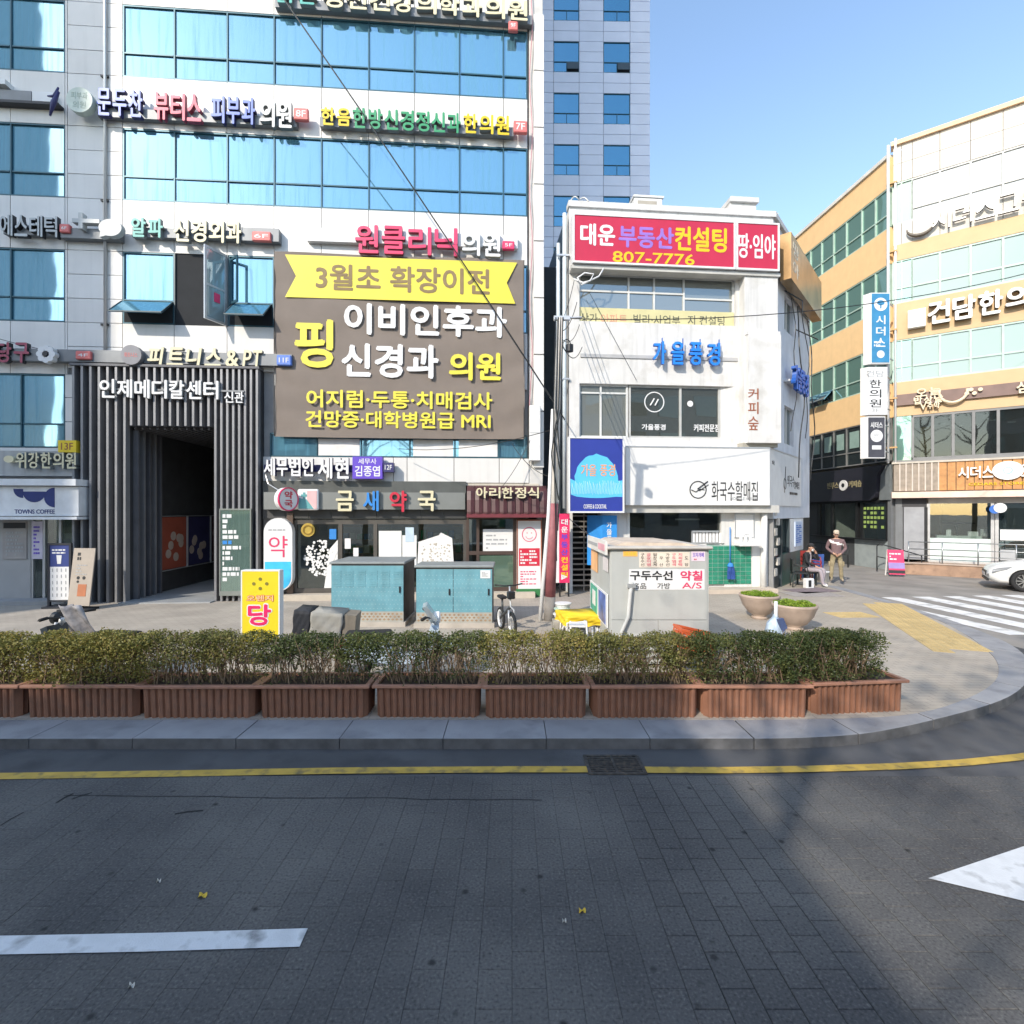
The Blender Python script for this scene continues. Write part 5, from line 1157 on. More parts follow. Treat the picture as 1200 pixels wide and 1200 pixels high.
letters(T, '가을풍경', 1.3, 3.3, lz0, lz1, -.3, .12, [M_('letter_royal', (.02, .08, .5), .4), MATS['letter_azure_side']], .05); T.box('sign_bar', (1.2, 3.4, -.18, -.001, lz0+.2, lz0+.26), alu)
T = Thing('side_cables', 'black cables looping down the shaded side wall of the white building', 'cable', S, 3, -.1, 4)
mb = MB(); rnd = random.Random(77)
for k in range(4):
    u_ = 1.6+k*.75; mb.tube([(u_+.35*math.sin(k*2.1+q*.9)*(1-abs(q-6)/8)+.1*k*q/6, -.13-.14*math.sin(q/12*PI), top-1.9-q*(5.6 if k % 2 else 4.2)/12) for q in range(13)], .014+.005*(k % 2), 5)
T.part('cable', mb, dark_metal)
# ground floor side: doors, tiles, poster
gz = g0[1]-.22
sbox('side_wall', .02, .12, 0, .3, SW, gz, M_('door_frame_grey', (.25, .25, .25), .5))
o = sbox('side_door', .14, .95, .06, .1, SW, gz, M_('door_dark', (.04, .045, .045), .4)); sbox('door_pane', .22, .85, .045, .06, .9, gz-.1, dark_glass, o)
mb = MB()
for k in range(7): mb.box(.14+(k % 2)*.3, .4+(k % 2)*.3, -.02, .04, .5+k*.3, .72+k*.3)
o2 = wb.part('door_papers', mb.move(MS2), M_('paper_mixed', (.5, .47, .42), .7, var=.4, scale=8), o)
o = sbox('side_window', 1.05, 1.9, .1, .14, 1.1, gz, dark_glass); sbox('window_post', .96, 1.04, 0, .15, SW, gz, dark_frame, o); sbox('window_post', 1.9, 1.98, 0, .15, SW, gz, dark_frame, o)
sbox('tile_wall', 1.05, 3.9, .0, .1, SW, 1.1, M_('tile_green_dark', (.03, .11, .09), .35, var=.2)); sbox('side_wall', 2.0, 3.9, .0, .2, 1.1, gz, white); sbox('side_wall', 3.92, 4.9, .0, .2, SW, gz, dark_metal)
o = sbox('wall_poster', 2.6, 3.6, -.03, 0, 1.25, gz-.1, M_('poster_bluewhite', (.5, .58, .72), .6)); wb.part('poster_print', fake_lines(MB(), 2.7, 3.5, 1.35, gz-.2, 9, -.034, .5, random.Random(3), 2).move(MS2), print_blue, o)
# doormats
for i, (x_, y_, m, lb) in enumerate(((8.75, 14.95, M_('mat_mauve', (.2, .16, .17), .9, var=.2, scale=12), 'dark mauve doormat lying nearest the side door'), (8.35, 14.25, M_('mat_grey', (.32, .29, .27), .9, var=.2, scale=12), 'pale grey doormat lying on the corner by the white post'))):
    t = here('doormat', lb, 'mat', x_, y_, SW, 20-20*i); t.part('mat', MB().box(-.7, .7, -.4, .4, .003, .015, bev=.005), m)
# ---------------------------------------------------------------- the orange and white building on the right
K = (15.6, 21.0)
D = Plane(K[0], K[1], -36.4)       # sunlit front, running towards the camera to the right
O = Plane(K[0], K[1], -86.85)      # orange flank along the lane
ob = Thing('mixed_building', 'five storey orange and cream building with green tinted window bands', 'building', D, 0, 0, 0)
cream = M_('cream_wall', (.6, .57, .52), .7, var=.04, rand=.04); oran = M_('orange_wall', (.82, .56, .29), .65, var=.04, streak=.08); creamo = M_('creamy_orange_wall', (.58, .40, .22), .65, var=.04)
gg = glass('green_window_glass', (.5, .72, .64), (.15, .27, .23), .4, .02, .03); gf = M_('green_white_frame', (.42, .55, .48), .5)
dl = Matrix.Identity(4)
rel = O.a-D.a
MO = Matrix.Rotation(rel, 4, 'Z')
ZT = 17.4
rows = [(4.5, 6.3), (7.68, 9.42), (10.9, 12.66), (14.15, 15.85)]
# body
def addp(name, mb, m, parent=None, stuff=False): return ob.part(name, mb, m, parent, stuff)
p_far = MO @ Vector((-30, 0, 0))
# back body keeps clear of both skins
ob.part('wall', MB().slab([(.25, .35), (14, .35), (14, 9), (p_far.x+9, p_far.y+9), tuple((MO @ Vector((-30, .35, 0)))[:2]), tuple((MO @ Vector((-.4, .35, 0)))[:2])], 3.2, ZT-.1), M_('body_grey', (.3, .3, .28), .8))
ob.part('wall', MB().slab([(.25, 3.35), (14, 3.35), (14, 9), (p_far.x+9, p_far.y+9), tuple((MO @ Vector((-30, .35, 0)))[:2]), tuple((MO @ Vector((-4.5, .35, 0)))[:2])], 0, 3.2), M_('body_grey', (.3, .3, .28), .8))
def dbox(name, u0, u1, y0, y1, z0, z1, m, parent=None, bev=0): return ob.part(name, MB().box(u0, u1, y0, y1, z0, z1, bev=bev), m, parent)
def obox(name, u0, u1, y0, y1, z0, z1, m, parent=None): return ob.part(name, MB().box(u0, u1, y0, y1, z0, z1, M=MO), m, parent)
du = D.u
UE = 12.0
# front skin: bands
dbox('cornice', -.05, UE, -.12, .35, ZT-.05, ZT+.12, M_('cornice_orange', (.75, .5, .3), .6))
edges = [du(1069), du(1101.5), du(1137.5), du(1175.5)]; pitch = edges[3]-edges[2]
while edges[-1] < UE: edges.append(edges[-1]+pitch)
pan = [0.02, .3]+edges
for i in range(len(pan)-1):
    a, b = pan[i], min(pan[i+1], UE)
    if a > 7: break
    for z0, z1 in ((15.85, 16.6), (16.6, ZT-.05)): dbox('panel', a+.008, b-.008, 0, .3, z0+.008, z1-.008, cream)
    dbox('panel', a+.008, b-.008, 0, .3, 13.3, 14.15, cream)
dbox('band', .02, UE, .0, .3, 12.66, 13.3, creamo); dbox('band', .02, UE, .0, .3, 9.42, 10.9, creamo); dbox('band', .02, UE, .0, .3, 6.3, 7.68, creamo)
dbox('panel', 7.1, UE, 0, .3, 13.31, ZT-.06, cream)
def dwin(e0, z0, z1, tr, fr, gl, w=.06, top_blind=None):
    mb = MB().box(e0[0], e0[-1], .02, .12, z1-w, z1).box(e0[0], e0[-1], .02, .12, z0, z0+w).box(e0[0], e0[-1], .024, .12, tr-w/2, tr+w/2) if tr else MB().box(e0[0], e0[-1], .02, .12, z1-w, z1).box(e0[0], e0[-1], .02, .12, z0, z0+w)
    for i, u_ in enumerate(e0): mb.box(u_-w/2, u_+w/2, .016, .124, z0+w, z1-w)
    f = ob.part('window', mb, fr)
    for i in range(len(e0)-1):
        if e0[i] > 7: break
        for a, b in (((z0+w, tr-w/2), (tr+w/2, z1-w)) if tr else ((z0+w, z1-w),)):
            dbox('pane', e0[i]+w/2, e0[i+1]-w/2, .07+random.uniform(-.004, .004), .09, a, b, gl, f)
            if top_blind and a > z0+w: dbox('roller_blind', e0[i]+w/2+.02, e0[i+1]-w/2-.02, .094, .11, a, b, top_blind, f)
    return f
clg = glass('pale_window_glass', (.5, .58, .54), (.26, .33, .30), .25, .02, .02, clear=0)
greyf = M_('grey_frame', (.2, .2, .2), .5)
for k, (z0, z1) in enumerate(rows):
    if k == 0:
        e = [du(1069.5)]+[du(x) for x in (1093, 1117, 1141, 1170, 1204)]; q = e[-1]-e[-2]
        while e[-1] < UE-1: e.append(e[-1]+q)
        dbox('pane', .03, du(1068), .05, .08, z0, z1, gg); f = dwin(e, z0, z1, 0, greyf, glass('cafe_front_glass', (.25, .27, .28), (.03, .035, .035), .2, .02, .01, clear=.55), .09)
        dbox('room_back', .3, UE, .3, .34, z0, z1, M_('upstairs_dark', (.05, .05, .05), .8), f)
        for j in range(7): dbox('ceiling_lamp', du(1100)+j*.5, du(1100)+j*.5+.22, .2, .28, z1-.45-.12*(j % 3), z1-.4-.12*(j % 3), L_white, f)
        dbox('curtain', e[0]+.25, e[1]-.02, .15, .2, z0+.1, z1-.5, M_('curtain_yellow', (.6, .4, .05), .8), f)
        for j in range(8): dbox('chair_back', e[1]+.1+j*.42, e[1]+.4+j*.42, .2, .23, z0+.1, z0+.4, dark_metal, f)
        dbox('sill', .02, UE, -.06, .1, z0-.12, z0, greyf)
    elif k < 3:
        tr = z0+.62; dwin([.02, .3]+edges[:1], z0, z1, tr, gf, gg, .05); dwin(edges, z0, z1, tr, gf, clg, .07)
    else:
        tr = 0; dwin([.02, .3]+edges[:1], z0, z1, 0, gf, clg, .05); dwin(edges, z0, z1, z0+.5, M_('pale_frame', (.5, .5, .48), .5), glass('washed_glass', (.6, .64, .64), (.42, .44, .44), .2), .06)
# orange flank
Z2 = ZT-.35
oe = [O.u(x) for x in (1042, 1025, 1009, 991, 976, 962, 949)]; q = oe[-2]-oe[-1]
for k in range(12): oe.append(oe[-1]-q)
oe = oe[::-1]
for z0, z1 in ((15.85, Z2), (12.66, 14.15), (9.42, 10.9), (6.3, 7.68)): obox('band', -30, -.14, 0, .3, z0, z1, oran)
obox('cornice', -30, -.2, -.08, .3, Z2, Z2+.15, M_('cornice_white', (.7, .68, .62), .6))
for z0, z1 in rows:
    w = .05; tr = z0+.6
    dark = (z0 < 5)
    obox('end_wall', -30, oe[0], .0, .3, z0, z1, oran)
    mb = MB()
    for i, u_ in enumerate(oe): mb.box(u_-w/2, u_+w/2, .02, .12, z0+w, z1-w, M=MO)
    mb.box(oe[0], oe[-1], .018, .12, z1-w, z1, M=MO).box(oe[0], oe[-1], .018, .12, z0, z0+w, M=MO).box(oe[0], oe[-1], .024, .12, tr-w/2, tr+w/2, M=MO)
    f = ob.part('window', mb, gf if not dark else greyf)
    for i in range(len(oe)-1):
        if i < 6: continue
        hide = (z0 == 7.68 and i in (12, 13))
        obox('pane', oe[i]+w/2, oe[i+1]-w/2, .07, .09, tr+w/2, z1-w, gg if not dark else dark_glass, f)
        obox('pane', oe[i]+w/2, oe[i+1]-w/2, .074, .09, z0+w, tr-w/2, dark_glass if hide or dark else gg, f)
        if dark: obox('window_poster', oe[i]+w+.15, oe[i+1]-w-.15, .04, .06, tr+.2, z1-.25, M_('poster_sea', (.25, .36, .33), .6), f)
        if hide:
            M = MO @ Matrix.Translation((0, 0, tr)) @ Matrix.Rotation(R(-42), 4, 'X')
            ob.part('open_sash', MB().box(oe[i]+.04, oe[i+1]-.04, -.02, .02, -.62, 0, M=M), glass('sash_glass', (.5, .7, .95), (.05, .09, .14), .5), f)
obox('dark_base', -30, -4.6, .01, .3, 0, 4.38, M_('flank_dark', (.03, .032, .036), .6))
# corner downpipes
T = Thing('downpipe', 'pair of white downpipes running up the corner of the orange building', 'pipe', D, -.1, -.15, 3)
T.part('pipe', MB().tube([(-.14, -.16, 4.4), (-.14, -.16, ZT)], .05, 8).tube([(.1, -.12, 4.4), (.1, -.12, ZT+.2)], .04, 8), L_white)
for z_ in (5, 7, 9.8, 13, 15.8): T.box('bracket', (-.2, .16, -.17, -.0, z_, z_+.06), M_('bracket_orange', (.5, .3, .12), .6))
# --- signs on the sunlit front
Lw2 = M_('letter_white_edge', (.8, .79, .76), .5, var=.02); Ls2 = M_('letter_side_bronze', (.1, .08, .06), .5)
T = Thing('front_sign', 'white group name letters with an arc swoosh high on the cream front', 'sign', D, du(1062), -.02, 13)
def dl_(T, txt, x0, x1, z0, z1, ms, w=.03, yf=-.22, dep=.12, gap=.12): return letters(T, txt, du(x0, yf), du(x1, yf), z0, z1, yf, dep, ms, w, gap=gap)
dl_(T, '시더스그룹', 1090, 1226, 13.42, 14.12, [Lw2, Ls2], .0)
T.part('arc_swoosh', MB().tube([(du(1078)-.42*math.cos(q), -.15, 13.75-.34*math.sin(q)) for q in [PI*i/12 for i in range(13)]], [.015+.06*math.sin(PI*i/12) for i in range(13)], 6), Ls2)
T = Thing('front_sign', 'big white raised clinic letters with bronze undersides on the middle band', 'sign', D, du(1062), -.02, 9.8)
dl_(T, '건담한의원', 1086, 1245, 9.75, 10.65, [Lw2, Ls2], .055, -.28, .22, .08); T.box('emblem_box', (du(1064, -.28), du(1085, -.28), -.28, -.04, 9.75, 10.45), Lw2)
o = T.part('emblem_print', text_mb(text_mb(MB(), '네트', du(1066, -.28), du(1083, -.28), 10.1, 10.35, -.285, .004, .02), '워크', du(1066, -.28), du(1083, -.28), 9.82, 10.05, -.285, .004, .02), M_('print_paleblue', (.45, .55, .75), .5))
T = Thing('front_sign', 'brown sign bar carrying a cream scribbled logo and a smile', 'sign', D, du(1050), -.02, 6.75)
T.box('bar', (.05, 9, -.1, -.002, 6.72, 7.16), M_('bar_brown', (.2, .13, .11), .6))
crl = M_('logo_cream', (.72, .6, .42), .5)
dl_(T, '오늘', 1072, 1104, 6.98, 7.3, [crl, Ls2], .045, -.2, .1); dl_(T, '밥상날', 1070, 1106, 6.68, 6.98, [crl, Ls2], .045, -.2, .1); dl_(T, 'V주막', 1078, 1102, 6.45, 6.7, [crl, Ls2], .045, -.2, .1)
c0 = du(1117, -.2); T.part('smile', MB().tube([(c0-.42*math.cos(q), -.17, 7.05-.42*math.sin(q)) for q in [-.25+PI*1.12*i/12 for i in range(13)]], .055, 6), crl)
for i, (x_, z_) in enumerate(((1138, 7.05), (1142, 6.9), (1149, 7.02), (1133, 6.92))): T.part('dot', MB().disc(du(x_, -.2), z_, .07, -.2, -.1, 10), crl)
dl_(T, '심야', 1190, 1225, 6.72, 7.15, [crl, Ls2], .045, -.2, .1)
# wood sign band over the shop
wz0, wz1 = 3.22, 4.38
T = Thing('wood_sign_band', 'slatted grey to orange wood sign band with white letters over the shopfront', 'sign', D, .02, -.25, wz0)
woodg = M_('wood_grey', (.3, .25, .2), .6, var=.2, scale=6, streak=.4); woodo = M_('wood_orange', (.5, .24, .08), .5, var=.2, scale=6, streak=.3)
T.box('backing', (.02, 9, -.2, .3, wz0, wz1), M_('wood_back', (.1, .08, .06), .8))
x_ = .04; k = 0
while x_ < 8.8:
    wv = .2 if x_ < 1.4 else .26; T.box('board', (x_+.012, x_+wv-.012, -.25-.006*(k % 2), -.2, wz0+.02, wz1-.04), woodg if x_ < 1.35 else woodo); 
    if x_ < 1.4: T.box('batten', (x_+wv-.02, x_+wv+.02, -.29, -.2, wz0+.02, wz1-.04), M_('batten_pale', (.55, .48, .42), .6))
    x_ += wv; k += 1
T.box('lower_trim', (-.02, 9, -.4, .3, wz0-.26, wz0-.02), M_('trim_peach', (.74, .55, .45), .6)); T.box('upper_trim', (-.02, 9, -.3, -.0, wz1-.04, wz1+.03), M_('trim_grey', (.5, .45, .38), .6))
dl_(T, '시더스', 1122, 1165, 3.68, 4.12, [Lw2, crl], .05, -.36, .08); dl_(T, '그룹', 1196, 1226, 3.68, 4.12, [Lw2, crl], .05, -.36, .08)
c0 = du(1181, -.34); T.part('round_badge', MB().disc(c0, 3.92, .42, -.36, -.27, 28, .34), Lw2); T.part('badge_print', MB().lathe([(.1, 0), (.13, 0), (.13, .006), (.1, .006)], c0, -.36, 20, 'y', cz=3.92), M_('print_paleblue2', (.3, .5, .65), .5))
T.part('lettering', text_mb(MB(), 'CEDARS STORE', du(1135, -.3), du(1200, -.3), 3.4, 3.5, -.285, .02, .03), print_yellow)
# ground floor front
sz = wz0-.27
dbox('pier', .1, du(1058), -.02, .3, .0, sz, M_('pier_grey', (.16, .17, .18), .6)); dbox('pier_panel', du(1059), du(1083), -.06, .25, 0.5, sz-.35, M_('pier_pale', (.3, .31, .33), .6)); dbox('pier_head', du(1057), du(1086), -.03, .3, sz-.35, sz, M_('pier_dark', (.04, .04, .045), .6)); dbox('pier', du(1083.5), du(1087), -.05, .3, 0, sz-.36, dark_metal)
s0, s1 = du(1088), du(1163)
rm = shop(ob, s0, 8, sz, .45, 3, M_('shop_beige', (.42, .36, .29), .8, var=.15), room_f, room_c)
dbox('beam', s0, 8.5, -.02, .3, sz-.22, sz, M_('beam_beige', (.5, .47, .42), .6))
mb = MB()
for a in (s0, s1, du(1168)): mb.box(a-.05, a+.05, -.04, .1, .45, sz-.22)
mb.box(s0, 8, -.03, .09, .42, .5); fr4 = ob.part('shopfront_frame', mb, M_('frame_silver', (.5, .5, .5), .4, .3))
dbox('shop_pane', s0+.05, s1-.05, .02, .035, .5, sz-.22, see_glass, fr4); dbox('shop_pane', du(1168)+.05, 8, .02, .035, .5, sz-.22, dark_glass, fr4)
dbox('frosted_panel', s0+.05, s1-.05, -.012, .0, .5, 1.38, M_('frosted_mint', (.58, .68, .66), .5), fr4); 
dbox('counter', s0+.3, s1-.2, .8, 1.4, .45, 1.45, M_('counter_pale', (.55, .6, .58), .5), rm)
for i, (dx, w_, h_) in enumerate(((.5, .25, .3), (1.0, .12, .5), (1.6, .5, .22), (2.2, .3, .35))): dbox('counter_item', s0+.3+dx*.6, s0+.3+dx*.6+w_*.6, .85, 1.1, 1.45, 1.45+h_*.8, [L_white, dark_metal, L_white, print_grey][i], rm)
dbox('shelf', s0+.2, s1-.2, 2.8, 2.95, 1.9, 1.95, dark_metal, rm)
# hanging window sign and white stickers on the right pane
dbox('window_sticker', du(1172), du(1200), -.01, .0, 1.35, 1.75, L_white, fr4); dbox('window_sticker', du(1172), du(1192), -.012, -.001, .6, 1.0, M_('sticker_grey', (.4, .42, .44), .6), fr4)
T = Thing('round_blade_sign', 'small blue and white blade sign hanging by the shop glass', 'sign', D, du(1166), -.4, 2.45); T.part('plate', MB().disc(du(1166, -.4), 2.5, .16, -.42, -.38, 16), print_blue).data; T.part('plate', MB().disc(du(1172, -.4), 2.55, .18, -.44, -.4, 16), L_white); T.part('arm', MB().tube([(du(1168, -.4), -.4, 2.72), (du(1168, -.4), 0, 2.75)], .015, 5), dark_metal)
# ramp and railing
T = Thing('ramp_wall', 'low brown stone ramp wall in front of the shop', 'ramp', D, 0, -1.2, 0)
T.part('ramp', MB().prism([(.3, 0), (8, 0), (8, .42), (.9, .42), (.3, .34)], -1.2, -.02), M_('ramp_stone', (.34, .22, .15), .7, var=.2, dirt=((.2, .13, .09), 5, .6)))
T.box('coping', (.28, 8, -1.24, -1.0, .42, .46), M_('coping_stone', (.45, .36, .3), .7))
T = Thing('ramp_railing', 'thin steel railing along the brown ramp wall', 'railing', D, 0, -1.1, .45)
rl = M_('rail_steel', (.35, .37, .38), .35, .7)
for z_ in (.75, .98, 1.25): T.part('rail', MB().tube([(.5, -1.12, z_), (8, -1.12, z_)], .018, 6), rl)
for i in range(8): T.part('post', MB().tube([(.5+i*1.0, -1.12, .45), (.5+i*1.0, -1.12, 1.27)], .022, 6), rl)
T = Thing('stair_handrail', 'black sloping handrail at the left end of the ramp', 'railing', D, -.2, -1.3, .05)
T.part('rail', MB().tube([(-.5, -1.0, 1.05), (-.42, -1.0, 1.12), (-.3, -1.0, 1.1), (.9, -1.0, .72)], .022, 6).tube([(-.5, -1.0, .62), (.9, -1.0, .35)], .018, 6), dark_metal); T.part('post', MB().tube([(-.5, -1.0, 0.05), (-.5, -1.0, 1.05)], .022, 6), dark_metal); T.part('post', MB().tube([(.9, -1.0, .3), (.9, -1.0, .75)], .022, 6), dark_metal)
# flank ground floor: dark cafe fascia and shopfront
T = Thing('dark_cafe_fascia', 'black cafe fascia with a curved end and a round white badge in the lane', 'sign', O, -8, -.2, 3)
c0 = O.u(1026, -.25)
T.part('fascia_panel', MB().prism([(-14, 2.9), (c0-.3, 2.9), (c0-.08, 3.02), (c0, 3.2), (c0+.05, 3.9), (c0+.35, 4.35), (-14, 4.35)], -.25, .0), M_('fascia_black', (.018, .018, .028), .5))
T.part('grey_end', MB().prism([(c0-.0, 2.9), (-.02, 2.9), (-.02, 4.35), (c0+.4, 4.35), (c0+.1, 3.95)], -.1, .02), M_('fascia_end_grey', (.16, .18, .19), .6))
bu = O.u(988, -.28); T.part('badge', MB().disc(bu, 3.62, .26, -.29, -.25, 20, .24), L_white); T.part('badge_hole', MB().disc(bu, 3.62, .1, -.295, -.285, 12), dark_metal)
ol = M_('letter_olive', (.3, .26, .15), .5); T.part('lettering', text_mb(MB(), '빈투스', O.u(969, -.28), O.u(982, -.28), 3.5, 3.8, -.27, .02, .03), ol); T.part('lettering', text_mb(MB(), '커피숍', O.u(994, -.28), O.u(1009, -.28), 3.5, 3.8, -.27, .02, .03), ol)
ou = O.u
rm = ob.part('shop_room', MB().box(-6.5, -.6, 2.6, 2.7, .3, 2.9, M=MO).box(-6.5, -6.4, .1, 2.6, .3, 2.9, M=MO), M_('cafe_room', (.35, .28, .18), .8))
obox('room_floor', -6.5, -.6, .1, 2.6, .25, .3, room_f, rm); obox('room_ceiling', -6.5, -.6, .1, 2.6, 2.9, 2.95, M_('cafe_ceiling', (.3, .28, .25), .8), rm)
mb = MB()
for x_ in (960, 975, 1004, 1010, 1040): mb.box(ou(x_)-.07, ou(x_)+.07, -.02, .1, 1.2, 2.9, M=MO)
mb.box(ou(958), ou(1041), -.018, .1, 2.8, 2.9, M=MO)
f = ob.part('shopfront_frame', mb, dark_metal); obox('shop_pane', ou(960), ou(1004), .03, .045, 1.2, 2.8, see_glass, f); obox('shop_pane', ou(1010), ou(1040), .03, .045, 1.2, 2.8, dark_glass, f)
obox('lower_wall', ou(950), ou(1002), -.02, .2, 0, 1.2, M_('cafe_lower', (.06, .065, .07), .6)); obox('lower_wall', ou(1002)+.01, ou(1041), -.03, .2, 0, 1.2, M_('cafe_lower2', (.3, .34, .35), .6)); obox('ledge', ou(955), ou(1041), -.25, .0, 1.2, 1.25, dark_metal)
obox('wall', -30, ou(958), -.01, .3, 0, 2.9, MATS['flank_dark']); obox('pier', ou(1041), -.02, -.03, .25, 0, 2.9, MATS['pier_grey'])
mb = MB(); rnd = random.Random(66)
for i in range(6):
    for j in range(5):
        if rnd.random() < .8: mb.box(ou(1012)+.25*i*.8, ou(1012)+.25*i*.8+.13, -.0, .012, 1.7+.2*j, 1.82+.2*j, M=MO)
ob.part('window_film', mb, M_('film_lime', (.3, .42, .12), .6), f)
T = Thing('lane_railing', 'low dark railing in front of the lane cafe', 'railing', O, -6, -1.0, 0)
for z_ in (.55, .95): T.part('rail', MB().tube([(-6.4, -1.0, z_), (-1.2, -1.0, z_)], .02, 6), dark_metal)
for i in range(4): T.part('post', MB().tube([(-6.4+i*1.73, -1.0, 0), (-6.4+i*1.73, -1.0, .96)], .022, 6), dark_metal)
# projecting blade signs near the corner
def blade(label, x0, x1, y0, y1, face, side, draw, edge=None):
    yy = 20.0; X0, X1 = (x0-600)/600*yy, (x1-600)/600*yy; z0, z1 = H+(600-y1)/600*yy, H+(600-y0)/600*yy
    T = Thing('blade_sign', label, 'sign', W, X0, yy, z0, group='blade signs stacked beside the orange flank')
    wd_ = X1-X0; s_ = .28
    T.part('case', MB().slab([(X0+wd_*.25, yy), (X1, yy), (X1, yy+.2), (X0+.1, yy+.24)], z0, z1), side)
    T.box('face', (X0+wd_*.25+.02, X1-.03, yy-.012, yy-.001, z0+.04, z1-.04), face)
    T.part('bracket', MB().tube([(X1-.02, yy+.1, z1-.3), (X1+.55, yy+.6, z1-.3)], .03, 6).tube([(X1-.02, yy+.1, z0+.3), (X1+.55, yy+.6, z0+.3)], .03, 6), alu)
    draw(T, X0+wd_*.25+.02, X1-.03, z0+.04, z1-.04, yy-.018); return T
def d1(T, a, b, z0, z1, y):
    c = (a+b)/2; T.part('emblem', MB().disc(c, z1-.42, .26, y, y+.006, 20), L_white); T.part('emblem_tree', MB().disc(c, z1-.36, .15, y-.004, y, 14, .1).box(c-.025, c+.025, y-.004, y, z1-.58, z1-.42), MATS['blade_blue'])
    for i, ch in enumerate('시더스'): T.part('lettering', text_mb(MB(), ch, a+.16, b-.16, z1-1.2-.44*i, z1-.85-.44*i, y, .006, .03), L_white)
    T.part('small_print', fake_lines(MB(), a+.08, b-.08, z0+.6, z0+.85, 2, y+.002, .6), L_white); T.part('round_mark', MB().disc(c, z0+.32, .15, y, y+.006, 16), L_white)
blade('blue blade sign with a round tree emblem, topmost in the stack', 1013.5, 1043, 343, 426, M_('blade_blue', (.04, .22, .42), .45), L_white, d1)
def d2(T, a, b, z0, z1, y):
    T.part('lettering', text_mb(MB(), '건담', a-.1, b-.12, z1-.36, z1-.1, y, .006, .01), print_grey)
    for i, ch in enumerate('한의원'): T.part('lettering', text_mb(MB(), ch, a+.02, b-.22, z1-.78-.38*i, z1-.46-.38*i, y, .006, .015), print_black)
    T.part('lettering', text_mb(MB(), '3F', a+.1, b-.3, z0+.06, z0+.2, y, .006, .01), print_grey)
blade('white blade sign with black oriental clinic characters, middle of the stack', 1010, 1040, 430, 486, print_white, L_white, d2)
def d3(T, a, b, z0, z1, y):
    c = (a+b)/2; T.part('lettering', text_mb(MB(), '시더스', a+.08, b-.08, z1-.42, z1-.18, y, .006, .04), L_white)
    T.part('round_mark', MB().disc(c, z1-.72, .24, y, y+.006, 20), L_white); T.part('mark_print', fake_lines(MB(), c-.12, c+.12, z1-.82, z1-.62, 3, y-.002), print_grey); T.part('label_bar', MB().box(a+.14, b-.14, y, y+.006, z0+.3, z0+.46), L_white)
blade('dark grey blade sign with a white disc, lowest in the stack', 1010, 1037.5, 488, 537, M_('blade_dark', (.06, .06, .075), .5), L_white, d3)
# pink A-board
t = here('a_board', 'pink and purple pavement board standing before the ramp', 'sign board', 14.35, 19.2, 0, -20)
Mt = Matrix.Rotation(R(-12), 4, 'X'); t.part('front_board', MB().box(-.25, .25, -.03, 0, .08, 1.0, M=Matrix.Translation((0, -.25, 0)) @ Mt), print_pink); t.part('back_leg', MB().box(-.25, -.21, 0, .03, 0, 1.0, M=Matrix.Translation((0, .2, 0)) @ Matrix.Rotation(R(12), 4, 'X')).box(.21, .25, 0, .03, 0, 1.0, M=Matrix.Translation((0, .2, 0)) @ Matrix.Rotation(R(12), 4, 'X')), L_white)
t.part('picture', MB().box(-.22, .22, -.036, -.03, .6, .92, M=Matrix.Translation((0, -.25, 0)) @ Mt), print_pink); t.part('picture', MB().box(-.25, .25, -.036, -.03, .12, .24, M=Matrix.Translation((0, -.25, 0)) @ Mt), print_black); t.part('picture', MB().box(-.25, .25, -.036, -.03, .3, .52, M=Matrix.Translation((0, -.25, 0)) @ Mt), M_('poster_violet', (.3, .22, .5), .5))
t.part('lettering', fake_lines(MB(), -.2, .2, .6, .9, 3, -.038, .5, random.Random(1)).move(Matrix.Translation((0, -.25, 0)) @ Mt), L_white)
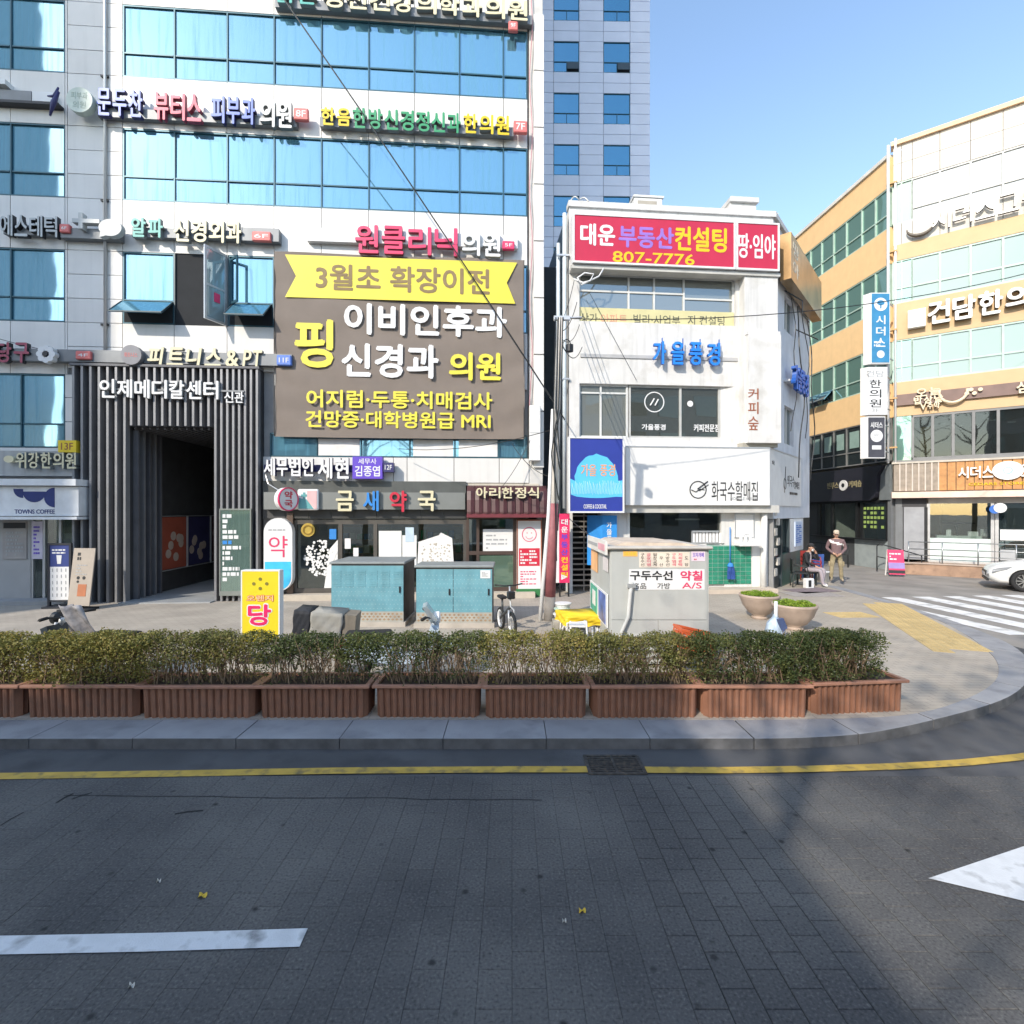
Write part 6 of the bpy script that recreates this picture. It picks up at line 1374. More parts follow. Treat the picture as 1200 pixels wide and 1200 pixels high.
# ---------------------------------------------------------------- planters and hedges
terra = M_('planter_terracotta', (0.25, 0.115, 0.07), 0.6, var=.18, scale=5, rand=.12, streak=.25, dirt=((.12, .08, .065), 6, .5), bump=.2, bscale=60)
rimm = M_('planter_rim_brown', (0.36, 0.18, 0.12), 0.5, var=.15, scale=6, dirt=((.16, .1, .08), 5, .5)); soil = M_('soil', (.05, .035, .025), .95, var=.4, scale=20, bump=.8, bscale=60)
def planter(x, y, w, deg, label, d=.46, h=.37):
    t = here('planter_box', label, 'planter', x, y, SW, deg, 'ribbed terracotta planter boxes along the kerb')
    n = 15; mb = MB(); pts = []
    fr = .04
    for k in range(n):
        a = -w/2+fr+(w-2*fr)*k/n; q = (w-2*fr)/n
        pts += [(a+.006, -d/2+.035), (a+q*.22, -d/2+.012), (a+q*.5, -d/2+.004), (a+q*.78, -d/2+.012), (a+q-.006, -d/2+.035)]
    nb = [(-p[0], -p[1]) for p in pts]
    for k in range(6):
        b_ = -d/2+.05+(d-.1)*k/6; q = (d-.1)/6; pts += [(w/2-.012-.02, b_+.004), (w/2-.012, b_+q*.5), (w/2-.012-.02, b_+q-.004)]
    pts += nb
    for k in range(6):
        b_ = d/2-.05-(d-.1)*k/6; q = (d-.1)/6; pts += [(-w/2+.032, b_-.004), (-w/2+.012, b_-q*.5), (-w/2+.032, b_-q+.004)]
    # body leans outwards towards the rim
    v = [(p[0]*.988, p[1]*.95, 0) for p in pts]+[(p[0], p[1], h-.04) for p in pts]; m_ = len(pts)
    mb.add(v, [tuple(range(m_-1, -1, -1)), tuple(range(m_, 2*m_))]+[(i, (i+1) % m_, (i+1) % m_+m_, i+m_) for i in range(m_)])
    t.part('body', mb, terra)
    r_ = .035; mb = MB(); o = w/2+.02; i_ = w/2-.035; oo = d/2+.02; ii = d/2-.035
    mb.box(-o, o, -oo, -ii, h-.035, h, bev=.006).box(-o, o, ii, oo, h-.035, h, bev=.006).box(-o, -i_, -ii, ii, h-.034, h-.001).box(i_, o, -ii, ii, h-.034, h-.001)
    t.part('rim', mb, rimm); t.part('soil', MB().box(-i_-.005, i_+.005, -ii-.005, ii+.005, h-.05, h-.03), soil)
    return t
def leafmat(name, c1, c2, c3):
    m = bpy.data.materials.new(name); m.use_nodes = True; N = m.node_tree.nodes; L = m.node_tree.links; b = N['Principled BSDF']
    b.inputs['Roughness'].default_value = .5; b.inputs['Specular IOR Level'].default_value = .3
    g = N.new('ShaderNodeNewGeometry'); r = N.new('ShaderNodeValToRGB'); r.color_ramp.elements[0].color = (*c1, 1); r.color_ramp.elements[1].color = (*c3, 1); e = r.color_ramp.elements.new(.5); e.color = (*c2, 1)
    n = N.new('ShaderNodeTexNoise'); n.inputs['Scale'].default_value = 3.5; n.inputs['Detail'].default_value = 3; L.new(g.outputs['Position'], n.inputs['Vector'])
    ad = N.new('ShaderNodeMath'); ad.operation = 'MULTIPLY_ADD'; ad.inputs[1].default_value = .55; L.new(g.outputs['Random Per Island'], ad.inputs[0])
    mr = N.new('ShaderNodeMapRange'); L.new(n.outputs[0], mr.inputs[0]); mr.inputs[1].default_value = .3; mr.inputs[2].default_value = .7; mr.inputs[3].default_value = 0; mr.inputs[4].default_value = .45
    L.new(mr.outputs[0], ad.inputs[2]); L.new(ad.outputs[0], r.inputs[0]); L.new(r.outputs[0], b.inputs['Base Color'])
    tr = N.new('ShaderNodeBsdfTranslucent'); L.new(r.outputs[0], tr.inputs['Color']); mx = N.new('ShaderNodeMixShader'); mx.inputs[0].default_value = .25
    L.new(b.outputs[0], mx.inputs[1]); L.new(tr.outputs[0], mx.inputs[2]); L.new(mx.outputs[0], N['Material Output'].inputs[0]); MATS[name] = m; return m
lf_y = leafmat('hedge_leaves_yellow_green', (.10, .11, .03), (.22, .21, .055), (.40, .28, .09))
lf_g = leafmat('hedge_leaves_dark_green', (.035, .055, .02), (.075, .10, .032), (.19, .19, .06))
lf_m = leafmat('hedge_leaves_mixed', (.07, .08, .028), (.15, .155, .045), (.32, .25, .08))
twig = M_('twig_brown', (.2, .14, .09), .85, var=.3, scale=12)
def hedge(x, y, w, deg, label, m, n, low, top=.50, d=.42, seed=0, ends=.06, h=.37, gaps=0.0, twigs=75):
    """clipped hedge: many stems fanning out of the soil and thousands of small leaves, thinner below 'low'"""
    rnd = random.Random(seed); t = here('boxwood_hedge', label, 'hedge', x, y, SW+h-.03, deg, 'clipped hedges growing in the planter boxes')
    mb = MB(); tips = []
    for k in range(twigs):
        bx = rnd.uniform(-w/2+.1, w/2-.1); by = rnd.uniform(-.12, .12); hgt = rnd.uniform(.3, top)
        p = [Vector((bx, by, 0))]; dx, dy = rnd.uniform(-.16, .16), rnd.uniform(-.14, .14)
        for s_ in range(1, 5): p.append(Vector((bx+dx*s_/4+rnd.uniform(-.015, .015), by+dy*s_/4+rnd.uniform(-.015, .015), hgt*s_/4)))
        mb.tube(p, [.008, .007, .005, .004, .003], 4, cap=False)
        for b_ in range(3):
            q = p[2+(b_ % 2)]; e = q+Vector((rnd.uniform(-.12, .12), rnd.uniform(-.12, .12), rnd.uniform(.05, .16))); mb.tube([q, e], [.004, .002], 3, cap=False)
    t.part('stems', mb, twig)
    vs = []; fs = []
    cl = [(rnd.uniform(-w/2, w/2), rnd.uniform(-d/2, d/2), rnd.uniform(low*.5, top*.9), rnd.uniform(.05, .14)) for _ in range(26)]
    gp = [(rnd.uniform(-w/2+.15, w/2-.15), rnd.uniform(.10, .28), rnd.uniform(.08, .16)) for _ in range(int(gaps))]
    cnt = 0
    n = int(n*1.35)
    while cnt < n:
        px_ = rnd.uniform(-w/2-ends, w/2+ends); py_ = rnd.uniform(-d/2, d/2)
        if rnd.random() < .55: pz = top-abs(rnd.gauss(0, .10))
        else: pz = rnd.uniform(0, top)
        if rnd.random() < .35: c = rnd.choice(cl); px_ = max(-w/2-ends, min(w/2+ends, c[0]+rnd.gauss(0, c[3]))); py_ = c[1]+rnd.gauss(0, c[3]*.7); pz = c[2]+rnd.gauss(0, c[3]*.7)
        edge = max(0, abs(px_)-w/2+.12)/.18; pz_top = top-.02+.03*math.sin(px_*9+seed)+.022*math.sin(px_*23+seed*2)+.05*rnd.random()**3-edge*edge*.05
        ax = abs(py_)/(d/2); pz_top -= .05*ax*ax*ax
        if pz > pz_top or pz < .0: continue
        if pz < low and rnd.random() > (.25+.75*pz/low)*(1 if gaps < 1 else .6): continue
        if any((px_-g[0])**2/(g[2]**2)+(pz-g[1])**2/(.09**2) < 1 for g in gp) and rnd.random() < .9: continue
        s_ = rnd.uniform(.007, .0125); a = Vector((rnd.gauss(0, 1), rnd.gauss(0, 1), rnd.gauss(0, .7))).normalized(); b_ = a.cross(Vector((rnd.gauss(0, 1), rnd.gauss(0, 1), rnd.gauss(0, 1)))).normalized()
        c = Vector((px_, py_, pz)); k = len(vs)
        vs += [c-a*s_*1.5, c+b_*s_*.8, c+a*s_*1.5, c-b_*s_*.8]; fs.append((k, k+1, k+2, k+3)); cnt += 1
    mb = MB(); mb.v = [tuple(v) for v in vs]; mb.f = fs; mb.mi = [0]*len(fs); mb.sm = [False]*len(fs)
    t.part('foliage', mb, m, stuff=True); return t
PY = 5.70
def pxX(px, y=PY): return (px-600)/600*y
spec = [  # x0, x1, leaves, density, low, name, hedge words, gaps
    (-112, 22, lf_y, 9000, .05, 'terracotta planter box cut by the left edge of the photo', 'rust tinged hedge cut by the left edge of the photo', 0),
    (25, 160, lf_y, 11000, .05, 'terracotta planter under the brightest yellow green hedge', 'dense yellow green hedge, brightest of the row on the left', 0),
    (161, 298, lf_m, 7800, .24, 'terracotta planter below the hedge that turns from yellow to dark', 'hedge turning from yellow to dark green with bare stems below', 3),
    (300, 432, lf_g, 7000, .26, 'terracotta planter directly below the yellow standing sign', 'dark topped hedge with open stems below the yellow sign', 4),
    (435, 562, lf_g, 6200, .22, 'terracotta planter in front of the scooter handlebars', 'patchy dark hedge in front of the scooter handlebars', 4),
    (566, 690, lf_y, 6200, .16, 'terracotta planter with open gaps at both ends near the utility pole', 'thin loose yellow green hedge in front of the utility pole', 3),
    (693, 822, lf_m, 8200, .14, 'terracotta planter in front of the grey repair kiosk', 'light green hedge in front of the grey repair kiosk', 2),
    (824, 952, lf_g, 10500, .08, 'terracotta planter in front of the two stone bowls', 'thick dark hedge in front of the two stone bowls', 2),
]
for i, (a, b, m, n, low, pl_, hl, gaps) in enumerate(spec):
    xa, xb = pxX(a, PY+.01), pxX(b, PY+.01); w = xb-xa-.02; x_ = (xa+xb)/2; y_ = PY+.235+random.uniform(-.01, .01); dg = random.uniform(-.8, .8)
    if i == 4: x_ += .02
    planter(x_, y_, w, dg, pl_); hedge(x_, y_+.0, w+.03, dg, hl, m, n, low, seed=100+i, gaps=gaps, top=.55+.015*(i % 3))
xa = 3.40; planter(xa+.56, 6.07, 1.14, 6, 'terracotta planter turned at the right end of the row'); hedge(xa+.44, 6.07, .98, 6, 'dark hedge at the right end of the row, rounded off', lf_g, 9500, .06, seed=140, gaps=1, top=.56, ends=.0)

# ---------------------------------------------------------------- utility cabinets
teal = M_('cabinet_teal', (.13, .31, .37), .5, var=.14, scale=3, streak=.22, dirt=((.25, .42, .45), 4, .3), bump=.15, bscale=30)
cgrey = M_('cabinet_grey', (.26, .28, .28), .5, .2, var=.1, streak=.3); cside = M_('cabinet_side_brown', (.07, .06, .055), .6, var=.35, scale=3, streak=.4)
orn = M_('cabinet_ornament', (.42, .4, .34), .6)
def cabinet(label, x0, x1, y, d, h, split, notice, panels, roofh=.05):
    t = Thing('utility_cabinet', label, 'cabinet', W, x0, y, SW, group='teal roadside utility cabinets'); z0 = SW
    t.box('plinth', (x0-.04, x1+.04, y-.04, y+d+.04, z0-.02, z0+.09), M_('concrete_plinth', (.42, .38, .33), .9, var=.15, bump=.4))
    t.box('body', (x0, x1, y+.012, y+d, z0+.09, z0+h-roofh), cside)
    xs = [x0]+([split] if split else [])+[x1]
    for a, b in zip(xs, xs[1:]): t.box('door', (a+.006, b-.006, y, y+.012, z0+.30, z0+h-roofh-.03), teal)
    t.box('front_skirt', (x0+.004, x1-.004, y+.002, y+.012, z0+.09, z0+.298), M_('skirt_cream', (.34, .33, .29), .7, var=.2))
    mb = MB(); n = int((x1-x0)/.085)
    for k in range(n):
        cx = x0+.05+k*(x1-x0-.1)/(n-1)
        for j, zz in enumerate((z0+.14, z0+.195, z0+.25)):
            q = .032; off = .04 if j == 1 else 0
            if off and k == n-1: continue
            mb.prism([(cx+off-q, zz), (cx+off, zz-q*.7), (cx+off+q, zz), (cx+off, zz+q*.7)], y-.002, y+.002)
    t.part('ornament_band', mb, M_('ornament_brown', (.3, .2, .12), .7, var=.4, scale=10))
    t.part('roof', MB().box(x0-.03, x1+.03, y-.03, y+d+.03, z0+h-roofh, z0+h, bev=.012), cgrey)
    nx_ = int((x1-x0)/.075); dm_ = MB()
    for i in range(nx_):
        for j in range(9):
            cx, cz = x0+.06+(x1-x0-.12)*i/(nx_-1)+(.018 if j % 2 else -.018), z0+.36+j*.085
            if cz < z0+h-roofh-.06: dm_.box(cx-.008, cx+.008, y-.003, y-.0005, cz-.008, cz+.008)
    t.part('stud_pattern', dm_, M_('stud_pale', (.26, .42, .46), .5), stuff=True)
    for (a, b, zz, hh) in panels:
        mb = MB()
        for k in range(7): mb.box(a, b, y-.008, y, zz+k*hh/7, zz+k*hh/7+hh/14)
        t.part('louvre', mb, teal)
    for i_, xx in enumerate(xs[1:]): t.box('handle', (xx-.09, xx-.06, y-.02, y, z0+h*.52, z0+h*.62), dark_metal)
    if notice:
        a, b, c, d_ = notice; o = t.box('notice', (a, b, y-.006, y, c, d_), L_white); t.part('notice_print', fake_lines(MB(), a+.03, b-.03, c+.03, d_-.03, 4, y-.008), print_grey, o)
    return t
x0, x1 = (388-600)/600*10.3, (473-600)/600*10.3
cabinet('larger teal utility cabinet with rows of louvres on its front', x0, x1, 10.3, 1.15, 1.3, None, None, [(x0+.04+i*.245, x0+.2+i*.245, SW+.80, .34) for i in range(6)])
x2, x3 = (487.5-600)/600*10.2, (577-600)/600*10.2
cabinet('smaller two door teal utility cabinet with a white notice', x2, x3, 10.2, .75, 1.24, (x2+x3)/2-.02, (x3-.24, x3-.04, SW+.98, SW+1.14), [])
# sandwich boards at the left
t = here('menu_stand', 'black framed navy and white menu stand by the coffee shop', 'menu stand', -10.9, 12.35, SW, 4)
wv = .54; hv = 1.55
t.part('frame', MB().box(-wv/2, wv/2, -.03, .03, hv-.05, hv).box(-wv/2, -wv/2+.05, -.03, .03, 0, hv-.05).box(wv/2-.05, wv/2, -.03, .03, 0, hv-.05).box(-wv/2, wv/2, -.2, .25, 0, .04).box(-wv/2+.05, wv/2-.05, -.03, .03, .14, .18), M_('stand_black', (.02, .022, .03), .5))
t.part('upper_panel', MB().box(-wv/2+.05, wv/2-.05, -.015, .015, .98, hv-.05), M_('menu_navy', (.03, .05, .2), .5)); t.part('lower_panel', MB().box(-wv/2+.05, wv/2-.05, -.015, .015, .18, .98), L_white)
t.part('cup_picture', MB().prism([(-.05, 1.05), (.03, 1.05), (.05, 1.26), (-.07, 1.26)], -.02, -.015), L_white); t.part('lettering', fake_lines(MB(), -.17, .17, 1.28, 1.42, 2, -.017), L_white)
mb = MB()
for i in range(4):
    for j in range(5): mb.box(-.17+i*.1, -.15+i*.1, -.02, -.015, .26+j*.15, .34+j*.15)
t.part('menu_pictures', mb, print_grey)
t = here('banner_stand', 'beige menu poster stand leaning beside the slatted portal', 'banner stand', -10.15, 12.0, SW, -6)
Ml = Matrix.Rotation(R(-7), 4, 'X'); pm = M_('poster_beige', (.36, .31, .26), .7, var=.06)
t.part('poster', MB().box(-.3, .26, -.012, .012, .1, 1.45, M=Ml), pm); t.part('lettering', fake_lines(MB(), -.18, .14, 1.15, 1.36, 2, -.014, .7).move(Ml), print_black); t.part('small_print', fake_lines(MB(), -.18, .14, .8, 1.08, 4, -.014, .3).move(Ml), print_grey)
t.part('picture', MB().box(-.08, .14, -.018, -.012, .32, .6, M=Ml), M_('poster_rustpic', (.4, .14, .06), .6)); t.part('picture', MB().disc(-.1, .75, .04, -.018, -.012, 10).disc(.05, .75, .04, -.018, -.012, 10).disc(-.1, .66, .03, -.018, -.012, 10).move(Ml), print_black)
t.part('stand', MB().box(-.32, .28, -.25, .25, 0, .05, bev=.01).tube([(0, .1, .03), (0, .3, 1.2)], .02, 6), dark_metal)
# yellow standing sign
yy = 7.9; xa, xb = (282.5-600)/600*yy, (328-600)/600*yy; cx = (xa+xb)/2; wv = xb-xa; zt_ = H-(668-600)/600*yy-SW
t = here('standing_sign', 'yellow standing sign with a big magenta character behind the hedge', 'sign', cx, yy, SW, 0)
ym = M_('sign_yellow', (.74, .58, .02), .45, var=.06, scale=2)
t.part('face', MB().box(-wv/2+.02, wv/2-.02, -.006, 0, zt_-1.1, zt_-.02), ym); t.part('case', MB().box(-wv/2, wv/2, 0, .14, zt_-1.12, zt_, bev=.015), L_white)
t.part('edge_strip', MB().box(-wv/2, -wv/2+.02, -.008, .0, zt_-1.12, zt_).box(wv/2-.02, wv/2, -.008, 0, zt_-1.12, zt_).box(-wv/2+.02, wv/2-.02, -.008, 0, zt_-.02, zt_), L_white)
z_ = lambda py: H-(py-600)/600*yy-SW
mag = M_('print_magenta', (.68, .015, .12), .5)
t.part('main_character', text_mb(MB(), '당', -.19, .17, z_(733), z_(708), -.014, .006, .055), mag); t.part('character_outline', outline_mb(MB(), '당', -.19, .17, z_(733), z_(708), -.010, .018), L_white)
t.part('lettering', text_mb(MB(), '오렌지', -.21, .20, z_(704.5), z_(697.5), -.016, .004, .03), M_('print_peach', (.8, .55, .3), .5)); t.part('letter_outline', outline_mb(MB(), '오렌지', -.21, .20, z_(704.5), z_(697.5), -.010, .009), M_('print_orange', (.7, .18, .06), .5))
mb = MB()
for a, b in ((0, 678.5), (-.1, 684), (.1, 684), (0, 689.5)): mb.disc(a, z_(b), .026, -.012, -.006, 12)
t.part('dot', mb, M_('print_olive', (.2, .17, .03), .5)); t.part('leg', MB().tube([(-.2, .07, 0), (-.2, .07, .3)], .02, 6), dark_metal); t.part('leg', MB().tube([(.2, .07, 0), (.2, .07, .3)], .02, 6), dark_metal); t.part('foot', MB().box(-.26, .26, -.15, .3, 0, .04), dark_metal)
# ---------------------------------------------------------------- scooters behind the hedge
def scooter(label, x, y, deg, bodym, screen=False):
    t = here('scooter', label, 'scooter', x, y, SW, deg); dm = dark_metal
    for wx in (-.62, .62):
        o = t.part('wheel', MB().lathe([(.15, -.05), (.22, -.055), (.245, -.03), (.245, .03), (.22, .055), (.15, .05)], wx, 0, 24, 'y', cz=.245), black_rubber); t.part('hub', MB().lathe([(.03, -.06), (.15, -.03), (.15, .03), (.03, .06)], wx, 0, 12, 'y', cz=.245), alu, o)
    t.part('body_shell', MB().prism([(-.75, .42), (-.35, .3), (.0, .26), (.25, .26), (.3, .34), (-.1, .36), (-.22, .62), (-.72, .62)], -.13, .13), bodym)
    t.part('seat', MB().box(-.72, -.12, -.13, .13, .62, .69, bev=.03), black_rubber)
    t.part('leg_shield', MB().prism([(.3, .28), (.36, .3), (.52, .74), (.42, .78)], -.2, .2), bodym); t.part('front_mudguard', MB().prism([(.42, .48), (.52, .54), (.78, .5), (.88, .36), (.74, .42), (.6, .45)], -.07, .07), bodym)
    t.part('fork', MB().tube([(.62, .08, .245), (.44, .05, .8)], .022, 6).tube([(.62, -.08, .245), (.44, -.05, .8)], .022, 6).tube([(.46, 0, .72), (.4, 0, .86)], .035, 8), alu)
    t.part('handlebar', MB().tube([(.3, -.36, .9), (.36, -.25, .9), (.41, -.08, .86), (.41, .08, .86), (.36, .25, .9), (.3, .36, .9)], .014, 6), dm)
    for s_ in (-1, 1):
        t.part('grip', MB().tube([(.3, s_*.38, .9), (.345, s_*.25, .9)], .022, 8), black_rubber); t.part('brake_lever', MB().tube([(.36, s_*.2, .9), (.40, s_*.28, .89), (.36, s_*.36, .885)], .006, 5), dm)
    t.part('headlight', MB().lathe([(.03, 0), (.08, .03), (.085, .09), (.06, .11)], .43, 0, 16, 'x', cz=.85), L_white if screen else dm)
    if screen: t.part('windscreen', MB().prism([(.42, .8), (.5, .84), (.36, 1.04), (.3, 1.02)], -.17, .17), glass('screen_clear', (.9, .95, .95), (.5, .55, .6), .25, .05, clear=.5))
    t.part('kick_stand', MB().tube([(.05, .1, .3), (.0, .22, .0)], .012, 5), dm); t.part('tail_light', MB().box(-.78, -.74, -.08, .08, .5, .58), print_red)
    return t
s1 = scooter('white and blue scooter parked behind the hedge carrying a covered crate', -1.52, 6.98, 8, M_('scooter_paleblue', (.5, .6, .7), .35, var=.1), True)
# covered delivery crate resting on the scooter's rack
t = here('covered_crate', 'delivery crate under a black and grey cover on the scooter rack', 'crate', -2.64, 7.25, SW+.50, 7); t.e.rotation_euler = (0, R(5), R(7)); t.e.scale = (.92, .92, .92)
mb = MB(); bmx = bmesh.new()
def cloth_box(a, b, y0, y1, z0, z1, seed, wr=.02):
    n, mz = 14, 8; vs = []; rnd = random.Random(seed); ph = [rnd.uniform(0, 6) for _ in range(4)]
    mb = MB(); mb.smooth = True
    def pt(s, h_):
        L_ = [(a, y0), (b, y0), (b, y1), (a, y1)]; per = s*4; i = int(per) % 4; f_ = per-int(per); p, q = L_[i], L_[(i+1) % 4]
        x_, y_ = p[0]+(q[0]-p[0])*f_, p[1]+(q[1]-p[1])*f_
        w_ = wr*(math.sin(h_*9+s*30+ph[0])+.6*math.sin(s*70-h_*14+ph[1]))*(1-h_*.6); cx_, cy_ = (a+b)/2, (y0+y1)/2; l = math.hypot(x_-cx_, y_-cy_)
        return (x_+(x_-cx_)/l*w_, y_+(y_-cy_)/l*w_, z0+(z1-z0)*h_+.01*math.sin(s*40)*(1-h_))
    N_ = 56
    for j in range(mz+1):
        for i in range(N_): vs.append(pt(i/N_, j/mz))
    fs = [(j*N_+i, j*N_+(i+1) % N_, (j+1)*N_+(i+1) % N_, (j+1)*N_+i) for j in range(mz) for i in range(N_)]; fs.append(tuple(mz*N_+i for i in range(N_))); mb.add(vs, fs); return mb
t.part('black_cover', cloth_box(-.44, -.2, -.24, .26, .0, .46, 1, .012), M_('cover_black', (.018, .02, .026), .75, var=.2))
t.part('grey_cover', cloth_box(-.19, .27, -.25, .27, -.02, .45, 2, .018), M_('cover_grey', (.30, .29, .26), .85, var=.1, bump=.3, bscale=25))
t.part('crate_end', MB().box(.28, .46, -.22, .24, -.0, .43), M_('crate_taupe', (.19, .165, .13), .7, var=.2, scale=8, streak=.3)); t.part('rack', MB().tube([(-.4, -.18, -.06), (.5, -.18, -.06)], .012, 5).tube([(-.4, .18, -.06), (.5, .18, -.06)], .012, 5).tube([(-.2, 0, -.06), (-.2, 0, .0)], .02, 5), dark_metal)
s2 = scooter('dark scooter with handlebars showing above the yellow hedge', -5.75, 6.95, 172, M_('scooter_dark', (.03, .04, .05), .35, var=.1))
t = here('plastic_cover', 'crumpled grey blue lap apron draped over the front of the dark scooter', 'cover', -6.0, 6.95, SW+.55, 0)
mb = MB(); mb.smooth = True; vs = []
for j in range(11):
    for i in range(9):
        a, b = i/8, j/10; xx = -.04+.26*a+(1-b)*(.0+.34*a*.9); vs.append((xx, -.1+.05*math.sin(a*9+b*4)+.12*(1-b), .0+.5*b-.1*a*(1-b)+.015*math.sin(a*14+b*8)))
mb.add(vs, [(j*9+i, j*9+i+1, j*9+i+10, j*9+i+9) for j in range(10) for i in range(8)]); o = t.part('sheet', mb, M_('apron_grey', (.27, .26, .27), .6, var=.5, scale=9)); sm_ = o.modifiers.new('thickness', 'SOLIDIFY'); sm_.thickness = .006

# folding bicycle seen nearly head-on
t = here('electric_bicycle', 'small dark folding bicycle standing head on beside the teal cabinets', 'bicycle', -.22, 10.05, SW, -72)
for i, wx in enumerate((.0, .72)):
    o = t.part('wheel', MB().lathe([(.17, -.02), (.2, -.028), (.22, 0), (.2, .028), (.17, .02)], wx, 0, 28, 'y', cz=.22), black_rubber); t.part('rim', MB().lathe([(.14, -.012), (.17, -.02), (.17, .02), (.14, .012)], wx, 0, 28, 'y', cz=.22), L_white, o)
    mb = MB()
    for k in range(8): q = k*PI/4; mb.tube([(wx, 0, .22), (wx+.16*math.cos(q), 0, .22+.16*math.sin(q))], .004, 4)
    t.part('spokes', mb, alu, o)
t.part('frame', MB().tube([(.62, 0, .55), (.3, 0, .38), (.12, 0, .3), (.0, 0, .22)], .028, 7).tube([(.12, 0, .3), (.1, 0, .62)], .022, 7), M_('bike_frame', (.06, .065, .07), .4, .4)); t.part('fork', MB().tube([(.72, .06, .22), (.66, .05, .5), (.62, 0, .55), (.56, 0, .92)], .018, 6).tube([(.72, -.06, .22), (.66, -.05, .5)], .018, 6), alu)
t.part('handlebar', MB().tube([(.5, -.27, .95), (.56, -.1, .93), (.56, .1, .93), (.5, .27, .95)], .013, 6), dark_metal); t.part('seat', MB().box(-.05, .2, -.07, .07, .62, .68, bev=.02), black_rubber); t.part('pedal', MB().box(.1, .2, -.2, -.12, .2, .22), black_rubber); t.part('pedal', MB().box(.1, .2, .12, .2, .26, .28), black_rubber); t.part('front_bag', MB().box(.6, .7, -.07, .07, .7, .84, bev=.015), dark_metal); t.part('mudguard', MB().tube([(.72+.24*math.cos(q), 0, .22+.24*math.sin(q)) for q in [R(30+20*i) for i in range(6)]], .02, 5), dark_metal)

# ---------------------------------------------------------------- utility pole
pb = ground(641, 727); ptop = ((657.5-600)/600*10.6, 10.75, H+(600-372)/600*10.7)
t = Thing('utility_pole', 'leaning grey utility pole with a faded red lower sleeve', 'pole', W, pb[0], pb[1], SW)
p0 = Vector((pb[0]+.05, pb[1], SW)); p1 = Vector(ptop)
lp = lambda f: p0.lerp(p1, f)
t.part('shaft', MB().tube([lp(0), lp(.5), lp(1)], [.095, .08, .07], 12), M_('pole_concrete', (.5, .47, .43), .8, var=.15, streak=.3)); t.part('red_sleeve', MB().tube([lp(.08), lp(.26), lp(.39)], [.112, .108, .1], 12), M_('sleeve_red', (.30, .10, .11), .6, var=.25, scale=5, streak=.4)); t.part('base_wrap', MB().tube([lp(0), lp(.08)], [.12, .115], 10), M_('wrap_brown', (.26, .24, .22), .8, var=.3))
t.part('guard_pipe', MB().tube([p0+Vector((-.2, -.02, 0)), p0+Vector((-.1, -.02, 1.2)), lp(.36)+Vector((-.1, -.05, 0)), lp(.7)+Vector((-.1, -.04, 0))], [.045, .045, .04, .03], 8), L_white)
t.part('cap_bracket', MB().box(p1.x-.14, p1.x+.2, p1.y-.05, p1.y+.05, p1.z-.04, p1.z+.04).tube([p1, p1+Vector((.45, 0, .02))], .02, 5), alu); o = t.part('camera_housing', MB().lathe([(.0, 0), (.08, .02), (.08, .16), (0, .18)], p1.x+.18, p1.y-.1, 12, cz=p1.z-.75), dark_metal); t.part('cable_coil', MB().tube([p1+Vector((.12+.08*math.cos(q), -.12, -.6+.12*math.sin(q))) for q in [i*.6 for i in range(20)]], .01, 4), dark_metal, o)
mb = MB(); rnd = random.Random(13)
for k in range(4): mb.tube([lp(.2+.1*k)+Vector((.1, -.1, 0)), lp(.45+.05*k)+Vector((.13*math.sin(k*2), -.12, 0)), lp(.7)+Vector((-.08+.05*k, -.1, 0)), lp(1)+Vector((.05*k-.1, -.06, 0))], .012, 5)
t.part('climbing_cables', mb, dark_metal)
def cable(label, pts, r_=.012, m=dark_metal, sag=.0, n=20, name='overhead_cable'):
    a, b = Vector(pts[0]), Vector(pts[-1]); P = [a.lerp(b, i/n)-Vector((0, 0, sag*4*(i/n)*(1-i/n))) for i in range(n+1)]
    T = Thing(name, label, 'cable', W, *a); o = T.part('strand', MB().tube(P, r_, 5), m); return T
def S3(px, py, y): return ((px-600)/600*y, y, H+(600-py)/600*y)
cable('thick black overhead cable slanting down across the blue windows', (S3(325, -12, 11.5), S3(662, 492, 13.3)), .017, sag=-.12)
cable('thin overhead cable running from the pole top to the right edge', (tuple(p1), S3(1330, 283, 13.0)), .010, sag=.62)
cable('short slack cable between the banner and the pole', (S3(600, 520, 13.6), S3(652, 560, 10.8)), .008, sag=.2)
cable('thin cable sagging over the panels left of the open door', (A.pt(A.u(-40), -.25, 7.05), A.pt(A.u(143), -.1, 6.3)), .008, sag=.15)
cable('thin wire hanging down the white band beside the blue letters', (C.pt(C.u(690), -.1, C.uz(690, 345)[1]), C.pt(C.u(745), -.06, C.uz(745, 446)[1])), .007, sag=.0)
cable('thin wire falling from the corner fin towards the restaurant awning', (A.pt(A.u(628), -.15, A.uz(628, 500)[1]), A.pt(A.u(585), -.5, A.uz(585, 574)[1])), .008, sag=.15)
cable('grey stay wire from the red vertical sign to the kiosk', (S3(667, 608, 12.6), S3(694, 630, 9.6)), .009, sag=.0)
# ac unit on the corner fin
t = Thing('wall_ac_unit', 'tall white box fixed low on the right corner of the medical building', 'air conditioner', A, A.u(622), -.1, A.uz(628, 545)[1])
r = A.rect(620.5, 475, 633.5, 540, -.2); t.box('case', (r[0], r[1], -.22, -.04, r[2], r[3]), white, bev=.015); t.box('seam', (r[0]+.01, r[1]-.01, -.225, -.2, (r[2]+r[3])/2, (r[2]+r[3])/2+.012), print_grey)
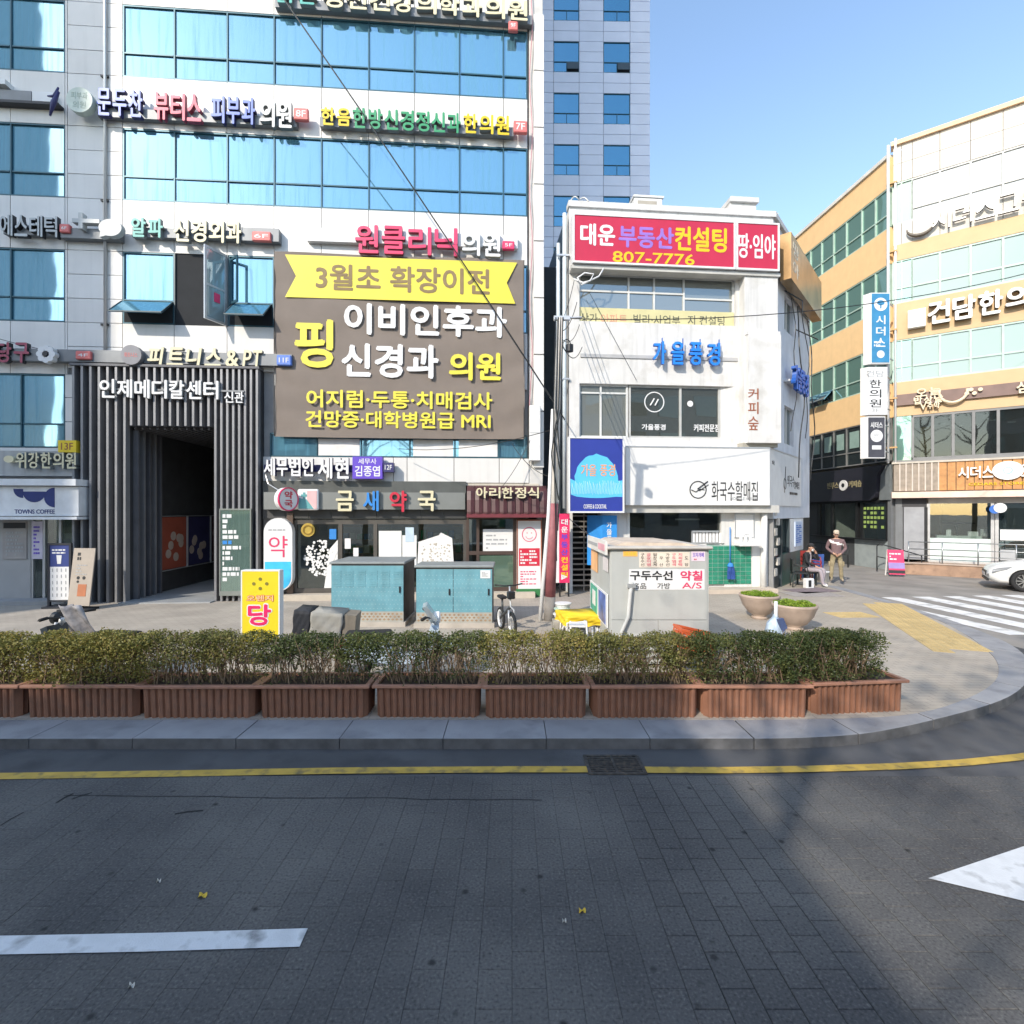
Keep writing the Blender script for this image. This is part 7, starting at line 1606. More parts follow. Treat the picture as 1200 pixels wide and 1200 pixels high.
# ---------------------------------------------------------------- repair kiosk
kx0, kx1, ky0, ky1 = 1.45, 2.93, 7.62, 9.45; kh = 1.79
t = Thing('repair_kiosk', 'grey sheet metal shoe repair kiosk with Korean price notices', 'kiosk', W, kx0, ky0, SW)
kg = M_('kiosk_grey', (.47, .48, .46), .5, .1, var=.05, streak=.14, bump=.1, bscale=15); kz = SW
t.box('body', (kx0+.01, kx1, ky0+.01, ky1, kz+.04, kz+kh-.05), kg)
for i in range(4):
    a = kx0+(kx1-kx0)*i/4; b = kx0+(kx1-kx0)*(i+1)/4
t.box('front_panel', (kx0+.03, kx1-.03, ky0-.004, ky0+.01, kz+.7, kz+kh-.08), kg); t.box('front_panel', (kx0+.03, (kx0+kx1)/2-.02, ky0-.004, ky0+.01, kz+.06, kz+.69), kg); t.box('front_panel', ((kx0+kx1)/2-.0, kx1-.03, ky0-.004, ky0+.01, kz+.06, kz+.69), kg)
t.part('roof', MB().box(kx0-.04, kx1+.05, ky0-.06, ky1+.05, kz+kh-.05, kz+kh, bev=.018), M_('kiosk_roof', (.45, .42, .38), .6, var=.15, streak=.2)); t.part('roof_sheet', MB().prism([(kx0+.1, kz+kh), (kx1-.1, kz+kh), (kx1-.35, kz+kh+.04), (kx0+.25, kz+kh+.05)], ky0+.15, ky1-.1), M_('roof_vinyl', (.55, .45, .36), .6, var=.25, scale=4))
for i in range(4):
    zz = kz+.42-i*.1; t.part('louvre', MB().prism([(kx0+.07, zz), (kx0+.72, zz), (kx0+.72, zz+.03), (kx0+.07, zz+.03)], ky0-.025, ky0-.004), M_('louvre_dark', (.16, .15, .14), .6)); t.box('louvre_lip', (kx0+.07, kx0+.72, ky0-.04, ky0-.005, zz+.03, zz+.05), kg)
t.part('conduit', MB().tube([(kx0+.33, ky0-.03, kz+1.26), (kx0+.3, ky0-.05, kz+1.1), (kx0+.27, ky0-.05, kz+.75), (kx0+.14, ky0-.05, kz+.45), (kx0+.03, ky0-.05, kz+.15)], [.03, .03, .028, .025, .024], 8), M_('conduit_grey', (.5, .5, .48), .6)); t.box('conduit_clip', (kx0+.26, kx0+.38, ky0-.07, ky0-.004, kz+1.18, kz+1.24), alu)
kf = ky0-.008
def kbox(name, x0, y0, x1, y1, m, yf=kf, parent=None):
    X0, X1 = (x0-600)/600*ky0, (x1-600)/600*ky0; Z0, Z1 = H-(y1-600)/600*ky0, H-(y0-600)/600*ky0
    return t.box(name, (X0, X1, yf, yf+.004, Z0, Z1), m, parent), (X0, X1, Z0, Z1)
o, r = kbox('main_notice', 737, 667, 825.5, 691, print_white)
def kt(txt, x0, x1, y0, y1, m, w): 
    X0, X1 = (x0-600)/600*ky0, (x1-600)/600*ky0; Z0, Z1 = H-(y1-600)/600*ky0, H-(y0-600)/600*ky0
    t.part('lettering', text_mb(MB(), txt, X0, X1, Z0, Z1, kf-.004, .004, w), m, o)
kt('구두수선', 738, 788, 668.5, 680, print_black, .05); kt('약칠', 797, 823, 668.5, 680.5, print_pink, .05); kt('名品', 742, 757, 683, 690, print_black, .01); kt('가방', 770, 785, 683, 690, print_black, .01); kt('A/S', 799, 822, 682.5, 689.5, print_pink, .03)
o2, r = kbox('price_list', 749, 647, 808, 665, M_('notice_cream', (.75, .66, .56), .6)); cols = [print_black, print_pink, print_black, print_black, print_black, print_pink, print_pink, print_black]
for i in range(8):
    X = r[0]+(r[1]-r[0])*(i+.2)/8; mb = MB(); wd_ = ['구두수선', '굽갈이염', '밑창교체', '우산', '가방수선', '구두염색', '지퍼광택', '도장'][i]; st = (r[3]-r[2]-.03)/len(wd_)
    for j, ch in enumerate(wd_): text_mb(mb, ch, X, X+.055, r[3]-.015-(j+1)*st+.006, r[3]-.015-(j+1)*st+min(.05, st), kf-.003, .003)
    t.part('price_column', mb, cols[i], o2)
o3, r = kbox('small_notice', 730, 645.5, 747, 652, M_('notice_orange', (.8, .45, .12), .6)); t.part('lettering', text_mb(MB(), '대시보', r[0]+.02, r[1]-.02, r[2]+.015, r[3]-.015, kf-.003, .003, .03), print_yellow, o3)
o3, r = kbox('small_notice', 810, 646, 826, 657.5, M_('notice_lilac', (.72, .6, .68), .6)); t.part('lettering', text_mb(MB(), '모자개폐', r[0]+.02, r[1]-.02, r[2]+.06, r[3]-.02, kf-.003, .003, .01), print_purple, o3); t.part('lettering', fake_lines(MB(), r[0]+.04, r[1]-.04, r[2]+.01, r[2]+.045, 1, kf-.002), print_red, o3)
# left side of the kiosk: name board, papers, sliding window
def side(name, y0, y1, z0, z1, m, x=.0, parent=None, th=.006): return t.box(name, (kx0-.002-x-th, kx0-.002-x, ky0+y0, ky0+y1, kz+z0, kz+z1), m, parent)
nb = side('name_board', -.02, 1.8, kh-.13, kh+.08, M_('board_white', (.68, .66, .62), .6), .03, th=.03); side('board_print', .06, .6, kh-.08, kh+.02, M_('print_soft_pink', (.7, .35, .4), .6), .061, nb); side('board_print', .7, 1.7, kh-.05, kh+.0, print_grey, .061, nb)
side('paper', 1.05, 1.72, kh-.52, kh-.16, M_('paper_orange', (.75, .42, .2), .6), .0); side('paper', .1, .5, kh-.4, kh-.18, M_('paper_white', (.65, .6, .6), .6), 0)
wn_ = side('window_frame', .0+.1, 1.75, .55, 1.06, L_white, .0, th=.02); side('window_pane', .95, 1.65, .58, 1.03, M_('pane_green', (.06, .35, .25), .4, var=.4, scale=5), .021, wn_); side('window_pane', .2, .8, .58, 1.03, M_('pane_blue', (.08, .14, .4), .4, var=.5, scale=6), .021, wn_); side('white_print', 1.1, 1.4, .7, .95, L_white, .028, wn_)
# junk beside the kiosk
t = here('yellow_tarp_table', 'small table draped with a yellow tarp left of the kiosk', 'table', 1.12, 8.75, SW, 10)
t.part('table_top', MB().box(-.26, .3, -.3, .3, .52, .55), L_white); tp_ = cloth_box(-.3, .34, -.34, .34, .42, .58, 5, .02); t.part('tarp', tp_, M_('tarp_yellow', (.72, .5, .02), .55, var=.12, scale=5))
for a in (-.24, .28):
    for b in (-.28, .28): t.part('leg', MB().tube([(a, b, 0), (a*.9, b*.9, .52)], .014, 6), L_white)
t.part('rubbish_bag', MB().lathe([(.02, 0), (.14, .02), (.17, .12), (.13, .26), (.04, .32)], -.02, .05, 14), M_('bag_dark', (.05, .055, .06), .4, bump=1, bscale=14))
t = here('folding_chair', 'white framed folding stool standing in front of the yellow tarp', 'stool', 1.0, 7.75, SW, -8)
t.part('frame', MB().tube([(-.14, 0, 0), (-.16, -.03, .62), (.12, -.03, .66), (.17, 0, .0)], .016, 6).tube([(-.1, .3, 0), (-.12, .2, .6)], .016, 6).tube([(.15, .3, 0), (.1, .2, .62)], .016, 6), L_white); t.part('seat_board', MB().box(-.14, .14, -.02, .25, .56, .585), L_white); t.part('grey_bag', cloth_box(-.08, .1, .02, .2, .1, .5, 8, .02), M_('bag_grey', (.2, .2, .21), .7, var=.3, scale=9)); t.part('side_boards', MB().box(.2, .23, .0, .3, 0, .5).box(.26, .28, .0, .3, 0, .5).box(.31, .34, .02, .3, 0, .48), M_('board_pale', (.5, .5, .5), .6))
t = here('cardboard_box', 'worn cardboard box by the pole foot', 'box', .86, 8.3, SW, 4); t.part('box', MB().box(-.17, .17, -.15, .15, 0, .3, bev=.008), M_('cardboard', (.45, .33, .2), .8, var=.2, scale=6, dirt=((.6, .5, .38), 5, .5))); t.part('tape', MB().box(-.17, .17, -.152, -.15, .13, .16), M_('tape', (.55, .42, .25), .4)); t.part('black_edge', MB().box(-.175, -.165, -.153, -.145, 0, .33), print_black)
t = here('plastic_tubs', 'stack of pale green and white tubs beside the red sleeve of the pole', 'tubs', .92, 9.6, SW, 0)
for k in range(3): t.part('tub', MB().lathe([(.10, 0), (.14, .1), (.155, .1), (.155, .12)], .02*k, 0, 16, cz=.28+k*.1), L_white if k != 1 else M_('tub_green', (.45, .6, .5), .5))
t.part('crate_below', MB().box(-.16, .16, -.14, .14, 0, .28, bev=.01), M_('crate_grey', (.3, .28, .24), .8, var=.3, scale=7)); t.part('props', MB().tube([(-.1, -.2, 0), (.1, -.18, .3)], .012, 5).tube([(.14, -.2, 0), (.02, -.18, .3)], .012, 5), L_white)
# orange crates in front of the kiosk
def crate(label, x, y, z, deg, tilt=0):
    t = here('plastic_crate', label, 'crate', x, y, z, deg); t.e.rotation_euler = (0, R(tilt), R(deg)); om = M_('crate_orange', (.62, .12, .04), .5, var=.1); w, d, h = .5, .34, .26
    for (a0, a1_, b0, b1) in ((-w/2, w/2, -d/2, -d/2+.012), (-w/2, w/2, d/2-.012, d/2), (-w/2, -w/2+.012, -d/2+.012, d/2-.012), (w/2-.012, w/2, -d/2+.012, d/2-.012)):
        mb = MB()
        for zz in (.0, .07, .14, .21): mb.box(a0, a1_, b0, b1, zz, zz+.04)
        L_ = max(a1_-a0, b1-b0); nn = int(L_/.07)
        for k in range(nn+1):
            if a1_-a0 > b1-b0: xx = a0+(a1_-a0-.02)*k/nn; mb.box(xx, xx+.02, b0+.001, b1-.001, .001, h-.011)
            else: yy_ = b0+(b1-b0-.02)*k/nn; mb.box(a0+.001, a1_-.001, yy_, yy_+.02, .001, h-.011)
        mb.box(a0-.01, a1_+.01, b0-.01, b1+.01, h-.03, h); t.part('side', mb, om)
    t.part('bottom', MB().box(-w/2+.013, w/2-.013, -d/2+.013, d/2-.013, .001, .012), om); t.part('label', MB().box(-.12, .1, -d/2-.004, -d/2-.0, .08, .16), M_('crate_label', (.75, .55, .4), .6)); return t
t = here('wooden_stool', 'low wooden stool under the tilted orange crate', 'stool', 2.48, 7.14, SW, 3); t.part('seat', MB().box(-.2, .2, -.14, .14, .3, .335, bev=.006), M_('stool_wood', (.25, .17, .1), .7))
for a in (-.17, .17):
    for b in (-.11, .11): t.part('leg', MB().box(a-.02, a+.02, b-.02, b+.02, 0, .3), M_('stool_wood', (.25, .17, .1), .7))
crate('orange crate lying tilted on a stool before the kiosk, just above the hedge', 2.5, 7.13, SW+.40, 2, 13)
# ---------------------------------------------------------------- stone bowls
stone = M_('bowl_stone', (.4, .31, .25), .65, var=.12, scale=5, bump=.3, bscale=60, streak=.15); moss = leafmat('bowl_leaves', (.08, .16, .015), (.2, .32, .03), (.38, .42, .06))
def bowl(label, x, y, rr, hh, seed):
    t = here('stone_bowl', label, 'planter', x, y, SW, 0, 'stone bowls planted with bright green ground plants')
    t.part('bowl', MB().lathe([(rr*.42, 0), (rr*.4, .04), (rr*.34, .07), (rr*.55, .12), (rr*.85, hh*.55), (rr*.97, hh*.82), (rr*1.0, hh*.86), (rr*1.0, hh*.88), (rr*1.03, hh*.9), (rr*1.03, hh), (rr*.95, hh), (rr*.94, hh-.05)], 0, 0, 36), stone); t.part('soil', MB().lathe([(rr*.9, hh-.06), (rr*.94, hh-.03)], 0, 0, 24), soil)
    rnd = random.Random(seed); vs = []; fs = []
    for k in range(2600):
        q = rnd.uniform(0, 2*PI); r_ = rr*.93*math.sqrt(rnd.random()); zz = hh-.03+.09*rnd.random()*(1-.5*(r_/rr)**2)+.02*math.sin(q*5); s_ = rnd.uniform(.009, .018)
        a = Vector((rnd.gauss(0, 1), rnd.gauss(0, 1), rnd.gauss(0, .6))).normalized(); b = a.cross(Vector((rnd.gauss(0, 1), rnd.gauss(0, 1), rnd.gauss(0, 1)))).normalized(); c = Vector((r_*math.cos(q), r_*math.sin(q), zz)); i = len(vs); vs += [c-a*s_, c+b*s_*.7, c+a*s_, c-b*s_*.7]; fs.append((i, i+1, i+2, i+3))
    mb = MB(); mb.add(vs, fs); t.part('foliage', mb, moss, stuff=True); return t
bowl('stone bowl of green plants standing further back by the kiosk', (890-600)/600*11.1, 11.1, .40, .52, 1); bowl('nearer stone bowl of green plants with a bag beside it', (931-600)/600*10.05, 10.05, .395, .5, 2)
t = here('plastic_bag', 'blue and white plastic bag tied to a short stake by the bowls', 'bag', (909-600)/600*9.4, 9.4, SW, 10)
t.part('stake', MB().tube([(0, 0, 0), (.005, 0, .66)], .03, 8), L_white); bm_ = MB(); bm_.smooth = True; prof = [(.03, 0), (.15, .02), (.17, .12), (.13, .26), (.06, .36), (.03, .42)]
bm_.lathe(prof, .0, .02, 16); rnd = random.Random(2); bm_.v = [(v[0]+rnd.uniform(-.02, .02), v[1]+rnd.uniform(-.02, .02), v[2]) for v in bm_.v]; t.part('bag', bm_, M_('bag_bluewhite', (.4, .5, .62), .4, var=.4, scale=7)); t.part('dark_fold', MB().prism([(-.06, .36), (.04, .38), (.12, .2), (.02, .12)], -.16, -.1), M_('bag_navy', (.06, .09, .2), .5))
# ---------------------------------------------------------------- chairs, bucket, red stacks near the side door
def plastic_chair(label, x, y, deg, m, z=SW, grp=None):
    t = here('plastic_chair', label, 'chair', x, y, z, deg, grp)
    t.part('seat', MB().box(-.22, .22, -.22, .22, .41, .44, bev=.01), m); mb = MB().prism([(-.2, .46), (.2, .46), (.22, .85), (-.22, .85)], .2, .23); t.part('backrest', mb, m)
    for a in (-.2, .2):
        for b in (-.2, .2): t.part('leg', MB().tube([(a, b, .42), (a*1.12, b*1.12, 0)], .017, 6), m)
        t.part('armrest', MB().tube([(a*1.1, .2, .66), (a*1.15, -.16, .64), (a*1.1, -.2, .44)], .018, 6), m)
    return t
redp = M_('red_plastic', (.32, .03, .025), .45, var=.1); dkp = M_('dark_plastic', (.025, .03, .03), .5)
plastic_chair('black plastic chair against the green side wall', 8.85, 15.75, 70, dkp)
plastic_chair('red plastic chair, lowest of the stack behind the seated person', 10.05, 17.2, 20, redp, SW, 'red plastic chairs stacked beside the seated person'); plastic_chair('red plastic chair, uppermost of the stack behind the seated person', 10.05, 17.2, 20, redp, SW+.14, 'red plastic chairs stacked beside the seated person')
plastic_chair('blue plastic chair partly hidden behind the red stack', 10.45, 17.75, 200, M_('blue_plastic', (.05, .12, .4), .5))
t = here('paint_bucket', 'white bucket standing between the seated and the standing man', 'bucket', 10.25, 16.85, SW); t.part('bucket', MB().lathe([(.14, 0), (.17, .32), (.185, .32), (.185, .35), (.16, .35)], 0, 0, 20), L_white); t.part('handle', MB().tube([(.17*math.cos(q), -.02, .33-.1*math.sin(q)) for q in [PI*i/8 for i in range(9)]], .006, 4), alu)
t = here('shopping_tote', 'small white and black bag under the seated person', 'bag', 8.95, 15.45, SW, 15); t.part('tote', MB().box(-.14, .14, -.08, .08, 0, .3, bev=.02), L_white); t.part('tote_print', MB().box(-.08, .02, -.085, -.08, .05, .25), print_black)
t = here('wooden_bench', 'low dark bench the seated person sits on', 'bench', 9.28, 16.12, SW, 10); t.part('seat', MB().box(-.25, .25, -.2, .2, .38, .43, bev=.008), dkp)
for a in (-.2, .2):
    for b in (-.15, .15): t.part('leg', MB().box(a-.02, a+.02, b-.02, b+.02, 0, .38), dkp)
# thicker cable bundles over the gap and along the white building
for i in range(4): cable('black cable %s in the bundle crossing from the pole to the white building' % ['highest', 'second', 'third', 'lowest'][i], (tuple(p1+Vector((.02*i, 0, -.12-.16*i))), C.pt(C.u(672+i*3), -.12, C.uz(672, 330+i*26)[1])), .009+.002*(i % 2), sag=.12+.05*i)
cable('cable running from the pole along the front of the pharmacy signs', (tuple(p1+Vector((-.05, 0, -2.3))), A.pt(A.u(470), -.4, A.uz(470, 528)[1])), .008, sag=.18)
# ---------------------------------------------------------------- people
def skin_mesh(verts, edges, radii, sub=2, root=0):
    me = bpy.data.meshes.new('b'); me.from_pydata(verts, edges, []); o = bpy.data.objects.new('b', me); COL.objects.link(o)
    md = o.modifiers.new('s', 'SKIN'); md.use_smooth_shade = True
    for i, r_ in enumerate(radii): me.skin_vertices[0].data[i].radius = r_ if isinstance(r_, tuple) else (r_, r_); me.skin_vertices[0].data[i].use_root = (i == root)
    o.modifiers.new('d', 'SUBSURF').levels = sub; o.modifiers['d'].render_levels = sub
    dg = bpy.context.evaluated_depsgraph_get(); ev = o.evaluated_get(dg); m2 = bpy.data.meshes.new_from_object(ev)
    bpy.data.objects.remove(o); return m2
def body(t, J, Rr, E_, mats, pick, sub=2):
    names = list(J); idx = {n: i for i, n in enumerate(names)}
    me = skin_mesh([J[n] for n in names], [(idx[a], idx[b]) for a, b in E_], [Rr[n] for n in names], sub)
    for m in mats: me.materials.append(m)
    for p in me.polygons: p.material_index = pick(p.center); p.use_smooth = True
    o = bpy.data.objects.new('body', me); COL.objects.link(o); o.parent = t.e; return o
skin = M_('skin', (.45, .26, .18), .55, var=.06)
def hand_nodes(J, Rr, E_, pre, wrist, d, side, out):
    """palm, four fingers of unequal length and a thumb from the palm's edge; d points along the hand, out sideways to the thumb"""
    w = Vector(J[wrist]); d = Vector(d).normalized(); o_ = Vector(out).normalized(); nrm = d.cross(o_)
    J[pre+'palm'] = tuple(w+d*.055); Rr[pre+'palm'] = (.036, .02); E_.append((wrist, pre+'palm'))
    for i, (off, ln) in enumerate(((.028, .07), (.01, .078), (-.009, .073), (-.027, .058))):
        k = pre+'f%d' % i; b = w+d*.09+o_*off; J[k+'a'] = tuple(b); J[k+'b'] = tuple(b+d*ln*.5+nrm*side*.008); J[k+'c'] = tuple(b+d*ln*.9+nrm*side*.03)
        Rr[k+'a'] = .0105; Rr[k+'b'] = .0095; Rr[k+'c'] = .008; E_ += [(pre+'palm', k+'a'), (k+'a', k+'b'), (k+'b', k+'c')]
    k = pre+'th'; J[k+'a'] = tuple(w+d*.035+o_*.038); J[k+'b'] = tuple(w+d*.07+o_*.055+nrm*side*.012); Rr[k+'a'] = .012; Rr[k+'b'] = .0095; E_ += [(pre+'palm', k+'a'), (k+'a', k+'b')]
def head(t, c, s, M, hairm=None, cap=None, mask=None, beard=None):
    """egg-shaped head with brow, nose, lips, ears; face towards local -y, placed by M"""
    bm = bmesh.new(); bmesh.ops.create_icosphere(bm, subdivisions=4, radius=1)
    for v in bm.verts:
        x, y, z = v.co; w = .075*(1-.16*max(0, -z)**1.5); 
        X = x*w; Y = y*.095; Z = z*.118
        if z < 0: X *= 1-.28*(-z)**2; Y += .0 if y > 0 else -.006*(-z)
        if y > .2 and z < -.2: Y *= .78
        f = max(0, -y)
        nose = math.exp(-(x/.16)**2-((z+.12)/.22)**2)*f; Y -= .022*nose*(1 if z > -.3 else .5)
        for sx in (-1, 1): Y += .011*math.exp(-((x-sx*.38)/.17)**2-((z-.05)/.12)**2)*f
        Y -= .006*math.exp(-((z-.2)/.09)**2)*f; Y -= .007*math.exp(-(x/.28)**2-((z+.5)/.08)**2)*f; Y -= .008*math.exp(-(x/.25)**2-((z+.85)/.15)**2)*f
        v.co = (X, Y, Z)
    for sx in (-1, 1):
        r_ = bmesh.ops.create_icosphere(bm, subdivisions=2, radius=1)
        for v in r_['verts']: v.co = (sx*.078+v.co.x*.009, .008+v.co.y*.018, -.004+v.co.z*.03)
    me = bpy.data.meshes.new('head'); bm.to_mesh(me); bm.free(); me.transform(M); me.materials.append(skin)
    for p in me.polygons: p.use_smooth = True
    o = bpy.data.objects.new('head', me); COL.objects.link(o); o.parent = t.e
    mb = MB()
    for sx in (-1, 1): mb.lathe([(.0, 0), (.011, .002), (.008, .006), (0, .007)], sx*.029, -.083, 10, 'y', cz=.006)
    t.part('eyes', mb.move(M), print_black, o)
    t.part('lips', MB().tube([(-.022, -.088, -.058), (0, -.096, -.057), (.022, -.088, -.058)], .0045, 5).move(M), M_('lips', (.35, .12, .1), .5), o)
    if hairm:
        bm = bmesh.new(); bmesh.ops.create_icosphere(bm, subdivisions=3, radius=1); rnd = random.Random(4)
        for v in bm.verts:
            x, y, z = v.co; k = 1.06+rnd.uniform(-.012, .012)
            if y < -.25 and z < .45: k = .8
            if z < -.35: k = .8
            v.co = (x*.079*k, .004+y*.098*k, .004+z*.122*k)
        me = bpy.data.meshes.new('hair'); bm.to_mesh(me); bm.free(); me.transform(M); me.materials.append(hairm); h = bpy.data.objects.new('hair', me); COL.objects.link(h); h.parent = t.e
    if cap:
        mb = MB(); mb.lathe([(.086, 0), (.088, .03), (.078, .075), (.05, .1), (.01, .108)], 0, .006, 24, cz=.045); mb.prism([(-.06, .05), (.06, .05), (.06, .056), (-.06, .056)], -.155, -.06); t.part('cap', mb.move(M), cap)
    if mask: t.part('face_mask', MB().prism([(-.055, -.01), (.055, -.01), (.05, -.075), (0, -.1), (-.05, -.075)], -.112, -.07).move(M), mask)
# standing man facing the street, hands in front
fx, fy = ground(980, 681)
t = here('person', 'standing man in a mauve sweater, beige cap and khaki trousers with hands clasped', 'person', fx, fy, SW, -25)
J = dict(pelvis=(0, 0, .88), belly=(0, .0, 1.02), chest=(0, -.005, 1.2), upper=(0, .01, 1.32), neck=(0, .01, 1.42), headb=(0, 0, 1.48),
    hl=(-.09, 0, .84), kl=(-.13, -.015, .46), al=(-.15, .02, .08), tl=(-.17, -.13, .04), hr=(.09, 0, .84), kr=(.13, -.015, .46), ar=(.15, .02, .08), tr=(.18, -.13, .04),
    sl=(-.19, .01, 1.34), el=(-.27, .03, 1.09), wl=(-.1, -.17, .93), sr=(.19, .01, 1.34), er=(.27, .03, 1.09), wr=(.1, -.16, .91))
Rr = dict(pelvis=(.15, .11), belly=(.155, .12), chest=(.17, .12), upper=(.15, .1), neck=.052, headb=.045, hl=(.088, .095), kl=.068, al=.06, tl=(.045, .03), hr=(.088, .095), kr=.068, ar=.06, tr=(.045, .03), sl=.072, el=.055, wl=.036, sr=.072, er=.055, wr=.036)
E_ = [('pelvis', 'belly'), ('belly', 'chest'), ('chest', 'upper'), ('upper', 'neck'), ('neck', 'headb'), ('pelvis', 'hl'), ('hl', 'kl'), ('kl', 'al'), ('al', 'tl'), ('pelvis', 'hr'), ('hr', 'kr'), ('kr', 'ar'), ('ar', 'tr'), ('upper', 'sl'), ('sl', 'el'), ('el', 'wl'), ('upper', 'sr'), ('sr', 'er'), ('er', 'wr')]
hand_nodes(J, Rr, E_, 'L', 'wl', (.75, -.3, -.45), 1, (.3, -.5, .8)); hand_nodes(J, Rr, E_, 'R', 'wr', (-.75, -.3, -.4), -1, (-.3, -.5, .8))
mauve = M_('sweater_mauve', (.17, .11, .115), .9, var=.12, scale=18); khaki = M_('cargo_khaki', (.27, .225, .14), .9, var=.3, scale=9, bump=.6, bscale=14)
def pk(c):
    if c.z > 1.41: return 0
    if c.z < .075: return 3
    if c.y < -.165 and abs(c.x) < .12 and .8 < c.z < 1.0: return 0
    if c.z > .9: return 4 if abs(c.z-1.27-(-c.x)*.35) < .035 and abs(c.x) < .2 and c.y < .02 else 1
    return 2
body(t, J, Rr, E_, [skin, mauve, khaki, M_('shoe_tan', (.3, .25, .2), .7), M_('sweater_stripe', (.7, .68, .66), .9)], pk)
head(t, None, 1, Matrix.Translation((0, -.012, 1.555)) @ Matrix.Rotation(R(10), 4, 'X'), M_('hair_grey', (.15, .13, .12), .9), cap=M_('cap_beige', (.5, .42, .33), .9))
t.part('sweater_hem', MB().lathe([(.16, 0), (.168, .01), (.168, .05), (.16, .06)], 0, .0, 24, cz=.9).move(Matrix.Diagonal((1, .76, 1, 1))), mauve)
for sx in (-1, 1): t.part('cargo_pocket', MB().box(sx*.2-.025, sx*.2+.025, -.06, .06, .5, .66, bev=.012), khaki)
# seated person
t = here('person', 'seated person in a black jacket and lavender trousers resting chin on one hand', 'person', 9.32, 16.12, SW, 38)
J = dict(pelvis=(0, .06, .51), belly=(0, .05, .66), chest=(0, .02, .84), upper=(0, -.01, .96), neck=(0, -.03, 1.06), headb=(0, -.045, 1.11),
    hl=(-.09, .02, .5), kl=(-.13, -.42, .5), al=(-.13, -.48, .09), tl=(-.13, -.62, .04), hr=(.09, .02, .5), kr=(.11, -.43, .52), ar=(.1, -.38, .09), tr=(.1, -.52, .04),
    sl=(-.17, .0, .98), el=(-.22, -.06, .74), wl=(-.12, -.26, .62), sr=(.17, .0, .98), er=(.2, -.24, .8), wr=(.09, -.2, 1.0))
Rr = dict(pelvis=(.15, .12), belly=(.14, .12), chest=(.155, .12), upper=(.135, .1), neck=.05, headb=.042, hl=(.088, .085), kl=.065, al=.048, tl=(.042, .03), hr=(.088, .085), kr=.065, ar=.048, tr=(.042, .03), sl=.066, el=.052, wl=.034, sr=.066, er=.052, wr=.034)
E_ = [('pelvis', 'belly'), ('belly', 'chest'), ('chest', 'upper'), ('upper', 'neck'), ('neck', 'headb'), ('pelvis', 'hl'), ('hl', 'kl'), ('kl', 'al'), ('al', 'tl'), ('pelvis', 'hr'), ('hr', 'kr'), ('kr', 'ar'), ('ar', 'tr'), ('upper', 'sl'), ('sl', 'el'), ('el', 'wl'), ('upper', 'sr'), ('sr', 'er'), ('er', 'wr')]
hand_nodes(J, Rr, E_, 'L', 'wl', (.2, -.8, -.3), 1, (.9, .2, .2)); hand_nodes(J, Rr, E_, 'R', 'wr', (-.5, .1, .8), -1, (-.3, -.9, 0))
lav = M_('trousers_lavender', (.33, .29, .32), .9, var=.1, scale=12); blk = M_('jacket_black', (.015, .016, .02), .8)
def pk2(c):
    if c.z > 1.05: return 0
    if c.z < .085: return 4
    if c.y < -.27 and c.x < 0 and c.z > .55 and c.z < .75 and c.x < -.02: return 0
    if c.z > .99 and c.y < -.15: return 0
    if c.z > .58 and c.y < .3 and (c.z > .64 or abs(c.x) > .0): 
        return 2 if abs(c.x) < .055 and c.y < -.05 else (3 if c.y > -.3 or c.z > .56 else 1)
    if c.y < -.02 or c.z < .45: return 1
    return 3 if c.z > .55 else 1
body(t, J, Rr, E_, [skin, lav, M_('shirt_pale', (.5, .42, .42), .9), blk, M_('shoe_white', (.7, .7, .68), .6)], pk2)
head(t, None, 1, Matrix.Translation((0, -.075, 1.18)) @ Matrix.Rotation(R(14), 4, 'X'), M_('hair_black', (.015, .014, .013), .7), cap=M_('cap_black', (.02, .02, .022), .8), mask=M_('mask_white', (.6, .58, .56), .8))

# ---------------------------------------------------------------- white car entering at the right edge
t = here('parked_car', 'white saloon car whose nose enters at the right edge', 'car', 14.65, 15.75, 0, -37)
paint = M_('car_white', (.78, .78, .76), .22, var=.01, spec=.6)
Lc, Wc = 4.6, 1.8
# half-outline of side profile: x, belt height z of the top surface, width factor
sec = [(.0, .36, .50, .60), (.06, .30, .62, .72), (.25, .22, .72, .82), (.6, .2, .80, .88), (1.0, .2, .88, .9), (1.35, .2, .93, .9), (1.9, .2, .95, .9), (2.6, .2, .96, .9), (3.4, .2, .97, .9), (4.0, .22, 1.0, .88), (4.4, .3, .98, .82), (4.58, .42, .86, .72)]
mb = MB(); mb.smooth = True; n = 12; vs = []
for x_, zl, zt_, wf_ in sec:
    w2 = wf_
    ring = [(-w2*.86, zl), (-w2*.98, zl+.08), (-w2, zl+(zt_-zl)*.45), (-w2*.97, zl+(zt_-zl)*.8), (-w2*.86, zt_-.02), (-w2*.5, zt_+.03), (w2*.5, zt_+.03), (w2*.86, zt_-.02), (w2*.97, zl+(zt_-zl)*.8), (w2, zl+(zt_-zl)*.45), (w2*.98, zl+.08), (w2*.86, zl)]
    vs += [(x_, y_+.9, z_) for y_, z_ in ring]
fs = [(i*n+k, (i+1)*n+k, (i+1)*n+(k+1) % n, i*n+(k+1) % n) for i in range(len(sec)-1) for k in range(n)]; fs.append(tuple(range(n))); fs.append(tuple(range(len(sec)*n-1, (len(sec)-1)*n-1, -1)))
mb.add(vs, fs); bo = t.part('body', mb, paint)
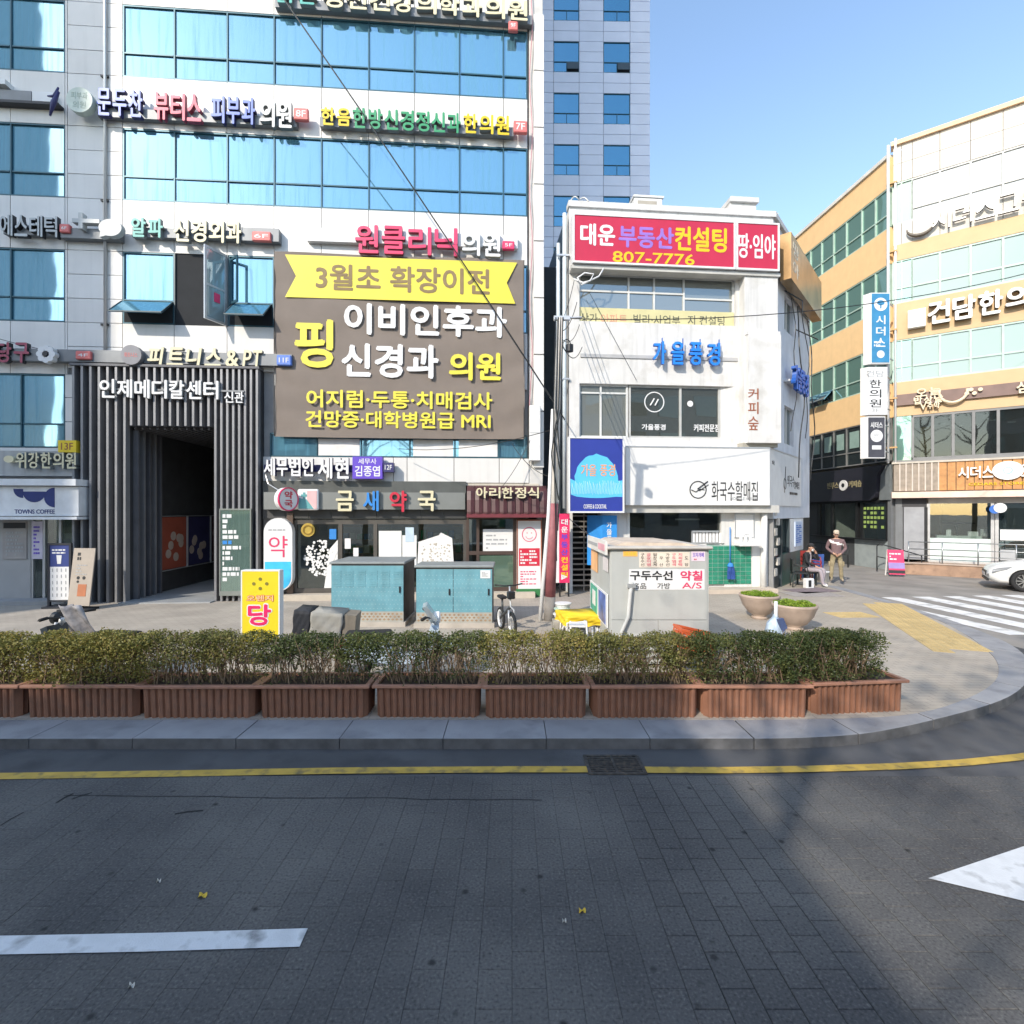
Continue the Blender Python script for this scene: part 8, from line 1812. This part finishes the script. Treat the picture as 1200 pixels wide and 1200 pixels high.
# wheel arches cut with a boolean, applied through evaluation
cut = MB().lathe([(.355, -2.2), (.355, 2.2)], .82, .9, 28, 'y', cz=.32).lathe([(.355, -2.2), (.355, 2.2)], 3.55, .9, 28, 'y', cz=.32)
cm = bpy.data.meshes.new('c'); cm.from_pydata(cut.v, [], cut.f); co = bpy.data.objects.new('c', cm); COL.objects.link(co); co.parent = t.e
for o_ in (bo, co):
    b = bmesh.new(); b.from_mesh(o_.data); bmesh.ops.recalc_face_normals(b, faces=b.faces); b.to_mesh(o_.data); b.free()
bmod = bo.modifiers.new('b', 'BOOLEAN'); bmod.operation = 'DIFFERENCE'; bmod.object = co; bmod.solver = 'EXACT'
bpy.context.view_layer.update(); dg = bpy.context.evaluated_depsgraph_get(); nm = bpy.data.meshes.new_from_object(bo.evaluated_get(dg)); bo.modifiers.clear(); bo.data = nm; bpy.data.objects.remove(co)
for z_ in (0, 1):
    pass
t.part('arch_liner', MB().box(.5, 1.15, .25, 1.55, .3, .66).box(3.2, 3.9, .25, 1.55, .3, .66), black_rubber)
cab = [(1.25, .93), (1.95, 1.36), (2.5, 1.43), (3.2, 1.40), (4.05, 1.02)]
mb = MB(); mb.smooth = False; vs = []
for x_, z_ in cab: tw = .62 if z_ > 1.2 else .78; vs += [(x_, .9-tw, z_), (x_, .9+tw, z_)]
base_ = [(1.25, .9-.8, .92), (1.25, .9+.8, .92), (4.05, .9-.8, 1.0), (4.05, .9+.8, 1.0)]
t.part('glasshouse', MB().add(vs, [(0, 1, 3, 2), (4, 5, 7, 6), (2, 3, 5, 4), (6, 7, 9, 8), (0, 2, 4, 6, 8), (9, 7, 5, 3, 1)]), glass('car_glass', (.8, .88, .9), (.03, .035, .04), .3))
t.part('roof', MB().add([(1.9, .3, 1.37), (1.9, 1.5, 1.37), (2.5, .27, 1.445), (2.5, 1.53, 1.445), (3.25, .3, 1.415), (3.25, 1.5, 1.415)], [(0, 2, 3, 1), (2, 4, 5, 3)]), paint)
for x_ in (.82, 3.55):
    for yy_, sgn in ((.02, 1), (1.58, -1)):
        o = t.part('wheel', MB().lathe([(.2, 0), (.3, .0), (.325, .03), (.325, .17), (.3, .2), (.2, .2)], x_, yy_+.2, 30, 'y', cz=.325), black_rubber)
        mb = MB().lathe([(.195, -.0), (.215, -.005), (.215, .19), (.195, .19)], x_, yy_+.19, 30, 'y', cz=.325)
        yq = yy_+.02 if sgn > 0 else yy_+.18
        for k in range(10):
            q = k*PI/5; c_, s_ = math.cos(q), math.sin(q); M = Matrix.Translation((x_, yq, .325)) @ Matrix.Rotation(-q, 4, 'Y'); mb.box(.03, .2, -.012, .012, -.014, .014, M=M)
        mb.lathe([(.0, -.02), (.05, -.02), (.05, .02), (0, .02)], x_, yq, 14, 'y', cz=.325); t.part('rim', mb, M_('alloy', (.3, .3, .3), .35, .8), o); t.part('disc', MB().lathe([(.0, 0), (.19, 0), (.19, .02), (0, .02)], x_, yq+.08, 20, 'y', cz=.325), dark_metal, o)
t.part('headlight', MB().prism([(.1, .56), (.42, .64), (.55, .74), (.3, .7), (.12, .64)], .06, .14), glass('lamp_glass', (.9, .9, .9), (.3, .32, .34), .4)); t.part('headlight', MB().prism([(.1, .56), (.42, .64), (.55, .74), (.3, .7), (.12, .64)], 1.66, 1.74), MATS['lamp_glass'])
t.part('grille', MB().box(-.02, .04, .5, 1.3, .42, .56), dark_metal); t.part('number_plate', MB().box(-.03, -.0, .64, 1.16, .4, .5), L_white); t.part('bumper_slot', MB().box(-.005, .05, .3, 1.5, .26, .33), dark_metal); t.part('mirror', MB().box(1.55, 1.75, -.12, .02, .93, 1.05, bev=.02), paint); t.part('door_seam', MB().box(1.5, 1.51, -.006, .05, .3, .9).box(2.55, 2.56, -.006, .05, .3, .9), dark_metal)
# ---------------------------------------------------------------- buildings across the street behind the camera: they shade the road and show in the windows
tower_gl = M_('tower_behind_windows', (.55, .62, .65), .3)
def plain_block(label, x0, x1, y0, y1, h, m, floors, gm=None):
    T = Thing('street_building', label, 'building', W, (x0+x1)/2, y1, 0, group='buildings across the street behind the camera'); T.box('wall', (x0, x1, y0, y1, 0, h), m)
    w = 2.2; nx = int((x1-x0)/3)
    for k in range(floors):
        z0 = 1.0+k*(h-1.5)/floors
        for i in range(nx):
            a = x0+.4+i*(x1-x0-.8)/nx; T.box('window', (a, a+w, y1+.002, y1+.05, z0, z0+(h/floors)*.5), gm or dark_glass)
    T.box('parapet', (x0-.1, x1+.1, y1-.3, y1+.12, h, h+.25), m)
plain_block('tall pale tower across the street at the left', -56, -31.6, -16, -10, 42, M_('tower_behind', (.78, .8, .8), .7, var=.06), 12, tower_gl)
plain_block('three storey shop building directly across the street', -16.3, -9.8, -14, -10, 13.0, M_('behind_brick', (.4, .33, .28), .8, var=.1), 4)
plain_block('lower cream building across the street to the left', -27, -16.5, -24, -10, 12.7, M_('behind_cream', (.55, .5, .43), .8, var=.1), 4)
plain_block('grey building across the street to the right', 0.5, 30, -26, -11, 14, M_('behind_grey', (.45, .45, .45), .8, var=.1), 4)
lf_t = leafmat('dapple_tree_leaves', (.03, .05, .015), (.06, .09, .02), (.16, .15, .03))
def tree(label, x, y, h, r_, n, seed, zc, zr):  # trees added out of view to break up the sunlight on the road
    rnd = random.Random(seed); T = here('dapple_tree', label, 'tree', x, y, SW, 0, 'trees added behind the camera to dapple the sun')
    mb = MB(); mb.tube([(0, 0, 0), (.05, 0, h*.3), (0, .05, h*.6), (0, 0, h*.9)], [.2, .16, .1, .03], 8)
    for k in range(14): q = rnd.uniform(0, 2*PI); z0 = rnd.uniform(h*.35, h*.8); mb.tube([(0, 0, z0), (r_*.45*math.cos(q), r_*.45*math.sin(q), z0+.9), (r_*.9*math.cos(q), r_*.9*math.sin(q), z0+1.6)], [.06, .04, .012], 5)
    T.part('trunk', mb, twig); vs = []; fs = []
    cl = [Vector((rnd.gauss(0, r_*.5), rnd.gauss(0, r_*.5), zc+rnd.gauss(0, zr*.5))) for _ in range(46)]
    for k in range(n):
        c = rnd.choice(cl)+Vector((rnd.gauss(0, .38), rnd.gauss(0, .38), rnd.gauss(0, .32))); s_ = rnd.uniform(.05, .10); a = Vector((rnd.gauss(0, 1), rnd.gauss(0, 1), rnd.gauss(0, 1))).normalized(); b = a.orthogonal().normalized(); i = len(vs); vs += [c-a*s_, c+b*s_*.7, c+a*s_, c-b*s_*.7]; fs.append((i, i+1, i+2, i+3))
    mb = MB(); mb.add(vs, fs); T.part('crown', mb, lf_t, stuff=True)
tree('unseen tree added to dapple the sun, nearest the gap across the street', -7.0, -8.6, 12.9, 2.4, 520, 1, 11.9, .8)
tree('second unseen tree added to dapple the sun', -3.2, -8.6, 12.9, 2.4, 520, 2, 11.9, .8)
tree('third unseen tree added to dapple the sun, to the right', 0.9, -8.6, 12.9, 2.4, 520, 3, 11.9, .8)
